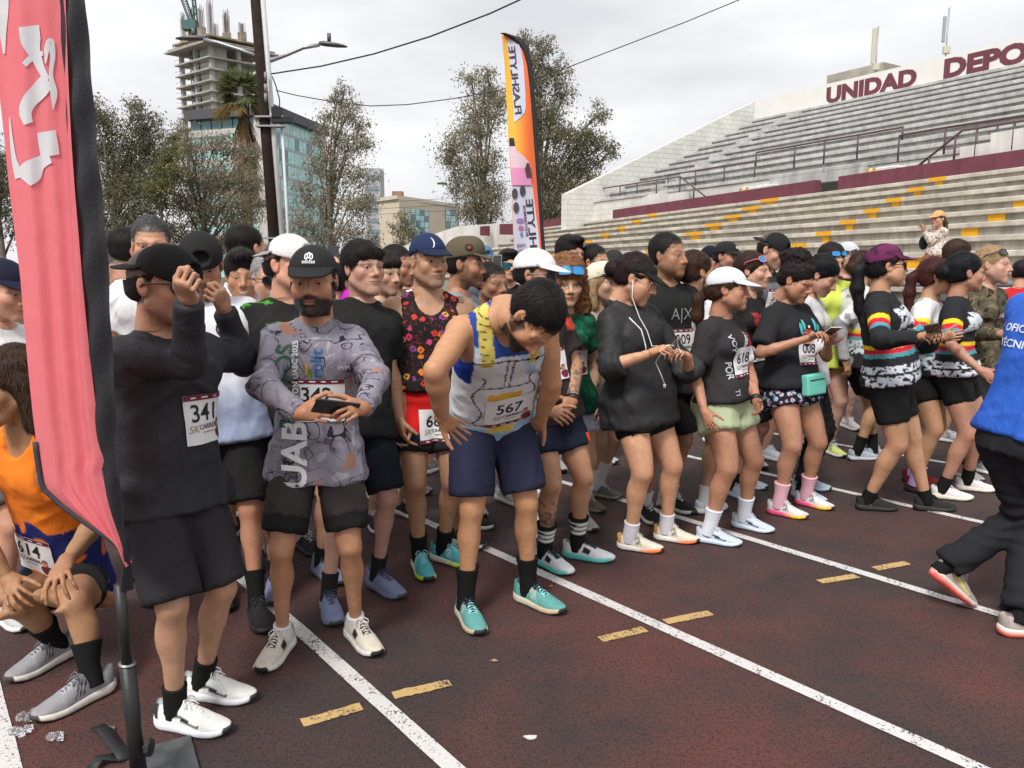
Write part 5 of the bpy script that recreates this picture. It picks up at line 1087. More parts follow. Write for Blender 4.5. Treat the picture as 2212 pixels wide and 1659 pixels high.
        if shorts is not None:
            se = shorts.get('ease', .02) * s; th_ = .090 * (.95 if sex == 'm' else 1.12) * legk * (.5 + .5 * s) * (1 + .16 * fat) * (1.05 if sex == 'f' else 1)
            lowm = sstep(.22, .02, ts); gr = .016 + .19 * np.maximum(-ts * L, 0); se = max(se * .3, .008); w = np.maximum(w, lowm * (.080 * s + th_ + se + gr)); dp = np.maximum(dp, lowm * (th_ + se + gr + (.026 * s if sex == 'f' else .012)))
            w = np.where(ts < .26, np.maximum(w, np.interp(ts, T[:, 0], T[:, 1]) + .019), w); dp = np.where(ts < .26, np.maximum(dp, np.interp(ts, T[:, 0], T[:, 2]) + .019), dp)
        if kd == 'tank': w = np.where(ts > .8, w - .006, w)
        F.loft(O(P), O(N), X, Yv, np.c_[ts, w, dp, shf], k=.03, pw=2.35)
        if sex == 'f':
            for sd in (1, -1): F.ell(O(P + Z * L * .66 + X * sd * .068 * s + Yv * (.082 + .02 * fat) * s), (np.array((.062, .050, .058)) * s * (1 + .15 * fat) + ease * .7), R=np.array([X, Yv, Z]), k=.035)
        else:
            for sd in (1, -1): F.ell(O(P + Z * L * .72 + X * sd * .072 * s + Yv * .068 * s), (np.array((.082, .048, .062)) * s + ease * .8), R=np.array([X, Yv, Z]), k=.05)
        ends = {}
        for sd in (1, -1):
            if kd == 'tank':
                F.cone(O(N) - Z * .035 + X * sd * .075 * s, O(SH[sd]) - X * sd * .055 + Z * .008, .046 * fk, .048 * fk, k=.03)
                continue
            F.cone(O(N) - Z * .035 * s + X * sd * .045, O(SH[sd]) - X * sd * .01, .046 * fk + ease * .4, .052 * fk + ease * .4, k=.05)
            sl_ = st.get('sleeve', .62 if kd == 'tee' else 2.0); r0, r1 = .055 * fk + .005 + ease * .35, (.051 * fk + .003 + ease * st.get('cuff', 1.0))
            if sl_ <= 1:
                e_ = SH[sd] * (1 - sl_) + EL[sd] * sl_; F.cone(O(SH[sd]), O(e_), r0, r1, k=.035, cap=True)
            else:
                f_ = min(sl_ - 1, .97); e_ = EL[sd] * (1 - f_) + WR[sd] * f_
                F.cone(O(SH[sd]), O(EL[sd]), r0, .040 * fk + .005 + ease * .4, k=.03); F.cone(O(EL[sd]), O(e_), .042 * fk + .005 + ease * .4, .031 * fk + .004 + ease * st.get('cuff', .5), k=.025, cap=True)
        if kd == 'tank':
            for sd in (1, -1):
                F.ell(O(SH[sd]) + X * sd * .030 - Z * .045 * s, (.078 * s, .16 * s, .125 * s), R=np.array([X, Yv, Z]), k=.01, op='s')
            F.ell(O(N) + Yv * .06 * s - Z * .01, (.072 * s, .10 * s, .115 * s), R=np.array([X, Yv, Z]), k=.008, op='s')
        else:
            nd = st.get('neck', .0); F.ell(O(N) + Yv * .030 * s + Z * .045, (.070 * fk, .082 * fk, .070 * s + nd), R=np.array([X, Yv, Z]), k=.006, op='s')
        if st.get('hood'):
            F.cone(O(N) + X * .078 - Yv * .0 + Z * .015, O(N) - Yv * .095 - Z * .005, .036, .052, k=.02); F.cone(O(N) - X * .078 + Z * .015, O(N) - Yv * .095 - Z * .005, .036, .052, k=.02)
            F.cone(O(N) + X * .078 + Z * .015, O(N) + X * .045 + Yv * .095 - Z * .07, .034, .022, k=.012); F.cone(O(N) - X * .078 + Z * .015, O(N) - X * .045 + Yv * .095 - Z * .07, .034, .022, k=.012)
        D, l, h = F.sample(st.get('res', rc)); V, Q = surfnet(D, l, h, 1); Nn = vnormals(V, Q)
        A = 1.5 * st.get('fold', 1.0); q = V @ np.array([X, Yv, Z]).T; sd_ = sum(map(ord, label)) % 50
        tt = ((V - O(P)) @ Z) / L; uu = (V - O(P)) @ X; vv = (V - O(P)) @ Yv
        wq = q + .05 * np.c_[noise3(q * 3.5 + sd_), noise3(q * 3.5 + 20 + sd_), noise3(q * 3.5 + 40)]; sx = wq[:, 2] + .55 * np.abs(wq[:, 0])
        rg = lambda A_: np.where(ridge(A_) > 0, np.maximum(ridge(A_), 0) ** 1.7 * 1.15, np.maximum(ridge(A_), -.3) * .5)
        amp = .5 + .5 * np.clip(noise3(q * 5 + 7 + sd_) * 1.6, -1, 1)
        dsp = .0058 * amp * rg(np.c_[wq[:, 0] * 4.5, wq[:, 1] * 4.5, sx * 10] + sd_) + .006 * sstep(.6, .1, tt) * rg(np.c_[wq[:, 0] * 14, wq[:, 1] * 14, wq[:, 2] * 4.0] + sd_) * (1 - .4 * amp) + .0016 * noise3(q * 34)
        for sd in (1, -1):        # creases at the crook of the arm and the armpit
            g = np.exp(-(((V - O(EL[sd])) ** 2).sum(1)) / .010); ad_ = nrm(EL[sd] - SH[sd]); al = (V - O(EL[sd])) @ ad_
            dsp = dsp + g * .0055 * rg(np.c_[al * 22 + wq[:, 0] * 5, wq[:, 1] * 4, wq[:, 2] * 4] + 5)
            g = np.exp(-(((V - O(SH[sd]) + Z * .07) ** 2).sum(1)) / .012); dsp = dsp + g * .005 * rg(np.c_[(wq[:, 0] * sd + wq[:, 2]) * 15, wq[:, 1] * 4, wq[:, 2] * 3] + 3)
        dsp = dsp * sstep(1.02, .9, tt + 0 * uu); dsp = np.where(tt < .15, np.maximum(dsp, -.0015), dsp)
        V = V + Nn * (dsp * A)[:, None]
        arm = np.zeros(len(V)); ta = np.zeros(len(V))
        for sd in (1, -1):
            a1 = O(EL[sd]) - O(SH[sd]); t1 = ((V - O(SH[sd])) @ a1) / (a1 @ a1); d1 = np.linalg.norm(V - O(SH[sd]) - np.clip(t1, 0, 1)[:, None] * a1, axis=1)
            a2 = O(WR[sd]) - O(EL[sd]); t2 = ((V - O(EL[sd])) @ a2) / (a2 @ a2); d2 = np.linalg.norm(V - O(EL[sd]) - np.clip(t2, 0, 1)[:, None] * a2, axis=1)
            m = (np.minimum(d1, d2) < .085 * s + ease) & ((np.abs(uu) > sw * .86) | (d2 < .07) | (vv > .17)) & (t1 > -.05); arm[m] = sd; ta[m] = np.where(d1 <= d2, np.clip(t1, 0, 1), 1 + np.clip(t2, 0, 1))[m]
        if st.get('sleeve', 2.0 if kd == 'long' else .6) > 1.1 and hN < 2:      # creases wrapping round the long sleeves
            am = arm != 0; w_ = V[am]; ta_ = ta[am]; n0 = noise3(w_ * 9 + 3); cr_ = np.maximum(ridge(np.c_[ta_ * 7.5 + .9 * n0 + 1.8 * ((w_ - O(P)) @ Yv) * 3, w_[:, 0] * 4, w_[:, 2] * 4]), 0) ** 1.5; V[am] += Nn[am] * ((.0050 * cr_ - .0008) * (.4 + .6 * np.abs(noise3(w_ * 5 + 8))) * st.get('fold', 1.))[:, None]
        k.tt, k.uu, k.vv = tt, uu, vv
        colf = st.get('col', (.5, .5, .5)); Cc = colf(dict(u=uu, v=vv, t=tt, arm=arm, ta=ta, P=V)) if callable(colf) else np.repeat(np.array(colf)[None], len(V), 0)
        if kd != 'tank':
            dn = np.linalg.norm(((V - O(N) - Yv * .03 * s - Z * .045) @ np.array([X, Yv, Z]).T) / np.array((.070 * fk, .082 * fk, .070 * s + st.get('neck', 0))), axis=1)
            cm = dn < 1.14; Cc = np.array(Cc); Cc[cm] = np.array(st['collar']) if 'collar' in st else Cc[cm] * .82
        me = mesh_np(st.get('name', 'shirt'), V, Q, np.clip(np.asarray(Cc) + .006, .003, 1)); so = obj(st.get('name', 'shirt'), me, st.get('mat', M_CLOTH), body); k.shirt = so
        k.bvh = BVHTree.FromPolygons([Vector(v) for v in V], Q.tolist()); tuck(k.bvh)
    # ---- shorts / trousers
    if shorts is not None and legs:
        st = shorts; e_ = st.get('ease', .02) * s * .72; fr = st.get('len', .75); fl = st.get('flare', .012) * .6; F = Field()
        w = np.interp([-.16, 0, .2], T[:, 0], T[:, 1]); dp = np.interp([-.16, 0, .2], T[:, 0], T[:, 2])
        top = st.get('top', .05); ec = min(e_, .012)
        F.loft(O(P), O(P) + Z * .3, X, Yv, np.array([(-.30, w[0] * .9 + ec, dp[0] * .95 + ec), (-.1, w[0] + ec, dp[0] + ec), (0, w[1] + ec, dp[1] + ec), (top / .3, w[2] + ec * .6, dp[2] + ec * .6)]), k=.03, pw=2.3, flat=True)
        hk = (.5 + .5 * s) * (.95 if sex == 'm' else 1.12) * legk; th = .090 * hk * (1 + .16 * fat) * (1.05 if sex == 'f' else 1)
        for sd in (1, -1):
            if sex == 'f': F.ell(O(HP[sd]) - Yv * .06 * s + Z * .0, (.085 * s + e_, .075 * s * (1 + .2 * fat) + e_, .085 * s), R=np.array([X, Yv, Z]), k=.04)
            if fr <= 1:
                q = HP[sd] * (1 - fr) + KN[sd] * fr; rk = th * (1 - fr) + .060 * hk * fr * (1 + .1 * fat)
                F.cone(O(HP[sd]), O(q), th + max(e_ * .3, .008), rk + e_ + fl, k=.010, cap=True)
            else:
                f2 = fr - 1; q = KN[sd] * (1 - f2) + AN[sd] * f2
                F.cone(O(HP[sd]), O(KN[sd]), th + max(e_ * .3, .008), .062 * hk + e_, k=.02); F.cone(O(KN[sd]), O(q), .060 * hk + e_, .045 * hk + e_ + fl, k=.02, cap=True)
        D, l, h = F.sample(rc); V, Q = surfnet(D, l, h, 1); Nn = vnormals(V, Q); A = 1.5 * st.get('fold', 1.0)
        wv = V + .04 * np.c_[noise3(V * 4), noise3(V * 4 + 9), noise3(V * 4 + 19)]; rs = lambda A_: np.maximum(ridge(A_), -.15) * np.abs(ridge(A_)) ** .5; dsp = .0075 * rs(wv * np.array((11, 11, 2.6)) + sum(map(ord, label)) % 31) * (.6 + .4 * noise3(V * 6)) + .004 * rs(np.c_[wv[:, 0] * 5, wv[:, 1] * 5, (wv[:, 2] + .5 * np.abs((V - O(P)) @ X)) * 17] + 3) * np.exp(-(((V - O(P) + up * .08) ** 2).sum(1)) / .03) * 1.6 + .0012 * noise3(V * 30); dsp = dsp * A
        if fr > 1.3:
            for sd in (1, -1):
                for J, w_ in ((KN[sd], .02), (AN[sd], .02)): dsp = dsp + np.exp(-(((V - O(J)) ** 2).sum(1)) / w_) * .007 * np.sin(V[:, 2] * 120 + 4 * noise3(V * 9))
        dsp = dsp * (1 - .85 * sstep(-.10, .0, (V - O(P)) @ Z)); V = V + Nn * dsp[:, None]
        leg = np.where(((V - O(P)) @ X) > 0, 1, -1); tl = np.zeros(len(V)); rad = np.zeros((len(V), 2))
        for sd in (1, -1):
            a1 = O(KN[sd]) - O(HP[sd]); t1 = ((V - O(HP[sd])) @ a1) / (a1 @ a1); m = leg == sd; tl[m] = t1[m]; rr = V - O(HP[sd]) - t1[:, None] * a1; rad[m] = np.c_[rr @ X, rr @ Yv][m]
        colf = st['col']; Cc = colf(dict(leg=leg, tl=tl, x=rad[:, 0], y=rad[:, 1], P=V)) if callable(colf) else np.repeat(np.array(colf)[None], len(V), 0)
        Cc = np.array(Cc); hemm = (tl > fr - .035) & (tl < fr - .02) & (fr <= 1); Cc[hemm] *= .7
        me = mesh_np(st.get('name', 'shorts'), V, Q, np.clip(Cc + .005, .003, 1)); k.shorts = obj(st.get('name', 'shorts'), me, st.get('mat', M_CLOTH), body)
        k.bvh2 = BVHTree.FromPolygons([Vector(v) for v in V], Q.tolist()); tuck(k.bvh2)
    # ---- hair, cap
    if hair:
        V, Q, sh = hair_mesh(hair, (.0039, .0060, .0085)[hN] * 1.5)
        if cap is not None and cap.get('kind') != 'visor':
            c_ = V[Q].mean(1); Q = Q[~((c_[:, 2] > .034 + .2 * c_[:, 1]) & (c_[:, 1] > -.128))]
        elif cap is not None:
            c_ = V[Q].mean(1); Q = Q[~((c_[:, 1] > -.02) & (np.abs(c_[:, 2] - .062) < .03) & (c_[:, 2] < .085))]
        hc = np.asarray(hairc)[None] * sh[:, None]
        obj('hair', mesh_np('hair', toW(V), Q, np.clip(hc, .002, 1)), M_HAIR, body)
    if cap is not None:
        V, Q, BV, BQ = cap_mesh(cap.get('kind', 'ball')); rz = math.radians(cap.get('rot', 0)); tl_ = math.radians(cap.get('tilt', 0)); up_ = cap.get('lift', 0)
        Rz = np.array(Matrix.Rotation(tl_, 3, 'X') @ Matrix.Rotation(rz, 3, 'Z')).T
        c1 = np.array(cap.get('col', (.02, .02, .02))); pc = cap.get('pattern'); cc = np.repeat(c1[None], len(V), 0) if pc is None else pc(V)
        if 'back_col' in cap: cc[V[:, 1] < .02] = cap['back_col']
        w_ = np.array((1, 1, 1.0)) * cap.get('size', 1.0)
        pos = lambda A_: toW((A_ * w_) @ Rz + np.array((0, 0, up_)))
        co = obj('cap' if cap.get('kind') != 'visor' else 'visor', mesh_np('cap', pos(V), Q, np.clip(cc, .002, 1)), M_CAP, body)
        bc = np.repeat(np.array(cap.get('brim', c1))[None], len(BV), 0) if 'brim' in cap or pc is None else pc(BV)
        obj('brim', mesh_np('brim', pos(BV), BQ, np.clip(bc, .002, 1)), M_CAP, co); k.cap = co; k.cappos = pos
        k.capbvh = BVHTree.FromPolygons([Vector(v) for v in pos(V)], Q.tolist()); k.capR = Rz
    # ---- socks and shoes
    if shoes and legs and hN < 3:
        for i, sd in enumerate((1, -1)):
            fy = ry + math.radians(fyaw[i]) ; d_ = np.array([math.sin(fy), -math.cos(fy), 0]); hk = .5 + .5 * s
            if sock is not None:
                hgt = sock.get('h', .10); ax_ = KN[sd] - AN[sd]; lg = np.linalg.norm(ax_); ax_ /= lg; m_ = 24; rings = []
                for j in range(m_):
                    y_ = -.03 + (hgt + .03) * j / (m_ - 1); fr_ = np.clip(y_ / lg, 0, 1); r_ = (.0325 + .018 * sstep(.12, .55, np.array([fr_]))[0]) * hk * legk * (1.12 if sex == 'f' else 1) * (1 + .10 * fat) + .0045 + .001 * (j == m_ - 1) + .0008 * math.sin(j * 2.1)
                    bo = -fwd * .012 * sstep(.1, .6, np.array([fr_]))[0]; rings.append((O(AN[sd]) + ax_ * y_ + bo, r_))
                mb = MB(); mb.tube([r[0] for r in rings], [r[1] for r in rings], 14); Vs = np.array(mb.V); hh = ((Vs - O(AN[sd])) @ ax_)
                Cs = sock['col'](hh / hgt) if callable(sock['col']) else np.repeat(np.array(sock['col'])[None], len(Vs), 0)
                ms = mb.mesh('sock', True); a_ = ms.color_attributes.new('Col', 'FLOAT_COLOR', 'POINT'); c4 = np.ones((len(Vs), 4), f32); c4[:, :3] = Cs; a_.data.foreach_set('color', c4.ravel())
                obj('sock', ms, M_SOCK, body)
            u, so_, la_ = shoe_set(shoe or dict(up=(.05, .05, .05)))
            uo = obj('shoe', u, None, body); sz = hk * (1.0 if sex == 'm' else .92); fp = math.radians(fpitch[i])
            yv = d_ * math.cos(fp) - up * math.sin(fp); xv = np.array([d_[1], -d_[0], 0]); zv = np.cross(xv, yv)
            base = O(FT[i]) + up * (.0 if fp == 0 else 0)
            M4 = Matrix(((xv[0] * sz, yv[0] * sz, zv[0] * sz, base[0]), (xv[1] * sz, yv[1] * sz, zv[1] * sz, base[1]), (xv[2] * sz, yv[2] * sz, zv[2] * sz, base[2] + .002), (0, 0, 0, 1)))
            uo.matrix_local = M4
            for nm_, me_ in (('sole', so_), ('laces', la_)): obj(nm_, me_, None, uo)
    k.sw = sw; k.T = T
    return k
# ---------------------------------------------------------------- things on people
def cast(bvh, O_, n, dist=.6):
    r = bvh.ray_cast(Vector(O_ + n * dist * .5), Vector(-n), dist); return np.array(r[0]) if r[0] is not None else None
def frame(k, u, t, back=False, rot=0., yawoff=0.):
    """a frame on the torso: origin, right-of-print, up, outward normal (root space)"""
    n = k.Yv * (-1 if back else 1); a = math.radians(yawoff); n = n * math.cos(a) + k.X * math.sin(a) * (-1 if back else 1)
    r = np.cross(k.Z, n); r = nrm(r); up_ = np.cross(n, r); rr = math.radians(rot); r2 = r * math.cos(rr) + up_ * math.sin(rr); u2 = np.cross(n, r2)
    return k.P - k.R0 + k.Z * k.L * t + r * u, r2, u2, n
def stick(name, V2, T, fr, bvh, m, parent, off=.004, smooth_to=None):
    """lay flat artwork onto a garment"""
    O_, r, u, n = fr; out = []; last = None
    for x, y in V2:
        p = O_ + r * x + u * y; hcast = cast(bvh, p, n)
        d = (hcast - p) @ n if hcast is not None else last
        out.append((p, d)); last = d if d is not None else last
    ds = [d for _, d in out if d is not None]; md = np.median(ds) if ds else 0
    V = np.array([p + n * ((d if d is not None and abs(d - md) < .08 else md) + off) for p, d in out]) if len(out) else np.zeros((0, 3))
    return obj(name, mesh_np(name, V, T, smooth=False), m, parent)
def text_on(k, txt, size, u, t, m, rot=0., back=False, bold=.0, shear=0., yawoff=0., name='lettering', bvh=None, off=.004, parent=None):
    V, T = text_mesh(txt, size, bold, shear, .03)
    return stick(name, V, T, frame(k, u, t, back, rot, yawoff), bvh or k.bvh, m, parent or k.shirt, off)
def grid2(w, h, nx, ny, x0=0., y0=0.):
    xs = np.linspace(-w / 2, w / 2, nx) + x0; ys = np.linspace(-h / 2, h / 2, ny) + y0
    V = np.array([(x, y) for y in ys for x in xs]); Q = np.array([(j * nx + i, j * nx + i + 1, (j + 1) * nx + i + 1, (j + 1) * nx + i) for j in range(ny - 1) for i in range(nx - 1)]); return V, Q
def bib(k, num, u=0., t=.3, w=.205, h=.165, rot=0., yawoff=0., bvh=None, on=None, off=.006, band_top=True):
    fr = frame(k, u, t, False, rot, yawoff); O_, r, up_, n = fr; bvh = bvh or k.bvh; nx, ny = 15, 11
    V2, Q = grid2(w, h, nx, ny); D = np.full(len(V2), np.nan)
    for i, (x, y) in enumerate(V2):
        p = O_ + r * x + up_ * y; c = cast(bvh, p, n)
        if c is not None: D[i] = (c - p) @ n
    md = np.nanmedian(D); D = np.where(np.isnan(D) | (np.abs(D - md) > .09), md - .02, D).reshape(ny, nx)
    for _ in range(2):
        M = D.copy(); M[1:-1, 1:-1] = (D[:-2, 1:-1] + D[2:, 1:-1] + D[1:-1, :-2] + D[1:-1, 2:]) / 4; D = np.maximum(M, D - .002)
    D = D + .004 * np.sin(np.linspace(0, 9, nx))[None] * np.linspace(0, 1, ny)[::-1][:, None] ** 2 + off
    def lay(V):
        gx = np.clip((V[:, 0] / w + .5) * (nx - 1), 0, nx - 1.001); gy = np.clip((V[:, 1] / h + .5) * (ny - 1), 0, ny - 1.001); i, j = gx.astype(int), gy.astype(int); fx, fy = gx - i, gy - j
        return D[j, i] * (1 - fx) * (1 - fy) + D[j, i + 1] * fx * (1 - fy) + D[j + 1, i] * (1 - fx) * fy + D[j + 1, i + 1] * fx * fy
    put = lambda V, o: np.array([O_ + r * x + up_ * y + n * (d + o) for (x, y), d in zip(V, lay(V))])
    b = obj('race_bib', mesh_np('race_bib', put(V2, 0), Q), M_PAPER, on or k.body)
    if on is not None: pass
    def sub(nm, V, T, m, o=.0018): obj(nm, mesh_np(nm, put(np.asarray(V), o), T, smooth=False), m, b)
    bt = .018
    V, Q2 = grid2(w * .995, bt, nx, 3, 0, h / 2 - bt / 2 if band_top else -h / 2 + bt / 2); sub('band', V, Q2, M_MAROON)
    for q in range(4):
        V, Q2 = grid2(.018 + .006 * (q % 2), .005, 3, 2, -w * .30 + q * .042, (h / 2 - bt / 2) if band_top else -h / 2 + bt / 2); sub('band_print', V, Q2, M_PAPER, .0028)
    V, T = text_mesh(num, .082, .012, 0, .03); V = V + np.array((-.005, .022)); sub('number', V, T, M_INK)
    V, T = text_mesh('CARRERA', .023, .014, .15, .03); V = V + np.array((.012, -.026)); sub('caption', V, T, M_INK)
    V, T = text_mesh('5K', .034, .015, .15, .03); V = V + np.array((-.058, -.03)); sub('caption', V, T, M_TAN)
    V, Q2 = grid2(.055, .005, 3, 2, .005, -.045); sub('caption_line', V, Q2, M_TAN)
    # small red and tan print in the corner
    a = np.linspace(0, 2 * math.pi, 15)[:-1]
    for cx_, cy_, rx, ry_, mm in ((w * .36, -h * .33, .024, .020, M_MAROON), (w * .34, -h * .16, .011, .013, ink(196, 140, 110)), (w * .34, -h * .09, .011, .008, M_MAROON)):
        V = np.c_[cx_ + rx * np.cos(a) * (1 + .15 * np.sin(3 * a)), cy_ + ry_ * np.sin(a)]; V = np.vstack([[cx_, cy_], V]); T = np.array([(0, i + 1, (i + 1) % 14 + 1) for i in range(14)]); sub('corner_print', V, T, mm, .003)
    return b
def glasses(k, col=None, lens=None, lift=0., fr_col=(.015, .015, .016), shield=False, back=0., clear=False, name='sunglasses'):
    """spectacles worn on the eyes or pushed up (lift, back in head units)"""
    mb = MB(); lm = MB()
    for s in (-1, 1):
        w = .030 if not shield else .036; hgt = .021 if not shield else .024
        pts = [];
        for i in range(16):
            a = 2 * math.pi * i / 16; x = s * .034 + w * math.copysign(abs(math.cos(a)) ** .7, math.cos(a)); z = hgt * math.copysign(abs(math.sin(a)) ** .7, math.sin(a)); y = .107 - 6.5 * x * x * (1 if shield else .8)
            pts.append((x, y, z))
        c = (s * .034, .109 - 6 * (.034 ** 2), 0)
        lm.add([c] + pts, [(0, i + 1, (i + 1) % 16 + 1) for i in range(16)]); mb.tube(pts + [pts[0]], .0026 if not clear else .0018, 5)
        mb.tube([(s * .064, .080, .006), (s * .078, .06, .007), (s * .083, -.005, .004), (s * .080, -.025, -.012)], .0028 if not clear else .0016, 6)
    mb.tube([(-.006, .105, .006), (0, .107, .008), (.006, .105, .006)], .003, 5)
    T_ = lambda A: np.array([(x, y + back - lift * .25 * 0, z + .002 + lift) for x, y, z in A])
    if lift:
        ang = math.radians(28); 
        T_ = lambda A: np.array([(x * 1.04, .030 + (y - .03) * math.cos(ang) - z * math.sin(ang) + back, lift + (y - .03) * math.sin(ang) * .6 + z * math.cos(ang)) for x, y, z in A])
    me = bpy.data.meshes.new(name); me.from_pydata(k.toW(T_(mb.V)).tolist(), [], mb.F); o = obj(name, me, mat('frame_%d' % int(sum(fr_col) * 1000), fr_col, .35, .5), k.body)
    if not clear:
        me = bpy.data.meshes.new('lens'); me.from_pydata(k.toW(T_(lm.V)).tolist(), [], lm.F); me.polygons.foreach_set('use_smooth', [True] * len(me.polygons)); obj('lens', me, lens or M_GLASSD, o)
    return o
def cap_logo(k, txt, size, m, az=0, z=.085, bold=.01, name='logo'):
    """lettering on the dome of a cap, az degrees from its front"""
    V, T = text_mesh(txt, size, bold, 0, .02); a = math.radians(az); n = np.array((math.sin(a), math.cos(a), 0)); r = np.array((math.cos(a), -math.sin(a), 0))
    f = lambda p: (k.cappos(p[None]))[0]; O_ = f(n * .08 + np.array((0, -.012, z))); n_ = nrm(f(n) - f(n * 0)); r_ = -nrm(f(r) - f(r * 0)); u_ = np.cross(n_, r_)
    r_ = np.cross(nrm(f(np.array((0, 0, 1.))) - f(np.zeros(3))), n_); u_ = np.cross(n_, r_)
    return stick(name, V, T, (O_, r_, u_, n_), k.capbvh, m, k.cap, .002)
def phone(loc, X, Y_, m_body, label, case=None):
    """slab phone lying in the plane of X (width) and Y (length)"""
    X = nrm(X); Y_ = nrm(np.asarray(Y_) - X * (np.asarray(Y_) @ X)); Zz = np.cross(X, Y_)
    o = empty('phone', loc, label, 'phone'); mb = MB()
    mb.box((0, 0, 0), (.074, .152, .008), X, Y_, Zz); b = mb.build('case', m_body, o); bevel(b, .003, 2)
    mb = MB(); mb.box(Zz * .0046, (.068, .145, .001), X, Y_, Zz); mb.build('screen', M_GLASSD, o)
    mb = MB(); mb.box(-Zz * .0052 + Y_ * .052 - X * .016, (.03, .034, .002), X, Y_, Zz); mb.build('camera_block', M_PLASTIC, o)
    return o
# ================================================================ the crowd
def W(g): return (g, g, g)
BLK = (.020, .020, .023); WHT = (.74, .74, .75); YEL, RED, TEAL = srgb(240, 205, 40), srgb(205, 40, 60), srgb(75, 150, 160)
def stripes_sock(a, b):
    def f(h_):
        C = np.repeat(np.array(a)[None], len(h_), 0); C[(np.mod(h_ * 6.2, 1) < .5) & (h_ > .40) & (h_ < .92)] = b; return C
    return f
def pat(name, build, rough=.85, wr=.0035):
    """cloth with a node-built print; build(N, L, coord) returns a colour socket"""
    m = mat(name, (.5, .5, .5), rough, .14, bump=.0006, bscale=500, wrinkle=wr); N, L = m.node_tree.nodes, m.node_tree.links
    t = N.new('ShaderNodeTexCoord'); L.new(build(N, L, t.outputs['Object']), N['Principled BSDF'].inputs['Base Color']); return m
def nn(N, L, v, sc, det=2, dist=0., rough=.5, off=0., kind='Fac'):
    g = N.new('ShaderNodeMapping'); g.inputs['Location'].default_value = (off, off * .7, off * .3); L.new(v, g.inputs[0]); n = N.new('ShaderNodeTexNoise'); n.inputs['Scale'].default_value = sc; n.inputs['Detail'].default_value = det; n.inputs['Distortion'].default_value = dist; n.inputs['Roughness'].default_value = rough; L.new(g.outputs[0], n.inputs['Vector']); return n.outputs[kind]
def thr(N, L, f, a, b=None):
    r = N.new('ShaderNodeMapRange'); r.inputs[1].default_value = a; r.inputs[2].default_value = a + .02 if b is None else b; L.new(f, r.inputs[0]); return r.outputs[0]
def mixn(N, L, f, A, B):
    x = N.new('ShaderNodeMix'); x.data_type = 'RGBA'; L.new(f, x.inputs[0])
    for c, i in ((A, 6), (B, 7)):
        if isinstance(c, tuple): x.inputs[i].default_value = (*c, 1)
        else: L.new(c, x.inputs[i])
    return x.outputs[2]
def ramp4(N, L, f, cols):
    r = N.new('ShaderNodeValToRGB'); r.color_ramp.interpolation = 'CONSTANT'; e = r.color_ramp.elements
    while len(e) < len(cols): e.new(.5)
    for i, (p_, c) in enumerate(cols): e[i].position = p_; e[i].color = (*c, 1)
    L.new(f, r.inputs[0]); return r.outputs[0]
def _vor(N, L, v, sc, feat='F1', rnd=1.):
    n = N.new('ShaderNodeTexVoronoi'); n.inputs['Scale'].default_value = sc; n.feature = feat; n.inputs['Randomness'].default_value = rnd; L.new(v, n.inputs['Vector']); return n
def b_floral(N, L, v):
    vo = _vor(N, L, v, 21); sep = N.new('ShaderNodeSeparateColor'); L.new(vo.outputs['Color'], sep.inputs[0])
    petal = ramp4(N, L, sep.outputs[0], ((0, (.02, .016, .018)), (.24, srgb(206, 74, 120)), (.42, srgb(226, 124, 52)), (.60, srgb(140, 66, 140)), (.76, srgb(208, 66, 58)), (.9, srgb(214, 160, 70))))
    d = N.new('ShaderNodeMath'); d.operation = 'MULTIPLY_ADD'; d.inputs[1].default_value = .45; L.new(nn(N, L, v, 90), d.inputs[0]); L.new(vo.outputs['Distance'], d.inputs[2])
    bgc = mixn(N, L, thr(N, L, nn(N, L, v, 34, 4, 2.2), .58, .62), (.020, .016, .018), srgb(120, 56, 44))
    c = mixn(N, L, thr(N, L, d.outputs[0], .56), petal, bgc); return mixn(N, L, thr(N, L, d.outputs[0], .34), (.05, .015, .03), c)
def b_lips(N, L, v):
    vo = _vor(N, L, v, 30); d = N.new('ShaderNodeMath'); d.operation = 'MULTIPLY_ADD'; d.inputs[1].default_value = .3; L.new(nn(N, L, v, 120), d.inputs[0]); L.new(vo.outputs['Distance'], d.inputs[2])
    inner = ramp4(N, L, nn(N, L, v, 60, 2), ((0, srgb(130, 160, 186)), (.46, srgb(186, 200, 214)), (.54, srgb(186, 92, 124)), (.64, srgb(120, 60, 90)))); return mixn(N, L, thr(N, L, d.outputs[0], .60), inner, (.016, .016, .022))
def b_camo(N, L, v):
    c = ramp4(N, L, nn(N, L, v, 13, 3), ((0, srgb(44, 42, 38)), (.40, srgb(86, 82, 66)), (.55, srgb(122, 106, 84)), (.63, srgb(56, 54, 46)))); return c
def b_sworl(N, L, v):
    a = ramp4(N, L, nn(N, L, v, 8.5, 4, 1.5), ((0, srgb(166, 163, 174)), (.36, srgb(138, 134, 146)), (.54, srgb(122, 117, 130)), (.61, srgb(84, 78, 88)), (.68, srgb(122, 108, 110))))
    n = nn(N, L, v, 5.0, 2, 1.8, off=4); ab = N.new('ShaderNodeMath'); ab.operation = 'COMPARE'; ab.inputs[1].default_value = .5; ab.inputs[2].default_value = .010; L.new(n, ab.inputs[0])
    a = mixn(N, L, ab.outputs[0], a, srgb(50, 45, 54)); return mixn(N, L, thr(N, L, nn(N, L, v, 9, 4, .6, off=11), .64), a, srgb(156, 118, 102))
M_FLORAL, M_LIPS, M_CAMO, M_SWORL = pat('floral_print', b_floral), pat('lips_print', b_lips), pat('camo_print', b_camo), pat('painted_print', b_sworl)
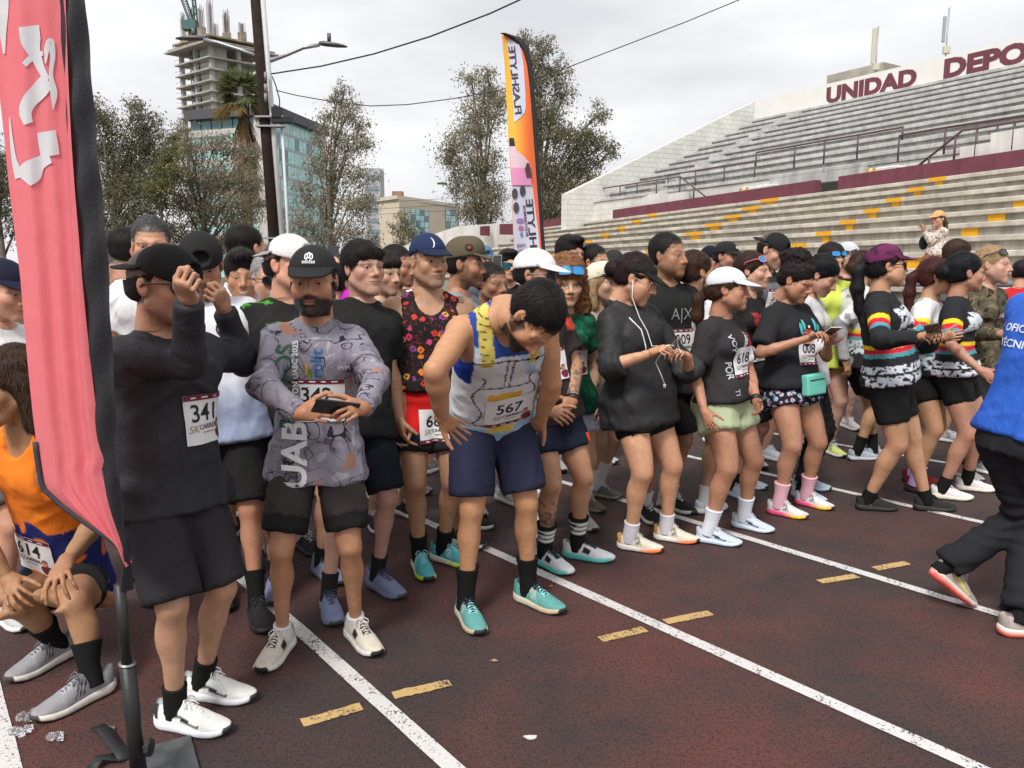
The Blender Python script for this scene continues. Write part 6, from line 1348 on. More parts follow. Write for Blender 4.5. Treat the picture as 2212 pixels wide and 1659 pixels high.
def jersey(base, white=False):
    def f(d):
        t, u, v, P = d['t'], d['u'], d['v'], d['P']; C = np.repeat(np.array(base)[None], len(t), 0); n = noise3(P * 20 + 3); n2 = ridge(P * np.array((42, 42, 62)))
        if white:
            C[(n > .35)] = srgb(150, 150, 155); C[t < .30] = BLK; m = (t < .28) & (t > .05) & (n2 > .25); C[m] = srgb(190, 200, 205)
        else:
            m = (v > -.02) & (t > .56) & (t < .80) & (n2 > -.05) & (np.abs(u) < .13); C[m] = srgb(205, 212, 222); m = (t < .16) & (t > -.06) & (n2 > .1); C[m] = srgb(210, 215, 225); C[(t > .05) & (t < .08)] = base
        w = t - .02 * u
        C[(w > .36) & (w < .41)] = YEL; C[(w > .30) & (w <= .36)] = RED; C[(w > .25) & (w <= .30)] = TEAL
        a = d['arm'] != 0; ta = d['ta']; C[a] = np.array(base) if not white else WHT
        C[a & (ta > .40) & (ta < .52)] = YEL; C[a & (ta >= .52) & (ta < .66)] = RED; C[a & (ta >= .66) & (ta < .76)] = TEAL; C[a & (ta >= .76)] = BLK; return C
    return f
def blend(c0, c1, a, b):
    return lambda d: lerpc(c0, c1, sstep(a, b, d['t'] + .03 * noise3(d['P'] * 12)))
def greenjersey(d):
    n = ridge(d['P'] * np.array((22, 22, 30))); C = np.repeat(np.array(srgb(22, 98, 70))[None], len(n), 0); C[n > .45] = srgb(14, 72, 52); C[n < -.5] = srgb(40, 125, 92); return C
def armour(d):         # white vest with pale blue shading print, dark outlines, yellow straps
    t, u, v, P = d['t'], d['u'], d['v'], d['P']; C = np.repeat(np.array((.70, .72, .74))[None], len(t), 0); n = noise3(P * 7)
    C[(n > .15) & (t > .2)] = srgb(176, 200, 218); C[t < .08] = srgb(150, 190, 216)
    if True:
        f = v > 0; C[(t > .84)] = srgb(40, 72, 150); st = (np.abs(np.abs(u) - .098) < .026) & (t > .72); C[st] = srgb(214, 196, 100); C[st & (np.mod(t * 26, 1) < .14)] = W(.03); C[(np.abs(u) > .146) & (t > .5)] = srgb(26, 60, 150)
        C[f & (t > .79) & (np.abs(u) < .07)] = srgb(40, 72, 150)
        for g in (np.abs(t - .755 + .25 * (np.abs(u) > .075) * (np.abs(u) - .075)) < .006, (np.abs(np.abs(u) - .012) < .0035) & (t > .50) & (t < .75), (np.abs(t - .49 - .5 * np.abs(u) * 0) < .006) & (np.abs(u) < .10), (np.abs(np.abs(u) - .115 - .02 * np.sin(t * 20)) < .004) & (t > .12) & (t < .6), (np.abs(t - .115) < .006) & (np.abs(u) < .12)): C[f & g] = W(.03)
        C[f & (np.abs(u) < .075) & (np.abs(t - .385) < .045)] = srgb(222, 176, 60); C[f & (np.abs(u) < .06) & (np.abs(t - .06) < .035)] = srgb(228, 200, 90)
    return C
def splat(bg, fg, sc, th, t0=-9, t1=9, um=9, front=True):
    def f(d):
        n = ridge(d['P'] * sc); C = np.repeat(np.array(bg)[None], len(n), 0); m = (n > th) & (d['t'] > t0) & (d['t'] < t1) & (np.abs(d['u']) < um)
        if front: m &= d['v'] > .02
        C[m] = fg; return C
    return f
def shoulders(bg, fg):
    def f(d):
        n = ridge(d['P'] * 24); C = np.repeat(np.array(bg)[None], len(n), 0); m = ((d['t'] > .78) | (d['arm'] != 0)) & (n > .62) & (noise3(d['P'] * 9) > -.1); C[m] = fg; return C
    return f
# ---- front rank ------------------------------------------------------------------------------------------
SH_OLD = dict(up=srgb(205, 198, 184), toe=srgb(214, 200, 176), heel=srgb(150, 152, 150), stripe=srgb(40, 40, 44), collar=W(.03), tongue=W(.05), sole=srgb(214, 214, 208), lace=srgb(226, 222, 212), kind='patch', tip=W(.02))
p342 = person('bearded man in black peaked cap and purple grey long sleeve shirt with bib 342', head=(677, 608), hres=.003, feet=((612, 1407), (770, 1383)), yaw=9, hyaw=5, hpitch=5, skin='brown', fyaw=(-18, 28),
    arms={'R': dict(e=(570, 834, 1), w=(650, 893, 1), f=(727, 890, 1), hand='hold', back=(.3, .9, .25)), 'L': dict(e=(814, 820, 1), w=(785, 882, 1), f=(735, 884, 1), hand='pinch', back=(-.3, .8, .5))},
    shirt=dict(kind='long', mat=M_SWORL, hem=.15, loose=.5, ease=.011, collar=srgb(70, 66, 78)), shorts=dict(len=.82, col=lambda d: np.where((d['tl'] > .66)[:, None], np.array(W(.012))[None], np.array(srgb(58, 52, 52))[None]), ease=.028, flare=.010, fold=.9), shoe=SH_OLD, sock=dict(h=.045, col=W(.7)),
    cap=dict(col=W(.024)), hair='undercap', face=dict(beard=(.012, .009, .008)))
bib(p342, '342', u=.015, t=.40)
text_on(p342, 'UABC', .135, -.075, .06, ink(225, 225, 228), rot=90, bold=.03)
text_on(p342, 'RELEVOS', .085, -.105, .50, ink(46, 88, 62), rot=90, bold=.012)
text_on(p342, 'MARATON UABC 2025', .030, -.068, .56, ink(230, 230, 232), rot=90, bold=.012)
text_on(p342, 'Electrolit', .066, .012, .56, ink(40, 105, 165), rot=90, bold=.01); text_on(p342, 'By', .034, -.012, .40, ink(230, 230, 232), rot=90)
V_, Q_ = grid2(.012, .075, 3, 8); V_[:, 0] += .02 * np.cos(V_[:, 1] * 22); stick('leaf_print', V_, Q_, frame(p342, -.034, .575), p342.bvh, ink(90, 150, 70), p342.shirt, .005); stick('leaf_print', V_ * (.7, .6), Q_, frame(p342, -.038, .645), p342.bvh, ink(215, 150, 50), p342.shirt, .005)
text_on(p342, 'WM', .026, .115, .66, ink(235, 235, 238)); 
cap_logo(p342, 'adidas', .020, ink(235, 235, 235), 0, .078)
for a_ in (-35, 0, 35): cap_logo(p342, '0', .030, ink(235, 235, 235), a_ * .16, .098 - abs(a_) * .0001, .02, 'trefoil')
SH_WHITE = dict(up=srgb(236, 236, 230), stripe=W(.03), heel=W(.04), toe=srgb(236, 236, 230), sole=srgb(232, 234, 238), lace=srgb(240, 240, 236), kind='swoosh', collar=srgb(170, 172, 176), tongue=srgb(235, 235, 232), tread=srgb(180, 180, 184))
p341 = person('man in black long sleeve top and backwards black cap adjusting his glasses', head=(352, 617), feet=((382, 1572), (440, 1508)), yaw=50, hyaw=78, hpitch=2, skin='tan', fyaw=(28, 33), hd=.02, wid=1.0, legk=1.06, armk=1.08,
    arms={'R': dict(e=(408, 786, 1), w=(408, 646, 1), f=(388, 586, 1), hand='fist', back=(.77, .64, 0)), 'L': dict(e=(525, 778, -1), w=(484, 668, 1), f=(456, 606, 1), hand='fist', back=(.2, .9, .2))},
    shirt=dict(kind='long', col=(.020, .021, .025), hem=.11, loose=.55, ease=.016, mat=M_CLOTHN, fold=1.15), shorts=dict(len=.95, col=(.026, .024, .028), ease=.032, flare=.014), shoe=SH_WHITE, sock=dict(h=.085, col=W(.016)),
    cap=dict(col=W(.014), kind='back', rot=180, tilt=-8), hair='undercap', fat=.15)
bib(p341, '341', u=.065, t=.42, w=.17, h=.165, yawoff=-8)
glasses(p341, shield=True)
SH_TEAL = dict(up=srgb(96, 158, 152), stripe=srgb(190, 190, 176), sole=srgb(206, 198, 178), sole2=srgb(196, 180, 150), lace=srgb(22, 28, 44), toe=srgb(100, 160, 150), collar=srgb(60, 66, 74), tongue=srgb(140, 205, 205), tip=W(.03))
p567 = person('man in white and blue printed vest bending forward with hands on his hips', head=(1153, 690), feet=((1006, 1335), (1141, 1303)), yaw=22, hyaw=42, hpitch=74, hroll=14, skin=(.47, .235, .125), ht=1.72, hd=-.48, neck=(1094, 668, .16), hips=(1060, 880, .10), hs=.96, fyaw=(0, 28), fat=.2, wid=1.12, armk=1.22, legk=1.1,
    arms={'R': dict(e=(938, 802, 1), w=(956, 902, -1), f=(1002, 938, -1), hand='flat', back=(.3, -.9, .2)), 'L': dict(e=(1192, 828, -1), w=(1168, 905, -1), f=(1130, 942, -1), hand='flat', back=(-.3, -.9, .2))},
    shirt=dict(kind='tank', col=armour, hem=.055, loose=.75, ease=.014, res=.0075), shorts=dict(len=.86, col=srgb(40, 42, 66), ease=.034, flare=.012), shoe=SH_TEAL, sock=dict(h=.15, col=W(.014)), hair='short', face=dict(beard=(.014, .010, .009)))
bib(p567, '567', u=.03, t=.25, w=.225, h=.17, band_top=False, rot=0)
SH_TEAL2 = dict(SH_TEAL, up=srgb(84, 172, 178), stripe=srgb(190, 225, 226), sole=srgb(232, 232, 222), sole2=srgb(200, 226, 60), lace=srgb(150, 215, 220), toe=srgb(84, 168, 176), tongue=srgb(96, 196, 204))
p680 = person('stocky man in navy cap and black floral tank top over red shorts with bib 680', head=(926, 565), hres=.003, feet=((907, 1229), (958, 1213)), yaw=14, hyaw=34, hpitch=2, skin='olive', fyaw=(6, 46), fat=.25, wid=1.14, armk=1.25, legk=1.12,
    arms={'R': dict(e=(838, 790, 1), w=(862, 905, 1), hand='relax', back=(1, .2, 0)), 'L': dict(e=(1010, 790, -1), w=(1000, 910, 1))},
    shirt=dict(kind='tank', mat=M_FLORAL, hem=-.05, loose=.6, ease=.014), shorts=dict(len=.62, col=lambda d: np.where((d['tl'] < .42)[:, None], np.array(srgb(206, 30, 28))[None], np.array(BLK)[None]), ease=.020), shoe=SH_TEAL2, sock=dict(h=.12, col=W(.014)),
    cap=dict(col=srgb(38, 50, 84), brim=srgb(30, 38, 62)), hair=None, face=dict(beard=None, stub=.35, hairc=(.10, .09, .085), age=.3, jaw=1.1))
cap_logo(p680, ')', .05, ink(235, 235, 240), 10, .085)
bib(p680, '680', u=.03, t=-.24, w=.20, h=.165, bvh=p680.bvh2, band_top=False)
SH_NB = dict(up=srgb(218, 220, 222), stripe=W(.02), sole=srgb(92, 192, 184), lace=srgb(34, 34, 50), tongue=srgb(20, 70, 74), kind='patch', tip=srgb(200, 202, 206))
pcap = person('man in white cap and dark sunglasses wearing dark tee and navy shorts, hands clasped', head=(1158, 594), feet=((1176, 1222), (1246, 1206)), yaw=38, hyaw=70, hpitch=6, skin='brown', fyaw=(4, 34), wid=1.05, fat=.15, armk=1.12, legk=1.12, tattoo=((-1, 'fore', .1, .85), (1, 'calf', .2, .9)),
    arms={'L': dict(e=(1244, 790, 1), w=(1236, 868, 1), f=(1205, 902, 1), hand='hold', back=(-.5, .7, .3)), 'R': dict(e=(1150, 800, 1), w=(1188, 890, 1), f=(1225, 900, 1), hand='hold', back=(.5, .7, .3))},
    shirt=dict(kind='tee', sleeve=.72, col=lambda d: np.where(((d['u'] < -.11) & (d['t'] > .7) & (d['t'] < .82))[:, None], np.array(srgb(210, 70, 50))[None], np.array((.030, .022, .024))[None]), hem=.10, loose=.6), shorts=dict(len=.60, col=srgb(22, 28, 46), ease=.026), shoe=SH_NB, sock=dict(h=.17, col=stripes_sock(W(.014), W(.7))),
    cap=dict(col=W(.76)), hair='undercap')
glasses(pcap, shield=True, fr_col=(.02, .025, .05)); bib(pcap, '345', u=-.03, t=.40)
V_, Q_ = grid2(.052, .075, 5, 6); stick('badge', V_, Q_, (pcap.KN[-1] * .46 + pcap.HP[-1] * .54 - pcap.R0 + pcap.X * -.02, np.cross(pcap.up, nrm(pcap.fwd + pcap.X * -.4)), pcap.up, nrm(pcap.fwd + pcap.X * -.4)), pcap.bvh2, ink(216, 92, 50), pcap.shorts, .004)
V_, Q_ = grid2(.085, .022, 6, 3); stick('badge_ribbon', V_, Q_, (pcap.KN[-1] * .58 + pcap.HP[-1] * .42 - pcap.R0 + pcap.X * -.02, np.cross(pcap.up, nrm(pcap.fwd + pcap.X * -.4)), pcap.up, nrm(pcap.fwd + pcap.X * -.4)), pcap.bvh2, ink(236, 190, 60), pcap.shorts, .006)
a_ = np.linspace(0, 2 * math.pi, 17)[:-1]; V_ = np.vstack([[0, 0], np.c_[.030 * np.cos(a_) * (1 + .12 * np.cos(2 * a_)), .040 * np.sin(a_)]]); stick('red_print', V_, np.array([(0, i + 1, (i + 1) % 16 + 1) for i in range(16)]), (pcap.KN[1] * .62 + pcap.HP[1] * .38 - pcap.R0, np.cross(pcap.up, pcap.fwd), pcap.up, pcap.fwd), pcap.bvh2, ink(205, 52, 38), pcap.shorts, .005)
SH_CREAM = dict(up=srgb(222, 214, 196), stripe=W(.05), sole=srgb(232, 230, 224), sole2=srgb(244, 128, 70), heel=srgb(206, 150, 80), lace=srgb(226, 222, 208), toe=srgb(220, 208, 186))
pjac = person('woman in black hooded jacket, black visor and clear glasses untangling white earphones', head=(1375, 602), hres=.0036, feet=((1360, 1187), (1438, 1167)), yaw=38, hyaw=72, hpitch=24, sex='f', skin='tan', fat=.45, wid=1.06, fyaw=(34, 32),
    arms={'R': dict(e=(1318, 792, 1), w=(1408, 762, 1), f=(1458, 742, 1), hand='pinch', back=(.5, .2, .8)), 'L': dict(e=(1488, 800, -1), w=(1484, 770, 1), f=(1452, 745, 1), hand='pinch', back=(-.5, .2, .8))},
    shirt=dict(kind='long', name='jacket', sleeve=1.30, col=(.019, .019, .021), hem=.16, loose=1.0, ease=.036, mat=M_CLOTHN, hood=True, fold=1.6, cuff=1.2), shorts=dict(len=.50, col=(.010, .010, .011), ease=.010, flare=0, fold=.2), shoe=SH_CREAM, sock=dict(h=.09, col=srgb(226, 222, 230)),
    cap=dict(kind='visor', col=W(.016)), hair='bun', hairc=(.022, .012, .012))
glasses(pjac, clear=True, fr_col=srgb(190, 170, 150), name='spectacles')
SH_ICE = dict(up=srgb(198, 208, 222), stripe=srgb(26, 38, 62), sole=srgb(220, 226, 236), sole2=srgb(214, 226, 240), kind='swoosh', lace=srgb(226, 230, 238), toe=srgb(206, 214, 228), tip=srgb(196, 206, 222), band=srgb(190, 214, 236))
p618 = person('woman in white running cap and sage green shorts with bib 618', head=(1573, 626), hres=.0034, feet=((1530, 1172), (1605, 1141)), yaw=42, hyaw=70, hpitch=3, sex='f', skin=(.46, .235, .135), fat=.3, wid=1.04, fyaw=(26, 14),
    arms={'R': dict(e=(1501, 812, 1), w=(1522, 888, 1), hand='relax', back=(1, .2, 0)), 'L': dict(e=(1622, 812, -1), w=(1634, 868, 1), hand='relax')},
    shirt=dict(kind='tee', col=(.032, .027, .029), hem=.0, loose=.35, ease=.010, sleeve=.72), shorts=dict(len=.44, col=srgb(172, 184, 148), ease=.026, flare=.024), shoe=SH_ICE, sock=dict(h=.13, col=srgb(226, 230, 240)),
    cap=dict(col=srgb(216, 220, 228)), hair='pony_low', hairc=(.05, .024, .014), face=dict(age=.3))
bib(p618, '618', u=.035, t=.46, w=.185, h=.165, band_top=False)
text_on(p618, 'VOY', .05, -.075, .70, ink(196, 200, 206), rot=-90, bold=.01); text_on(p618, 'POR', .05, -.085, .38, ink(190, 196, 202), rot=-90, bold=.012); text_on(p618, 'TI', .045, -.08, .12, ink(190, 196, 202), rot=-90)
text_on(p618, 'DESERT', .028, .05, .72, ink(222, 222, 224), rot=68, bold=.015); V_, Q_ = grid2(.05, .085, 4, 6); V_[:, 0] += .012 * np.sin(V_[:, 1] * 60); stick('red_print', V_, Q_, frame(p618, .098, .69), p618.bvh, ink(208, 40, 42), p618.shirt, .004)
SH_PINK = dict(up=srgb(222, 220, 222), stripe=srgb(56, 50, 50), sole=srgb(244, 92, 138), sole2=srgb(250, 196, 60), lace=srgb(236, 232, 232), toe=srgb(200, 190, 186))
p008 = person('woman with curly updo in black fish print tee typing on phone, bib 008', head=(1722, 606), hres=.0034, feet=((1681, 1112), (1740, 1092)), yaw=30, hyaw=46, hpitch=26, sex='f', skin=(.44, .225, .13), fat=.3, fyaw=(26, 18),
    arms={'R': dict(e=(1642, 764, 1), w=(1752, 728, 1), f=(1790, 708, 1), hand='pinch', back=(.2, .5, .8)), 'L': dict(e=(1786, 772, -1), w=(1788, 742, 1), f=(1796, 712, 1), hand='hold', back=(-.2, -.5, -.8))},
    shirt=dict(kind='tee', col=(.018, .018, .021), hem=.03, loose=.7, ease=.022, sleeve=.80), shorts=dict(len=.36, mat=M_LIPS, col=W(.5), ease=.030, flare=.02), shoe=SH_PINK, sock=dict(h=.14, col=srgb(238, 186, 198)), hair='updo', hairc=(.018, .013, .012), face=dict(age=.2))
bib(p008, '008', u=.04, t=.38, w=.19, h=.165, rot=-5, band_top=False)
for q_, (x_, y_, rx, ry_, c_) in enumerate(((0, 0, .095, .085, (26, 34, 66)), (.0, -.015, .060, .050, (206, 96, 66)), (-.03, -.005, .024, .024, (196, 226, 226)), (.035, -.005, .024, .024, (196, 226, 226)), (-.03, -.005, .012, .012, (40, 110, 160)), (.035, -.005, .012, .012, (40, 110, 160)), (-.07, .045, .016, .036, (80, 180, 180)), (-.035, .065, .014, .034, (90, 190, 184)), (.055, .06, .015, .04, (80, 180, 180)), (.085, .03, .014, .034, (90, 190, 184)), (0, -.045, .04, .012, (220, 150, 120)), (0, .05, .008, .008, (230, 230, 230)))):
    V_ = np.vstack([[x_, y_], np.c_[x_ + rx * np.cos(a_), y_ + ry_ * np.sin(a_)]]); stick('fish_print', V_, np.array([(0, i + 1, (i + 1) % 16 + 1) for i in range(16)]), frame(p008, .02, .60), p008.bvh, ink(*c_), p008.shirt, .003 + .0012 * q_)
ppur = person('woman in purple cap and dark sunglasses with striped black running jersey', head=(1914, 575), hres=.0034, feet=((1873, 1101), (1998, 1102)), yaw=58, hyaw=84, hpitch=-2, sex='f', skin=(.47, .245, .14), fat=.55, wid=1.1, fyaw=(26, 26),
    arms={'R': dict(e=(1903, 735, 1), w=(1988, 728, 1), f=(2020, 716, 1), hand='hold', back=(.8, .1, .5)), 'L': dict(e=(2005, 745, -1), w=(2022, 722, 1), f=(2035, 712, 1), hand='hold', back=(-.8, 0, .5))},
    shirt=dict(kind='long', col=jersey(BLK), res=.0085, hem=.04, loose=.35, ease=.012, cuff=.3), shorts=dict(len=.66, col=(.013, .013, .014), ease=.012, flare=.004, fold=.5), shoe=dict(up=W(.022), stripe=W(.06), sole=W(.035), lace=W(.02), tread=W(.02), toe=W(.024), kind='none'), sock=dict(h=.06, col=W(.014)),
    cap=dict(col=(.1, .02, .06), pattern=lambda V: lerpc(srgb(104, 42, 80), srgb(66, 30, 58), sstep(-.2, .3, noise3(V * 40)))), hair='pony_long', hairc=(.014, .012, .014), face=dict(smile=True, age=.2))
glasses(ppur); text_on(ppur, 'CRUW', .03, .05, .49, ink(205, 225, 230), bold=.01); bib(ppur, '214', u=.10, t=.10, w=.12, h=.10, yawoff=-20)
SH_WP = dict(up=srgb(228, 224, 220), sole=srgb(228, 222, 206), lace=srgb(226, 190, 208), kind='none', toe=srgb(230, 226, 222), tip=srgb(220, 214, 200), tongue=srgb(226, 200, 208))
pbun = person('woman with black hair bun in striped black jersey and tight black shorts', head=(2087, 590), feet=((2034, 1077), (2087, 1059)), yaw=52, hyaw=82, hpitch=4, sex='f', skin=(.43, .22, .125), fat=.1, fyaw=(22, 22),
    arms={'R': dict(e=(2054, 746, 1), w=(2118, 800, 1), hand='relax', back=(1, 0, .2))},
    shirt=dict(kind='tee', col=jersey(BLK), res=.0085, hem=.01, loose=.3, ease=.010, sleeve=.86), shorts=dict(len=.48, col=(.010, .010, .011), ease=.008, flare=0, fold=.25), shoe=SH_WP, sock=dict(h=.08, col=W(.014)), hair='bun', hairc=(.010, .010, .012), face=dict(age=.5))
text_on(pbun, 'CHUW', .03, .06, .49, ink(205, 225, 230), bold=.01)
pblu = person('official in blue long sleeve shirt and black jeans walking, seen from behind', head=(2325, 545), feet=((None, None, *(gnd(2093, 1316) + np.array((-.14, .0, .12)))), (2196, 1372)), yaw=116, hyaw=110, hpitch=4, skin='brown', ht=1.74, hips=(2205, 940, .0), fyaw=(-16, -28), fpitch=(38, 0), wid=.98,
    arms={'L': dict(e=(2232, 860, 1), w=(2300, 960, 1)), 'R': dict(e=(2430, 860, -1))},
    shirt=dict(kind='long', col=srgb(40, 92, 190), hem=.01, loose=.2, ease=.014, mat=M_CLOTHN), group='', shorts=dict(name='jeans', len=1.93, col=(.016, .016, .020), ease=.020, flare=.012, top=.14), shoe=dict(up=srgb(176, 164, 158), stripe=srgb(220, 210, 90), sole=srgb(226, 218, 208), band=srgb(246, 112, 100), kind='swoosh', lace=srgb(190, 196, 206), tip=srgb(236, 104, 92), tread=srgb(236, 110, 98)), sock=dict(h=.1, col=W(.014)), hair='short')
text_on(pblu, 'OFICIAL', .046, -.055, .71, ink(214, 222, 236), back=True, bold=.022, rot=0); text_on(pblu, 'TÉCNICO', .046, -.055, .61, ink(214, 222, 236), back=True, bold=.022)
SH_GRY = dict(up=srgb(146, 146, 150), stripe=srgb(64, 64, 70), sole=srgb(222, 218, 208), lace=srgb(110, 112, 118), toe=srgb(150, 148, 148), tip=srgb(70, 68, 66), collar=srgb(120, 120, 124), tongue=srgb(165, 168, 174))
p614 = person('long haired runner in orange and blue vest squatting with hands on knees', head=(24, 834), feet=((127, 1427), (202, 1507)), yaw=-26, hyaw=-46, hpitch=10, skin='brown', ht=1.70, hips=(150, 1232, .30), neck=(60, 905, .05), hd=-.02, knees=((40, 1306, -.36), (162, 1300, -.34)), fyaw=(2, -8),
    arms={'R': dict(e=(-60, 1120, 1), w=(18, 1250, 1), f=(35, 1310, 1), hand='drape', back=(.2, .6, .7)), 'L': dict(e=(208, 1128, 1), w=(143, 1215, 1), f=(112, 1275, 1), hand='drape', back=(-.2, .6, .7))},
    shirt=dict(kind='tank', col=lambda d: np.where((d['t'] > .45 + .05 * noise3(d['P'] * 12))[:, None], np.array(srgb(236, 128, 36))[None], np.where((noise3(d['P'] * 14) > .3)[:, None], np.array(srgb(232, 120, 40))[None], np.array(srgb(34, 44, 110))[None])), hem=.05, loose=.5), shorts=dict(len=.5, col=(.015, .015, .017), ease=.03), shoe=SH_GRY, sock=dict(h=.13, col=W(.014)), hair='long', hairc=(.045, .026, .016))
bib(p614, '614', u=.0, t=.26, rot=0)
# ---- second rank -----------------------------------------------------------------------------------------
pjer = person('man in white football jersey and backwards black snapback looking down', head=(434, 570), feet=((484, 1290), (556, 1334)), yaw=14, hyaw=22, hpitch=22, skin='brown', wid=1.08, fat=.2, fyaw=(10, 14), hd=.1, hs=1.04,
    shirt=dict(kind='tee', col=blend(srgb(150, 160, 188), srgb(222, 224, 232), .0, .35), hem=.13, loose=.8, ease=.02), shorts=dict(len=.92, col=W(.012), ease=.03), shoe=dict(up=W(.016), sole=W(.02), lace=W(.03), kind='none'), sock=dict(h=.14, col=W(.014)), cap=dict(kind='back', rot=180, col=W(.018), size=1.01), hair='undercap', face=dict(stub=.6))
V_ = np.vstack([[0, 0], np.c_[.042 * np.cos(a_), .042 * np.sin(a_)]]); T_ = np.array([(0, i + 1, (i + 1) % 16 + 1) for i in range(16)]); stick('crest', V_, T_, frame(pjer, .085, .70), pjer.bvh, ink(40, 40, 48), pjer.shirt, .004); stick('crest', V_ * .8, T_, frame(pjer, .085, .70), pjer.bvh, ink(226, 226, 232), pjer.shirt, .0055); text_on(pjer, 'CFA', .03, .085, .70, ink(40, 40, 48), bold=.02, off=.007)
glasses(pjer) if False else None
person('tall man with slicked back greying hair in white shirt behind the backwards caps', (328, 528), Y=3.9, yaw=16, hyaw=22, hpitch=10, skin='olive', hair='slick', hairc=(.06, .06, .06), shirt=dict(col=WHT), shorts=dict(len=.8, col=(.12, .14, .17)), tattoo=((1, 'fore', .0, .9),), face=dict(brow=(.008, .006, .005)), shoe=dict(up=W(.03), sole=W(.05), lace=W(.3)), sock=dict(h=.14, col=W(.5)))
person('older man with short greying hair in profile beside the pink flag', (256, 594), Y=4.9, yaw=50, hyaw=62, hpitch=2, skin='brown', hair='buzz', hairc=(.05, .048, .046), shirt=dict(col=(.62, .62, .64)), shorts=dict(len=.8, col=(.2, .24, .28)), fat=.5, face=dict(age=.6), shoe=dict(up=W(.03)))
person('man with dark hair mostly hidden behind the slick haired man', (292, 545), Y=4.5, yaw=100, hyaw=120, skin='brown', shirt=dict(col=WHT), shorts=dict(col=BLK), shoe=dict(up=W(.1)))
person('man in navy cap and white tee behind the pink flag', (8, 628), Y=3.35, yaw=70, hyaw=80, hpitch=12, skin='tan', cap=dict(col=srgb(30, 32, 52), rot=0), hair='undercap', shirt=dict(col=WHT, hem=.12), shorts=dict(col=W(.10)), shoe=dict(up=W(.5)))
person('man with gelled black hair turned away in front of the utility pole', (538, 536), Y=4.7, yaw=130, hyaw=146, hpitch=0, skin='tan', hair='short', shirt=dict(col=(.60, .61, .65)), shorts=dict(col=BLK), shoe=dict(up=W(.03)))
person('young man with black hair smiling broadly in white tee', (524, 596), Y=4.35, yaw=10, hyaw=20, hpitch=8, skin='brown', hair='thick', face=dict(smile=True), hs=1.05, shirt=dict(col=WHT), shorts=dict(col=BLK), shoe=dict(up=W(.03)))
pm = person('older man with white moustache and sunglasses in white tee', (585, 604), Y=4.0, yaw=30, hyaw=34, hpitch=4, skin='tan', hair='slick', hairc=(.30, .30, .30), face=dict(stub=.0, age=.6, beard=None, smile=False), shirt=dict(col=srgb(214, 212, 210), hem=.12, loose=.8), shorts=dict(col=BLK, len=.9), fat=.3, shoe=dict(up=W(.03), sole=W(.04)), sock=dict(h=.12, col=W(.6)))
glasses(pm, fr_col=(.02, .02, .02))
F = Field()
for s_ in (-1, 1): F.cone((0, .101, -.046), (s_ * .022, .094, -.050), .007, .006, k=.006); F.cone((s_ * .022, .094, -.050), (s_ * .028, .085, -.085), .0065, .005, k=.006)
D_, l_, h_ = F.sample(.0035); V_, Q_ = surfnet(D_, l_, h_, 0); obj('moustache', mesh_np('moustache', pm.toW(V_), Q_, np.full((len(V_), 3), .62)), M_HAIR, pm.body)
person('man in backwards white cap and black shirt with green splashes on the shoulders', (622, 572), Y=3.62, yaw=30, hyaw=70, hpitch=-4, skin='tan', cap=dict(col=W(.72), kind='back', rot=180, tilt=-6, brim=W(.32)), hair='undercap', shirt=dict(col=shoulders(W(.016), srgb(70, 150, 55)), wid=1), wid=1.28, shorts=dict(len=.8, col=W(.02)), shoe=dict(up=srgb(128, 134, 164), sole=srgb(120, 126, 150), lace=srgb(60, 66, 84), kind='none', tip=W(.06)), sock=dict(h=.1, col=W(.02)), tattoo=((1, 'calf', .2, .8),))
pb = person('young man with thick black hair in plain black tee', (786, 580), hres=.003, feet=((711, 1318), (816, 1272)), hd=.25, yaw=34, hyaw=40, hpitch=-2, skin=(.50, .29, .19), hair='fringe', shirt=dict(col=W(.013), hem=.12, loose=.7), shorts=dict(len=.9, col=splat(srgb(24, 28, 38), srgb(70, 78, 92), 14, .75, front=False) if False else srgb(24, 28, 38), ease=.03), shoe=dict(up=srgb(126, 134, 166), sole=srgb(116, 124, 152), lace=srgb(60, 66, 84), kind='none', tip=W(.06)), sock=dict(h=.10, col=W(.02)), arms={'L': dict(hand='hold')})
person('youth with dark fringe behind the boy in black tee', (833, 590), Y=4.6, yaw=40, hyaw=46, hpitch=6, skin=(.48, .27, .17), hair='fringe', hairc=(.022, .013, .009), shirt=dict(col=W(.03)), shorts=dict(col=W(.02)), shoe=dict(up=W(.03)))
person('man with short dark hair turned away behind the youths', (862, 576), Y=5.1, yaw=60, hyaw=66, skin='brown', hair='short', shirt=dict(col=(.25, .24, .24)), shorts=dict(col=W(.03)), shoe=dict(up=W(.3)))
person('person in white cap facing away beyond the youths', (884, 580), Y=5.8, yaw=170, hyaw=160, skin='brown', cap=dict(col=W(.78)), hair='undercap', shirt=dict(col=WHT), shorts=dict(col=W(.03)), shoe=dict(up=W(.3)))
pmg = person('person in magenta shirt raising a phone overhead', (728, 612), Y=5.2, yaw=150, hyaw=160, skin='light', hair='short', shirt=dict(col=srgb(190, 40, 180), sleeve=.7), shorts=dict(col=W(.02)), arms={'R': dict(e=(752, 612, -1), w=(735, 575, -1), f=(724, 550, -1), hand='hold')}, shoe=dict(up=W(.6)))
po = person('man in olive flat brim cap and grey tee in profile', (1004, 572), Y=4.35, yaw=70, hyaw=82, hpitch=4, skin='brown', fat=.25, cap=dict(kind='snap', col=srgb(92, 84, 66), size=1.03), hair='undercap', face=dict(stub=.55), shirt=dict(col=srgb(140, 146, 154), loose=.6), shorts=dict(col=W(.03)), shoe=dict(up=W(.03)))
cap_logo(po, 'O', .05, ink(30, 26, 26), 60, .085, .06, 'patch'); cap_logo(po, 'o', .03, ink(176, 60, 50), 60, .086, .04, 'patch')
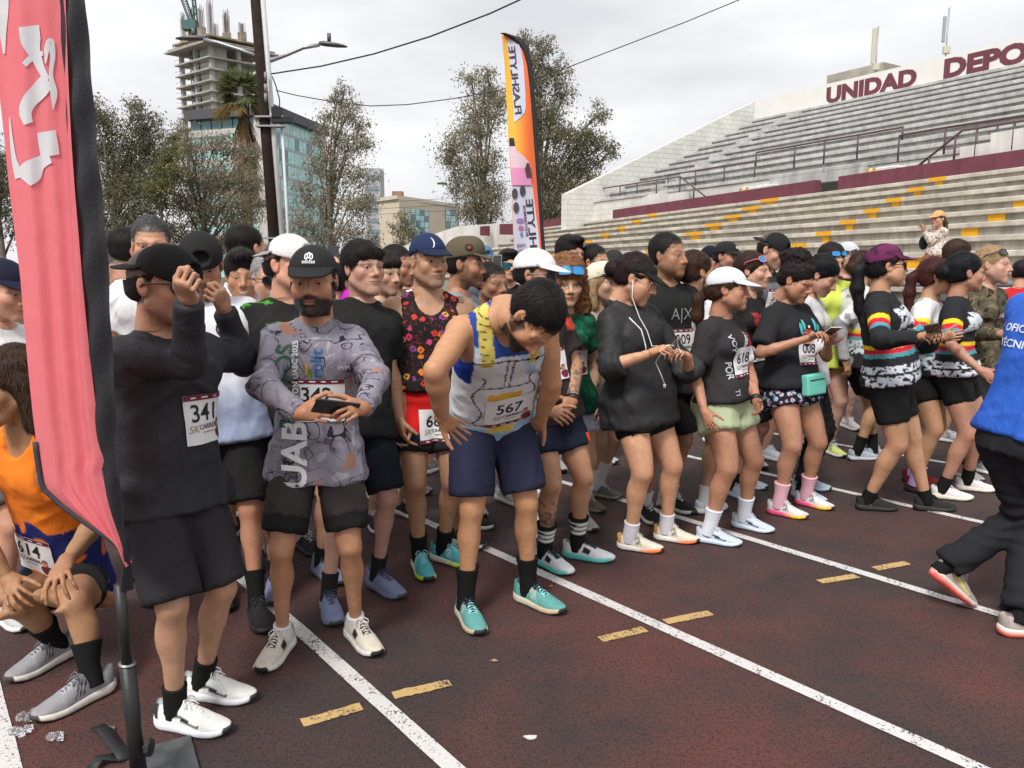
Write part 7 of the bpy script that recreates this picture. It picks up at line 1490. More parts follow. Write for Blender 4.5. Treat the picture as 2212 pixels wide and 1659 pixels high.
person('shorter man with side parted dark hair looking sideways', (1064, 612), Y=4.9, yaw=30, hyaw=42, hpitch=8, skin=(.36, .18, .10), hair='short', face=dict(age=.3), shirt=dict(col=W(.05)), shorts=dict(col=W(.03)), shoe=dict(up=W(.5)))
pp = person('man in mirrored cyan sunglasses and black jacket holding up phone', (1099, 574), Y=6.6, yaw=10, hyaw=14, hpitch=2, skin='tan', hair='thick', shirt=dict(kind='long', name='jacket', col=W(.016)), shorts=dict(col=W(.03)), arms={'R': dict(e=(1062, 668, 1), w=(1070, 600, 1), f=(1078, 560, 1), hand='hold', back=(0, 1, 0))}, shoe=dict(up=W(.5)))
M_CYAN = mat('mirror_cyan', (.03, .30, .42), .08, .6, metal=.7); glasses(pp, shield=True, lens=M_CYAN)
pcl = person('woman with curly auburn hair and mirrored goggles pushed up, in green football jersey', (1225, 612), hres=.0036, Y=4.45, yaw=12, hyaw=8, hpitch=8, sex='f', skin=(.53, .31, .205), hair='curly', hairc=(.22, .10, .045), face=dict(age=.9, lips=srgb(170, 60, 60), brow=(.07, .04, .03)), shirt=dict(col=greenjersey, hem=.12, loose=.6, collar=srgb(150, 40, 50)), shorts=dict(len=.6, col=srgb(190, 200, 220)), shoe=dict(up=srgb(190, 186, 180), kind='none'), sock=dict(h=.2, col=W(.75)), hs=1.05)
M_BLUEM = mat('mirror_blue', (.06, .35, .75), .08, .6, metal=.7); glasses(pcl, shield=True, lens=M_BLUEM, lift=.062, back=.012, fr_col=(.05, .05, .06), name='goggles'); bib(pcl, '346', u=.02, t=.42)
person('man with thick black hair looking right above the curly haired woman', (1233, 548), Y=6.0, yaw=30, hyaw=36, skin=(.46, .25, .15), hair='thick', shirt=dict(col=W(.03)), shorts=dict(col=W(.03)), shoe=dict(up=W(.5)))
ps = person('man with short black hair and dark wraparound sunglasses', (1287, 567), Y=6.0, yaw=40, hyaw=52, skin=(.45, .24, .14), hair='short', shirt=dict(col=W(.04)), shorts=dict(col=W(.03)), shoe=dict(up=W(.5))); glasses(ps, shield=True)
pcr = person('blonde woman in cream cap with dark brim', (1298, 614), Y=5.0, yaw=50, hyaw=58, hpitch=-4, sex='f', skin=(.52, .31, .21), cap=dict(kind='snap', col=srgb(222, 212, 190), brim=W(.03)), hair='long', hairc=(.34, .22, .12), face=dict(makeup=1, lips=srgb(150, 50, 60)), shirt=dict(col=srgb(190, 170, 160)), shorts=dict(len=.3, col=W(.7)), shoe=dict(up=srgb(108, 108, 92), sole=srgb(150, 142, 126), kind='none'), sock=dict(h=.2, col=W(.75)))
cap_logo(pcr, 'U', .045, ink(170, 50, 50), 20, .09, .03)
person('woman in black cap beyond the blonde woman', (1326, 572), Y=7.2, yaw=20, hyaw=24, sex='f', skin='light', cap=dict(col=W(.03)), hair='long', shirt=dict(col=W(.05)), shorts=dict(col=W(.03)), shoe=dict(up=W(.5)))
pax = person('large man with short black hair in black tee with two big letters', (1446, 553), Y=4.75, yaw=26, hyaw=42, hpitch=2, skin=(.36, .18, .10), hair='short', fat=.6, wid=1.12, face=dict(stub=.25), shirt=dict(col=W(.016), hem=.12, loose=.8), shorts=dict(len=.9, col=W(.014)), shoe=dict(up=W(.02), sole=W(.6)), sock=dict(h=.1, col=W(.6)))
text_on(pax, 'A|X', .10, .03, .66, ink(150, 152, 154)); bib(pax, '009', u=.04, t=.36)
person('woman with dark brown hair and long auburn ponytail behind the white cap', (1505, 588), Y=4.9, yaw=130, hyaw=110, sex='f', skin='tan', hair='pony_low', hairc=(.045, .022, .014), shirt=dict(col=jersey(WHT, True), sleeve=.8), shorts=dict(col=W(.02)), shoe=dict(up=srgb(214, 216, 222), kind='none'), sock=dict(h=.1, col=W(.7)))
pad = person('man in black cap with small white mark on its front', (1570, 556), Y=6.9, yaw=40, hyaw=44, hpitch=6, skin='brown', cap=dict(col=W(.018)), hair='undercap', shirt=dict(col=(.06, .08, .12)), shorts=dict(col=W(.03)), shoe=dict(up=W(.5))); cap_logo(pad, 'M', .03, ink(230, 230, 230), 0, .085, .03)
pjs = person('woman in white striped jersey behind the white cap runner', (1655, 590), Y=5.9, yaw=60, hyaw=70, sex='f', skin='tan', hair='bun', shirt=dict(col=jersey(WHT, True), sleeve=.86), shorts=dict(col=W(.02)), shoe=dict(up=srgb(214, 216, 222), kind='none')) if False else None
ppk = person('woman with pink framed blue glasses pushed up on her brown hair', (1627, 586), Y=5.25, yaw=44, hyaw=54, hpitch=2, sex='f', skin=(.50, .28, .18), hair='back', hairc=(.04, .02, .014), shirt=dict(col=splat(W(.02), srgb(200, 60, 60), 30, .25, .62, .78, .1), sleeve=.75), shorts=dict(col=W(.02), len=.9), shoe=dict(up=srgb(200, 210, 222), kind='none', sole=srgb(190, 205, 225)), sock=dict(h=.1, col=W(.02)))
glasses(ppk, lens=M_BLUEM, lift=.062, back=-.022, fr_col=srgb(232, 120, 150)); bib(ppk, '471', u=.03, t=.30)
p315 = person('man in backwards black cap and grey tee looking down, bib 315', (1668, 541), Y=6.1, yaw=30, hyaw=46, hpitch=24, skin=(.50, .29, .19), cap=dict(kind='back', rot=180, col=W(.016)), hair='undercap', shirt=dict(kind='long', col=lambda d: np.where((d['arm'] != 0)[:, None] | (d['t'] > .84)[:, None], np.array(W(.028))[None], np.array(srgb(108, 110, 116))[None])), shorts=dict(col=W(.02)), arms={'R': dict(e=(1622, 690, 1), w=(1670, 706, 1)), 'L': dict(e=(1728, 690, 1), w=(1700, 722, 1), f=(1680, 712, 1), hand='hold')}, shoe=dict(up=srgb(200, 210, 222), kind='none'))
bib(p315, '315', u=.0, t=.62, w=.2)
person('woman with smooth black hair bowing her head behind the updo', (1776, 596), Y=5.2, yaw=50, hyaw=56, hpitch=34, sex='f', skin='tan', hair='back', hairc=(.010, .010, .012), shirt=dict(col=W(.70)), shorts=dict(col=W(.02), len=1.9, name='leggings', ease=.006, fold=.3), shoe=dict(up=srgb(190, 204, 222), sole=srgb(200, 214, 232), kind='none'), sock=dict(h=.1, col=W(.02)))
pne = person('woman in neon yellow tee lifting her mirrored sunglasses', (1797, 562), Y=6.3, yaw=8, hyaw=18, hpitch=18, sex='f', skin=(.55, .34, .24), hair='back', hairc=(.02, .014, .014), fat=.2, shirt=dict(col=srgb(205, 220, 96), hem=.16, loose=.8, ease=.02, sleeve=.95), shorts=dict(col=W(.012), len=.4), arms={'R': dict(e=(1752, 640, 1), w=(1768, 590, 1), f=(1778, 560, 1), hand='hold', back=(0, 1, .2)), 'L': dict(e=(1862, 630, -1), w=(1842, 580, 1), f=(1828, 558, 1), hand='hold', back=(0, 1, .2))}, shoe=dict(up=srgb(206, 222, 130), sole=W(.7)), sock=dict(h=.06, col=W(.3)))
glasses(pne, lens=M_BLUEM, lift=.055, back=-.02); bib(pne, '481', u=.02, t=.18)
pgc = person('man in pale grey cap and black tee with orange collar shading his eyes with phone', (1832, 556), Y=7.4, yaw=0, hyaw=30, hpitch=4, skin='light', cap=dict(col=srgb(190, 194, 200), brim=W(.05)), hair='undercap', shirt=dict(col=W(.02), collar=srgb(230, 90, 40)), shorts=dict(col=W(.03)), arms={'L': dict(e=(1872, 640, 1), w=(1862, 585, 1), f=(1840, 558, 1), hand='hold')}, shoe=dict(up=W(.5)))
pgs = person('woman with brown ponytail in white striped jersey and grey sleeves turned away', (1866, 578), feet=((1850, 994), (1884, 990)), hd=-.05, yaw=110, hyaw=120, hpitch=2, sex='f', skin='tan', fat=.3, hair='bun', hairc=(.045, .022, .014), shirt=dict(kind='long', col=lambda d: np.where((d['ta'] > .80)[:, None], np.array(srgb(150, 150, 154))[None], jersey(WHT, True)(d)), loose=.3, cuff=.3), shorts=dict(len=.8, col=W(.014), ease=.008), arms={'R': dict(e=(1812, 700, 1), w=(1826, 780, 1))}, shoe=dict(up=srgb(188, 194, 210), sole=srgb(224, 226, 232), kind='none', lace=W(.7)), sock=dict(h=.13, col=W(.015)))
prh = person('woman with long dark red ponytail and glasses in white striped jersey', (2026, 598), Y=5.35, yaw=48, hyaw=66, hpitch=4, sex='f', skin='tan', fat=.35, hair='pony_long', hairc=(.06, .018, .016), shirt=dict(col=jersey(WHT, True), sleeve=.85, hem=.02, loose=.3), shorts=dict(len=.5, col=W(.014), ease=.008), arms={'R': dict(e=(1985, 742, 1), w=(2040, 730, 1), hand='hold')}, shoe=dict(up=srgb(120, 20, 26), lace=srgb(200, 40, 40), sole=W(.03), kind='none'), sock=dict(h=.12, col=srgb(186, 160, 214))); glasses(prh)
pcm = person('blonde woman in camouflage long sleeve top with sunglasses on her head', (2146, 572), Y=5.7, yaw=26, hyaw=42, hpitch=2, sex='f', skin=(.56, .32, .21), fat=.35, hair='pony', hairc=(.36, .24, .13), face=dict(makeup=1, lips=srgb(176, 60, 66)), shirt=dict(kind='long', mat=M_CAMO, loose=.3), shorts=dict(col=W(.02), len=1.9), arms={'R': dict(e=(2105, 720, 1), w=(2160, 722, 1), hand='hold')}, shoe=dict(up=W(.4))); glasses(pcm, lift=.066, back=-.03); text_on(pcm, 'DAENG', .045, .04, .62, ink(220, 220, 214), bold=.02)
person('woman with tied brown hair partly hidden behind the bun', (2072, 552), Y=7.0, yaw=60, hyaw=72, sex='f', skin='tan', hair='back', hairc=(.04, .022, .015), shirt=dict(col=W(.1)), shorts=dict(col=W(.02)), shoe=dict(up=W(.4)))
person('person in red shirt with black hair at the barrier', (2204, 590), Y=8.2, yaw=150, hyaw=150, skin='tan', hair='short', shirt=dict(col=srgb(190, 40, 44)), shorts=dict(col=W(.02)), shoe=dict(up=W(.4)))
person('person in dark head scarf beyond the runners', (1531, 558), Y=8.6, yaw=30, sex='f', skin='brown', cap=dict(kind='back', rot=180, col=srgb(24, 26, 40)), hair='undercap', shirt=dict(col=(.12, .15, .2)), shorts=dict(col=W(.02)), shoe=dict(up=W(.4)))
person('man in blue head band beyond the olive cap', (1047, 560), Y=8.4, yaw=20, skin='tan', cap=dict(kind='back', rot=180, col=srgb(80, 110, 140)), hair='undercap', shirt=dict(col=(.1, .12, .15)), shorts=dict(col=W(.02)), shoe=dict(up=W(.4)))
# ================================================================ feather flags
def sheet_px(rows, Y, nu=14, wav=None):
    """cloth between left and right edges given per photo row: list of (y, xl, xr); a real sheet standing at depth Y"""
    V, UVs = [], []
    for j, (y, xl, xr) in enumerate(rows):
        for i in range(nu):
            u = i / (nu - 1); p = at(xl + (xr - xl) * u, y, Y); V.append(p); UVs.append((u, j / (len(rows) - 1)))
    V = np.array(V); UVs = np.array(UVs)
    if wav is not None: V[:, 1] += wav(UVs[:, 0], UVs[:, 1], V)
    Q = np.array([(j * nu + i, j * nu + i + 1, (j + 1) * nu + i + 1, (j + 1) * nu + i) for j in range(len(rows) - 1) for i in range(nu - 1)]); return V, Q[:, ::-1], UVs
def interp_rows(keys, n):
    k_ = np.array(keys, float); ys = np.linspace(k_[0, 0], k_[-1, 0], n); return [(y, np.interp(y, k_[:, 0], k_[:, 1]), np.interp(y, k_[:, 0], k_[:, 2])) for y in ys]
FY = 2.12
pk = [(-330, -120, 98), (-100, -55, 122), (0, -28, 136), (150, -14, 143), (300, 0, 151), (400, 8, 158), (500, 19, 166), (600, 30, 173), (700, 37, 181), (800, 45, 190), (900, 54, 201), (1000, 66, 218), (1060, 75, 230), (1100, 118, 241), (1140, 172, 253), (1180, 232, 264), (1222, 274, 277)]
M_PINK = mat('pink_flag_cloth', srgb(252, 138, 146), .75, .2, noise=.04, nscale=20, bump=.0006, bscale=500, wrinkle=.004); M_SLV = mat('black_flag_sleeve', (.022, .022, .026), .55, .35, noise=.15, nscale=40, bump=.001, bscale=140, wrinkle=.003)
_N, _L = M_PINK.node_tree.nodes, M_PINK.node_tree.links; _t = _N.new('ShaderNodeBsdfTranslucent'); _t.inputs[0].default_value = (*srgb(252, 128, 138), 1); _m = _N.new('ShaderNodeMixShader'); _m.inputs[0].default_value = .35; _L.new(_N['Principled BSDF'].outputs[0], _m.inputs[1]); _L.new(_t.outputs[0], _m.inputs[2]); _L.new(_m.outputs[0], _N['Material Output'].inputs[0])
bs = gnd(312, 1700); flag = empty('feather_flag', (bs[0], FY, 0), 'pink feather flag with white script and black sleeve on black pole', 'flag'); FO = np.array(flag.location)
def wav1(u, v, V): return .012 * np.sin(u * 9 + v * 2.2) * np.clip(1.25 - v, .15, 1) + .011 * np.sin(u * 21 + v * 5 + 1) * (u > .3) * np.clip(v * 1.5, 0, 1) + .05 * (1 - u) * v - .01
nrow = 90; rows1 = [(y, a, b + 12 * (y < 1000)) for y, a, b in interp_rows(pk, nrow)]; V1, Q1, U1 = sheet_px(rows1, FY, 30, wav1)
fc = obj('flag_cloth', mesh_np('flag_cloth', V1 - FO, Q1), M_PINK, flag); bv1 = BVHTree.FromPolygons([Vector(v) for v in V1 - FO], Q1.tolist())
sl1 = [(-330, 74, 134), (-100, 98, 164), (0, 112, 180), (300, 130, 204), (540, 150, 227), (700, 169, 235), (900, 190, 246), (1060, 220, 256), (1140, 250, 264), (1200, 268, 276), (1278, 250, 284)]
V2, Q2, U2 = sheet_px(interp_rows(sl1, 70), FY, 12, lambda u, v, V: -.022 * np.sin(np.pi * np.clip(u * 1.1, 0, 1)) + .004 * np.sin(v * 60 + u * 5) + .012 + .03 * (u < .25)); obj('sleeve', mesh_np('sleeve', V2 - FO, Q2), M_SLV, flag)
hem = [np.array(v) - FO + np.array((0, -.004, 0)) for v in V1[[j * 30 for j in range(74, 90)]]]; mb = MB(); mb.tube(hem, .008, 6); mb.build('hem', mat('grey_hem', (.05, .05, .06), .7), flag, True)
M_FWH = mat('flag_white', (.66, .66, .68), .75, .2, noise=.04, nscale=20)
def ribbon(pts, name='script'):
    """white stroke on the pink cloth: list of (x, y, width) in the photo's first-quarter zoom"""
    P_ = [np.array(p, float) for p in pts]; out = []
    for i in range(len(P_) - 1):
        p0, p1, p2, p3 = P_[max(i - 1, 0)], P_[i], P_[i + 1], P_[min(i + 2, len(P_) - 1)]
        for t in np.linspace(0, 1, 8, endpoint=False): out.append(.5 * (2 * p1 + (p2 - p0) * t + (2 * p0 - 5 * p1 + 4 * p2 - p3) * t * t + (3 * p1 - p0 - 3 * p2 + p3) * t ** 3))
    out.append(P_[-1]); V = []; nw = 7
    for i, p in enumerate(out):
        d = out[min(i + 1, len(out) - 1)][:2] - out[max(i - 1, 0)][:2]; n_ = np.array((-d[1], d[0])) / max(1e-6, np.linalg.norm(d))
        for w_ in np.linspace(-.5, .5, nw):
            q_ = (p[:2] + n_ * p[2] * w_) * .342; a = at(q_[0], q_[1], FY - .3) - FO; dr = nrm(ray(q_[0], q_[1])); r = bv1.ray_cast(Vector(a), Vector(dr), 1.0)
            V.append((np.array(r[0]) if r[0] is not None else at(q_[0], q_[1], FY) - FO) - dr * .004)
    Q = [(i * nw + k_, i * nw + k_ + 1, (i + 1) * nw + k_ + 1, (i + 1) * nw + k_) for i in range(len(out) - 1) for k_ in range(nw - 1)]; obj(name, mesh_np(name, np.array(V), np.array(Q)), M_FWH, fc)
ribbon([(182, 165, 128), (192, 250, 128), (205, 300, 100), (225, 350, 70), (262, 440, 48), (300, 505, 40)]); ribbon([(300, 505, 95), (250, 570, 105), (185, 640, 95), (160, 710, 80), (180, 780, 60)])
ribbon([(152, 410, 36), (205, 360, 40), (270, 335, 28)]); ribbon([(288, 400, 10), (296, 310, 34), (318, 262, 44), (333, 350, 34), (322, 470, 26), (340, 590, 44), (335, 690, 6)])
ribbon([(292, 830, 118), (305, 910, 122), (318, 985, 118)]); ribbon([(318, 1000, 60), (250, 1030, 90), (195, 1085, 150), (150, 1140, 110)]); ribbon([(128, 1120, 70), (92, 1020, 34), (72, 880, 20), (60, 740, 8)]); ribbon([(10, -60, 90), (18, 60, 70), (18, 200, 44), (26, 340, 12)])
M_POLE = mat('black_pole_paint', (.018, .018, .019), .45, .45, noise=.3, nscale=30, bump=.0008, bscale=120)
pl = [at(258, 1262, FY) - FO, at(275, 1440, FY) - FO]; mb = MB(); mb.tube(pl, .0155, 14); mb.build('upper_pole', M_POLE, flag, True)
mb = MB(); mb.tube([at(275, 1436, FY) - FO, at(302, 1690, FY) - FO + (0, 0, 0)], .0225, 16); mb.build('ground_pole', M_POLE, flag, True)
mb = MB(); mb.tube([at(275, 1436, FY) - FO + (0, 0, .002), at(275, 1432, FY) - FO], .0245, 16); mb.build('pole_rim', mat('bare_steel', (.3, .3, .3), .4, .5, metal=.8), flag, True)
kn = at(318, 1615, FY) - FO; mb = MB(); mb.tube([at(297, 1612, FY) - FO, kn], .008, 8); mb.build('bolt', M_POLE, flag, True)
mb = MB(); mb.tube([kn, kn + (.012, 0, 0)], .026, 9); mb.build('knob', M_POLE, flag)
M_PLATE = mat('scuffed_steel_plate', (.075, .08, .085), .5, .4, noise=.6, nscale=14, detail=8)
c = gnd(375, 1664); mb = MB(); mb.box((c[0] - FO[0], c[1] - FO[1], .008), (.14, .30, .014), nrm((.86, .5, 0)), nrm((-.5, .86, 0))); bevel(mb.build('base_plate', M_PLATE, flag), .002)
def strap(pts, label):
    o0 = gnd(*pts[0]); V = []
    for i, p in enumerate(pts):
        a = gnd(*p); b = gnd(*pts[min(i + 1, len(pts) - 1)]) - gnd(*pts[max(i - 1, 0)]); n_ = nrm((-b[1], b[0], 0)) * .022; z = .006 + .020 * math.sin(math.pi * i / (len(pts) - 1)) * (i % 2 * .6 + .4)
        V += [a + n_ - o0 + (0, 0, z), a - n_ - o0 + (0, 0, z + .004)]
    mb_ = MB(); mb_.add(V, [(2 * i, 2 * i + 1, 2 * i + 3, 2 * i + 2) for i in range(len(pts) - 1)]); o = mb_.build('strap', M_SLV, None, True); o.location = o0; md = o.modifiers.new('s', 'SOLIDIFY'); md.thickness = .003; tag(o, label, 'strap')
strap([(210, 1572), (228, 1590), (245, 1612), (262, 1634), (272, 1645)], 'scuffed black webbing strap lying against the flag pole foot'); strap([(195, 1668), (215, 1652), (240, 1644), (270, 1640)], 'black strap curling beside the flag base plate')
# melting ice on the track
M_ICE = bpy.data.materials.new('clear_ice'); M_ICE.use_nodes = True; b_ = M_ICE.node_tree.nodes['Principled BSDF']; b_.inputs['Transmission Weight'].default_value = .9; b_.inputs['Roughness'].default_value = .06; b_.inputs['IOR'].default_value = 1.31; b_.inputs['Base Color'].default_value = (.95, .97, 1, 1)
ri = np.random.default_rng(3)
for n_, (x, y, sx, sy) in enumerate(((58, 1558, .050, .026), (84, 1540, .034, .024), (44, 1588, .050, .024), (122, 1600, .042, .030), (238, 1580, .02, .02))):
    F = Field()
    for q_ in range(6): F.box((ri.uniform(-1, 1) * sx * .5, ri.uniform(-1, 1) * sy * .5, .010 + ri.uniform(0, .006)), ri.uniform(.005, .011, 3) * (sx / .045), .0015, R=np.array(Matrix.Rotation(ri.uniform(0, 3), 3, 'Z') @ Matrix.Rotation(ri.uniform(-.5, .5), 3, 'X')), k=.004)
    D, l, h = F.sample(.0022); V, Q = surfnet(D, l, h, 0); V[:, 2] -= V[:, 2].min(); o = obj('ice_piece', mesh_np('ice_piece', V, Q, smooth=False), M_ICE); o.location = gnd(x, y) + np.array((0, 0, .001)); tag(o, ('largest clear ice lump nearest the grey shoe toe', 'jagged ice lump touching the largest one', 'flat oblong ice piece beside the white line', 'three cornered ice piece alone on the track', 'small ice chip caught by the strap')[n_], 'ice')
rl = np.random.default_rng(8)
for n_, (x, y, s_, c_, lab) in enumerate(((1147, 1596, .022, W(.55), 'scrap of shiny plastic wrapper lying between two lane lines'), (1190, 1269, .016, srgb(150, 118, 80), 'dry brown leaf beside the striped socks'), (1068, 1430, .018, srgb(170, 140, 110), 'pale curled fibre in front of the teal shoes'))):
    a = np.linspace(0, 6.283, 9)[:-1]; P_ = np.c_[np.cos(a) * s_ * rl.uniform(.6, 1.3, 8), np.sin(a) * s_ * .5 * rl.uniform(.6, 1.3, 8), rl.uniform(.004, .012, 8)]; mb = MB(); mb.add(list(P_) + list(P_ - (0, 0, .003)), [tuple(range(8)), tuple(range(15, 7, -1))] + [(i, i + 8, (i + 1) % 8 + 8, (i + 1) % 8) for i in range(8)]); o = mb.build('litter', mat('litter_%d' % n_, c_, .5)); o.location = gnd(x, y); tag(o, lab, 'litter')
# ---- orange feather flag behind the crowd
OY = 11.0; of = empty('feather_flag', (at(1185, 700, OY)[0], OY, 0), 'orange and white feather flag with mirrored lettering and drink bottle', 'flag'); OO = np.array(of.location)
ok = [(76, 1083, 1090), (84, 1085, 1112), (95, 1086, 1122), (110, 1087, 1129), (140, 1090, 1138), (180, 1092, 1143), (220, 1094, 1147), (300, 1098, 1153), (400, 1105, 1160), (500, 1108, 1168), (560, 1111, 1172), (640, 1116, 1178)]
V, Q, U = sheet_px(interp_rows(ok, 60), OY, 12, lambda u, v, V: .03 * np.sin(u * 4 + v * 7)); nb = U[:, 0]; C = lerpc(srgb(244, 190, 80), srgb(246, 122, 70), sstep(.15, .9, nb)); C = lerpc((1, 1, 1), (1, 1, 1), nb) * C; low = sstep(.4, .6, U[:, 1]); C = C * (1 - low[:, None] * .6) + np.array(srgb(244, 104, 84)) * low[:, None] * .6
ocl = obj('flag_cloth', mesh_np('flag_cloth', V - OO, Q, C), M_CLOTH, of); bv2 = BVHTree.FromPolygons([Vector(v) for v in V - OO], Q.tolist())
V, Q, U = sheet_px(interp_rows([(72, 1080, 1096), (78, 1094, 1122), (88, 1110, 1133), (105, 1126, 1142), (140, 1138, 1149), (180, 1143, 1154), (220, 1147, 1157), (300, 1153, 1162), (400, 1160, 1168), (500, 1167, 1175), (640, 1177, 1186)], 60), OY - .02, 5, lambda u, v, V: -.03 * np.sin(np.pi * u)); obj('sleeve', mesh_np('sleeve', V - OO, Q), M_SLV, of)
mb = MB(); mb.tube([(0, 0, 0), at(1182, 640, OY) - OO], .025, 10); mb.build('pole', M_POLE, of, True)
mb = MB(); mb.tube([(-.4, -.3, .02), (.4, .3, .02)], .03, 8); mb.tube([(-.4, .3, .03), (.4, -.3, .03)], .03, 8); mb.build('cross_base', M_POLE, of)
def on_flag(pts, tris, m, name, lay=1, parent=None):
    V = []
    for x, y in pts:
        dr = nrm(ray(x, y)); a = at(x, y, OY - .6) - OO; r = bv2.ray_cast(Vector(a), Vector(dr), 3.0); V.append((np.array(r[0]) if r[0] is not None else at(x, y, OY) - OO) - dr * .008 * lay)
    obj(name, mesh_np(name, np.array(V), np.array(tris), smooth=False), m, parent or ocl)
def poly_grid(rows, n_, m, name, lay=1):
    P_ = []; R_ = interp_rows(rows, n_)
    for y, a, b in R_: P_ += [(a + (b - a) * i / 4, y) for i in range(5)]
    on_flag(P_, [(j * 5 + i, j * 5 + i + 1, (j + 1) * 5 + i + 1, (j + 1) * 5 + i) for j in range(n_ - 1) for i in range(4)], m, name, lay)
poly_grid([(86, 1095, 1110), (92, 1096, 1119), (105, 1097, 1125), (140, 1102, 1131), (200, 1107, 1135), (232, 1109, 1136), (245, 1110, 1133), (258, 1110, 1120), (264, 1110, 1113)], 26, ink(206, 208, 226), 'logo_panel')
def vtext(txt, xa, ya, xb, yb, hgt, m, lay=2):
    """mirrored lettering running from (xa, ya) up to (xb, yb), letter tops to the right"""
    V, T = text_mesh(txt, 1., .02); a, b = np.array((xa, ya)), np.array((xb, yb)); d = b - a; L_ = np.linalg.norm(d); d = d / L_; n_ = np.array((-d[1], d[0])); w = V[:, 0].max() - V[:, 0].min(); hh = V[:, 1].max() - V[:, 1].min()
    P_ = [(a + d * ((x - V[:, 0].min()) / w * L_) + n_ * (y / hh * hgt)) for x, y in V]; on_flag(P_, T[:, ::-1], m, 'lettering', lay)
vtext('FLASHLYTE', 1120, 246, 1105, 100, 15, ink(66, 66, 74))
poly_grid([(398, 1106, 1150), (430, 1107, 1154), (470, 1108, 1159), (500, 1109, 1163), (560, 1112, 1168), (636, 1116, 1174)], 30, ink(206, 206, 220), 'white_panel')
vtext('FLASHLYTE', 1160, 610, 1143, 430, 16, ink(58, 58, 66)); vtext('BODYARMOR', 1139, 510, 1132, 442, 6, ink(120, 60, 120))
poly_grid([(298, 1100, 1110), (312, 1100, 1112), (316, 1100, 1112)], 6, ink(48, 46, 58), 'bottle_cap', 2); poly_grid([(316, 1101, 1113), (326, 1101, 1116), (338, 1102, 1132), (350, 1103, 1143), (362, 1104, 1147), (380, 1105, 1148), (396, 1106, 1148)], 16, ink(226, 196, 206), 'bottle', 2); poly_grid([(362, 1104, 1146), (380, 1105, 1147), (400, 1106, 1149)], 8, ink(226, 150, 190), 'bottle_label', 3); poly_grid([(352, 1138, 1143), (366, 1134, 1147), (384, 1138, 1148)], 8, ink(92, 66, 80), 'bottle_fruit', 4)
for cx_, cy_ in ((1112, 418), (1129, 412), (1115, 448)):
    a = np.linspace(math.pi / 8, 2 * math.pi + math.pi / 8, 9)[:-1]; on_flag([(cx_, cy_)] + [(cx_ + 6.5 * math.cos(t), cy_ + 12 * math.sin(t)) for t in a], [(0, i + 1, (i + 1) % 8 + 1) for i in range(8)], ink(74, 74, 80), 'warning_octagon', 3)
for y_, w_, c_ in ((476, 9, (176, 120, 190)), (492, 6, (200, 110, 150)), (506, 3, (110, 130, 190))): a = np.linspace(0, 6.283, 11)[:-1]; on_flag([(1124 + (y_ - 476) * .1, y_)] + [(1124 + (y_ - 476) * .1 + w_ * math.cos(t), y_ + 5 * math.sin(t)) for t in a], [(0, i + 1, (i + 1) % 10 + 1) for i in range(10)], ink(*c_), 'capsule_print', 3)
for y_ in (528, 540): vtext('BEBIDA', 1117 + (y_ - 528) * .2, y_ + 3, 1136 + (y_ - 528) * .2, y_ + 1, 7, ink(130, 90, 150), 3)
# ================================================================ held things
def mid_hand(k, sd, f=.085): return k.WR[sd] + k.HD[sd] * f
a = (mid_hand(p342, 1, .12) + mid_hand(p342, -1, .12)) / 2 + np.array((0, -.01, .012)); phone(a, p342.right * -.3 + p342.fwd * .5 + np.array((0, 0, .55)), p342.right * -1 + np.array((0, 0, .15)), M_PLASTIC, 'black phone held by the bearded man in both hands')
a = mid_hand(p008, -1, .11) + np.array((0, 0, .012)); phone(a, p008.right * -.7 + p008.fwd * .3, p008.fwd * .9 + p008.right * -.3 + np.array((0, 0, .35)), mat('pale_phone_case', (.60, .56, .54), .5), 'pale cased phone held by the woman in fish print tee')
a = mid_hand(ppur, 1, .12) + np.array((.01, 0, .02)); phone(a, ppur.fwd + np.array((0, 0, .25)), ppur.right * .9 + np.array((0, 0, .45)), mat('grey_phone_case', (.12, .12, .13), .4), 'dark grey phone held by the purple cap woman')
a = mid_hand(pp, 1, .09) + np.array((0, -.02, .03)); phone(a, np.array((1., 0, 0)), np.array((.05, .15, 1.)), mat('white_phone_case', (.66, .62, .54), .5), 'white cased phone held up by the man in mirrored sunglasses')
a = mid_hand(pmg, 1, .09) + np.array((-.02, -.02, .02)); phone(a, np.array((1., .2, 0)), np.array((.1, .1, 1.)), M_PLASTIC, 'black phone raised by the person in magenta')
a = at(1848, 556, pgc.near - .25); phone(a, np.array((1., .1, .35)), np.array((-.35, .1, 1.)), mat('tan_phone_edge', (.62, .48, .36), .5), 'dark screened phone in tan case shading the pale grey cap')
a = mid_hand(pb, -1, .09); phone(a, pb.right, pb.fwd * .4 + np.array((0, 0, -1.)), mat('red_phone_case', (.55, .03, .05), .4), 'red phone held low by the boy in plain black tee')
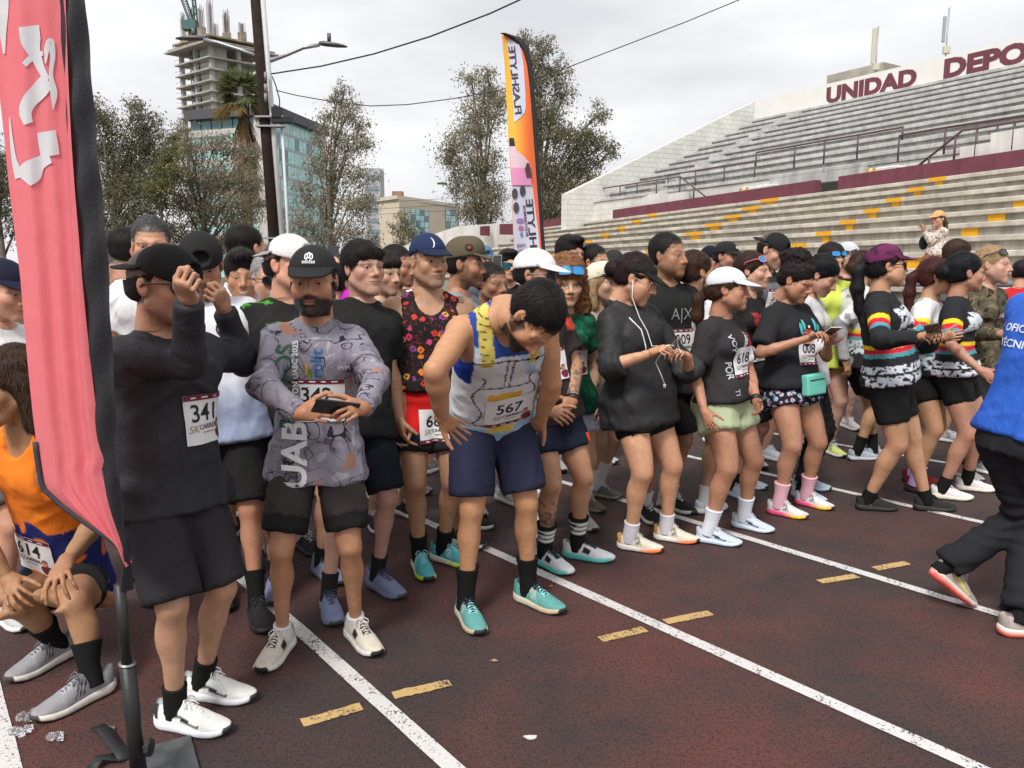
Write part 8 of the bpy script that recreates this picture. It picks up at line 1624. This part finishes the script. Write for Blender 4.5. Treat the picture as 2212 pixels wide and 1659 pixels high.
# white earphone cord of the jacket woman
er = pjac.toW(np.array([[.082, .0, -.012], [.075, .03, -.09]])) ; R_ = pjac.R0
ch = lambda u, t, o=.02: (lambda fr: (cast(pjac.bvh, fr[0], fr[3]) if cast(pjac.bvh, fr[0], fr[3]) is not None else fr[0]) + fr[3] * o)(frame(pjac, u, t))
mb = MB(); cw = [er[0], er[1], ch(-.05, .86, .012), ch(-.045, .72, .015), ch(-.02, .55, .02), pjac.WR[1] + pjac.HD[1] * .12 - R_]; mb.tube(cw, .0028, 6); mb.build('earphone_cord', mat('white_cord', (.78, .78, .78), .4), pjac.body, True)
mb = MB(); cw = [pjac.WR[1] + pjac.HD[1] * .1 - R_, ch(-.02, .38, .03), ch(-.01, .25, .03), ch(0, .14, .03)]; mb.tube(cw, .0028, 6); mb.tube([cw[-1], cw[-1] - (0, 0, .02)], .008, 8); mb.build('earphone_cord', mat('white_cord', (.78, .78, .78), .4), pjac.body, True)
mb = MB(); mb.tube([pjac.WR[1] + pjac.HD[1] * .13 - R_ + (.0, -.01, .0), pjac.WR[1] + pjac.HD[1] * .16 - R_ + (.02, -.02, .04), pjac.WR[-1] + pjac.HD[-1] * .12 - R_ + (.0, -.02, .03), pjac.WR[-1] + pjac.HD[-1] * .10 - R_ + (.01, -.03, -.02), pjac.WR[1] + pjac.HD[1] * .15 - R_ + (.01, -.03, -.02)], .0026, 6); mb.build('earphone_cord', mat('white_cord', (.78, .78, .78), .4), pjac.body, True)
mb = MB(); mb.tube([ch(-.10, .88, .006), ch(-.075, .74, .006), ch(-.06, .56, .008), ch(-.055, .46, .01)], .004, 6); mb.build('drawstring', mat('white_cord', (.78, .78, .78), .4), pjac.body, True)
# waist pouch of the fish print woman, watches
F = Field(); fr = frame(p008, .02, .02); c0 = cast(p008.bvh, fr[0], fr[3]); c0 = c0 if c0 is not None else fr[0] + fr[3] * .14
F.box(c0 + fr[3] * .012 - fr[2] * .02, (.075, .055, .016), .012, R=np.array([fr[1], fr[2], fr[3]]), k=.01); D, l, h = F.sample(.006); V, Q = surfnet(D, l, h, 1); pch = obj('waist_pouch', mesh_np('waist_pouch', V, Q, np.repeat(np.array(srgb(120, 206, 190))[None], len(V), 0)), M_CLOTH, p008.body)
mb = MB(); mb.box(tuple(c0 + fr[3] * .042 + fr[2] * .012), (.13, .006, .003), fr[1], fr[2], fr[3]); mb.build('zip', M_PLASTIC, pch)
mb = MB(); ring = []
for t in np.linspace(0, 2 * math.pi, 25): ring.append(p008.P - p008.R0 + p008.Z * p008.L * .035 + p008.X * .195 * math.cos(t) * p008.s + p008.Yv * .150 * math.sin(t) * p008.s)
mb.tube(ring, .012, 6, False); mb.build('belt', M_PLASTIC, p008.body, True)
for k, sd in ((pcap, -1), (p618, -1), (pcl, -1)):
    ax_ = nrm(k.WR[sd] - k.EL[sd]); p_ = k.WR[sd] - ax_ * .02 - k.R0; mb = MB(); mb.tube([p_ - ax_ * .012, p_ + ax_ * .012], .034, 14); w = mb.build('watch', M_PLASTIC, k.body, True)
# woman filming from the stand
best = min(range(6, NLOW), key=lambda i: abs((at(2026, 473, plan(3751, -RUN * (i + .5), z=2.5 - 0)[1])[2] - (3.5 - RISE * i)) / .936 - 1.62)); pw = plan(3751, -RUN * (best + .5), z=2.5)
pwm = person('woman in tan cap and cream patterned blouse filming from the concrete steps', (2026, 473), Y=float(pw[1]), stand=3.5 - RISE * best, yaw=-62, hyaw=-72, hpitch=4, sex='f', skin='tan', lod=1, group='', cap=dict(col=srgb(206, 164, 112)), hair='pony_low', hairc=(.10, .06, .035), shirt=dict(kind='long', col=splat(srgb(222, 214, 202), srgb(150, 120, 110), 60, .6, front=False), hem=.16, loose=.7), shorts=dict(name='trousers', len=1.93, col=srgb(134, 84, 58), ease=.014), arms={'R': dict(e=(2012, 520, 1), w=(1996, 500, 1), f=(1990, 488, 1), hand='hold'), 'L': dict(e=(2014, 518, -1), w=(1996, 498, -1), f=(1990, 486, 1), hand='hold')}, shoe=dict(up=W(.6)), sock=dict(h=.05, col=W(.6)))
phone(mid_hand(pwm, -1, .1), np.array((.3, 1., 0)), np.array((-.25, 0, 1.)), mat('rose_phone', (.45, .28, .25), .4), 'rose phone held by the woman on the concrete steps')
F = Field(); F.ell(pwm.P - pwm.R0 + pwm.right * .16 + np.array((-.06, 0, .08)), (.06, .05, .10), k=.02); D, l, h = F.sample(.015); V, Q = surfnet(D, l, h, 1); o = obj('shoulder_bag', mesh_np('shoulder_bag', V, Q, np.full((len(V), 3), .03)), M_CLOTH, pwm.body)
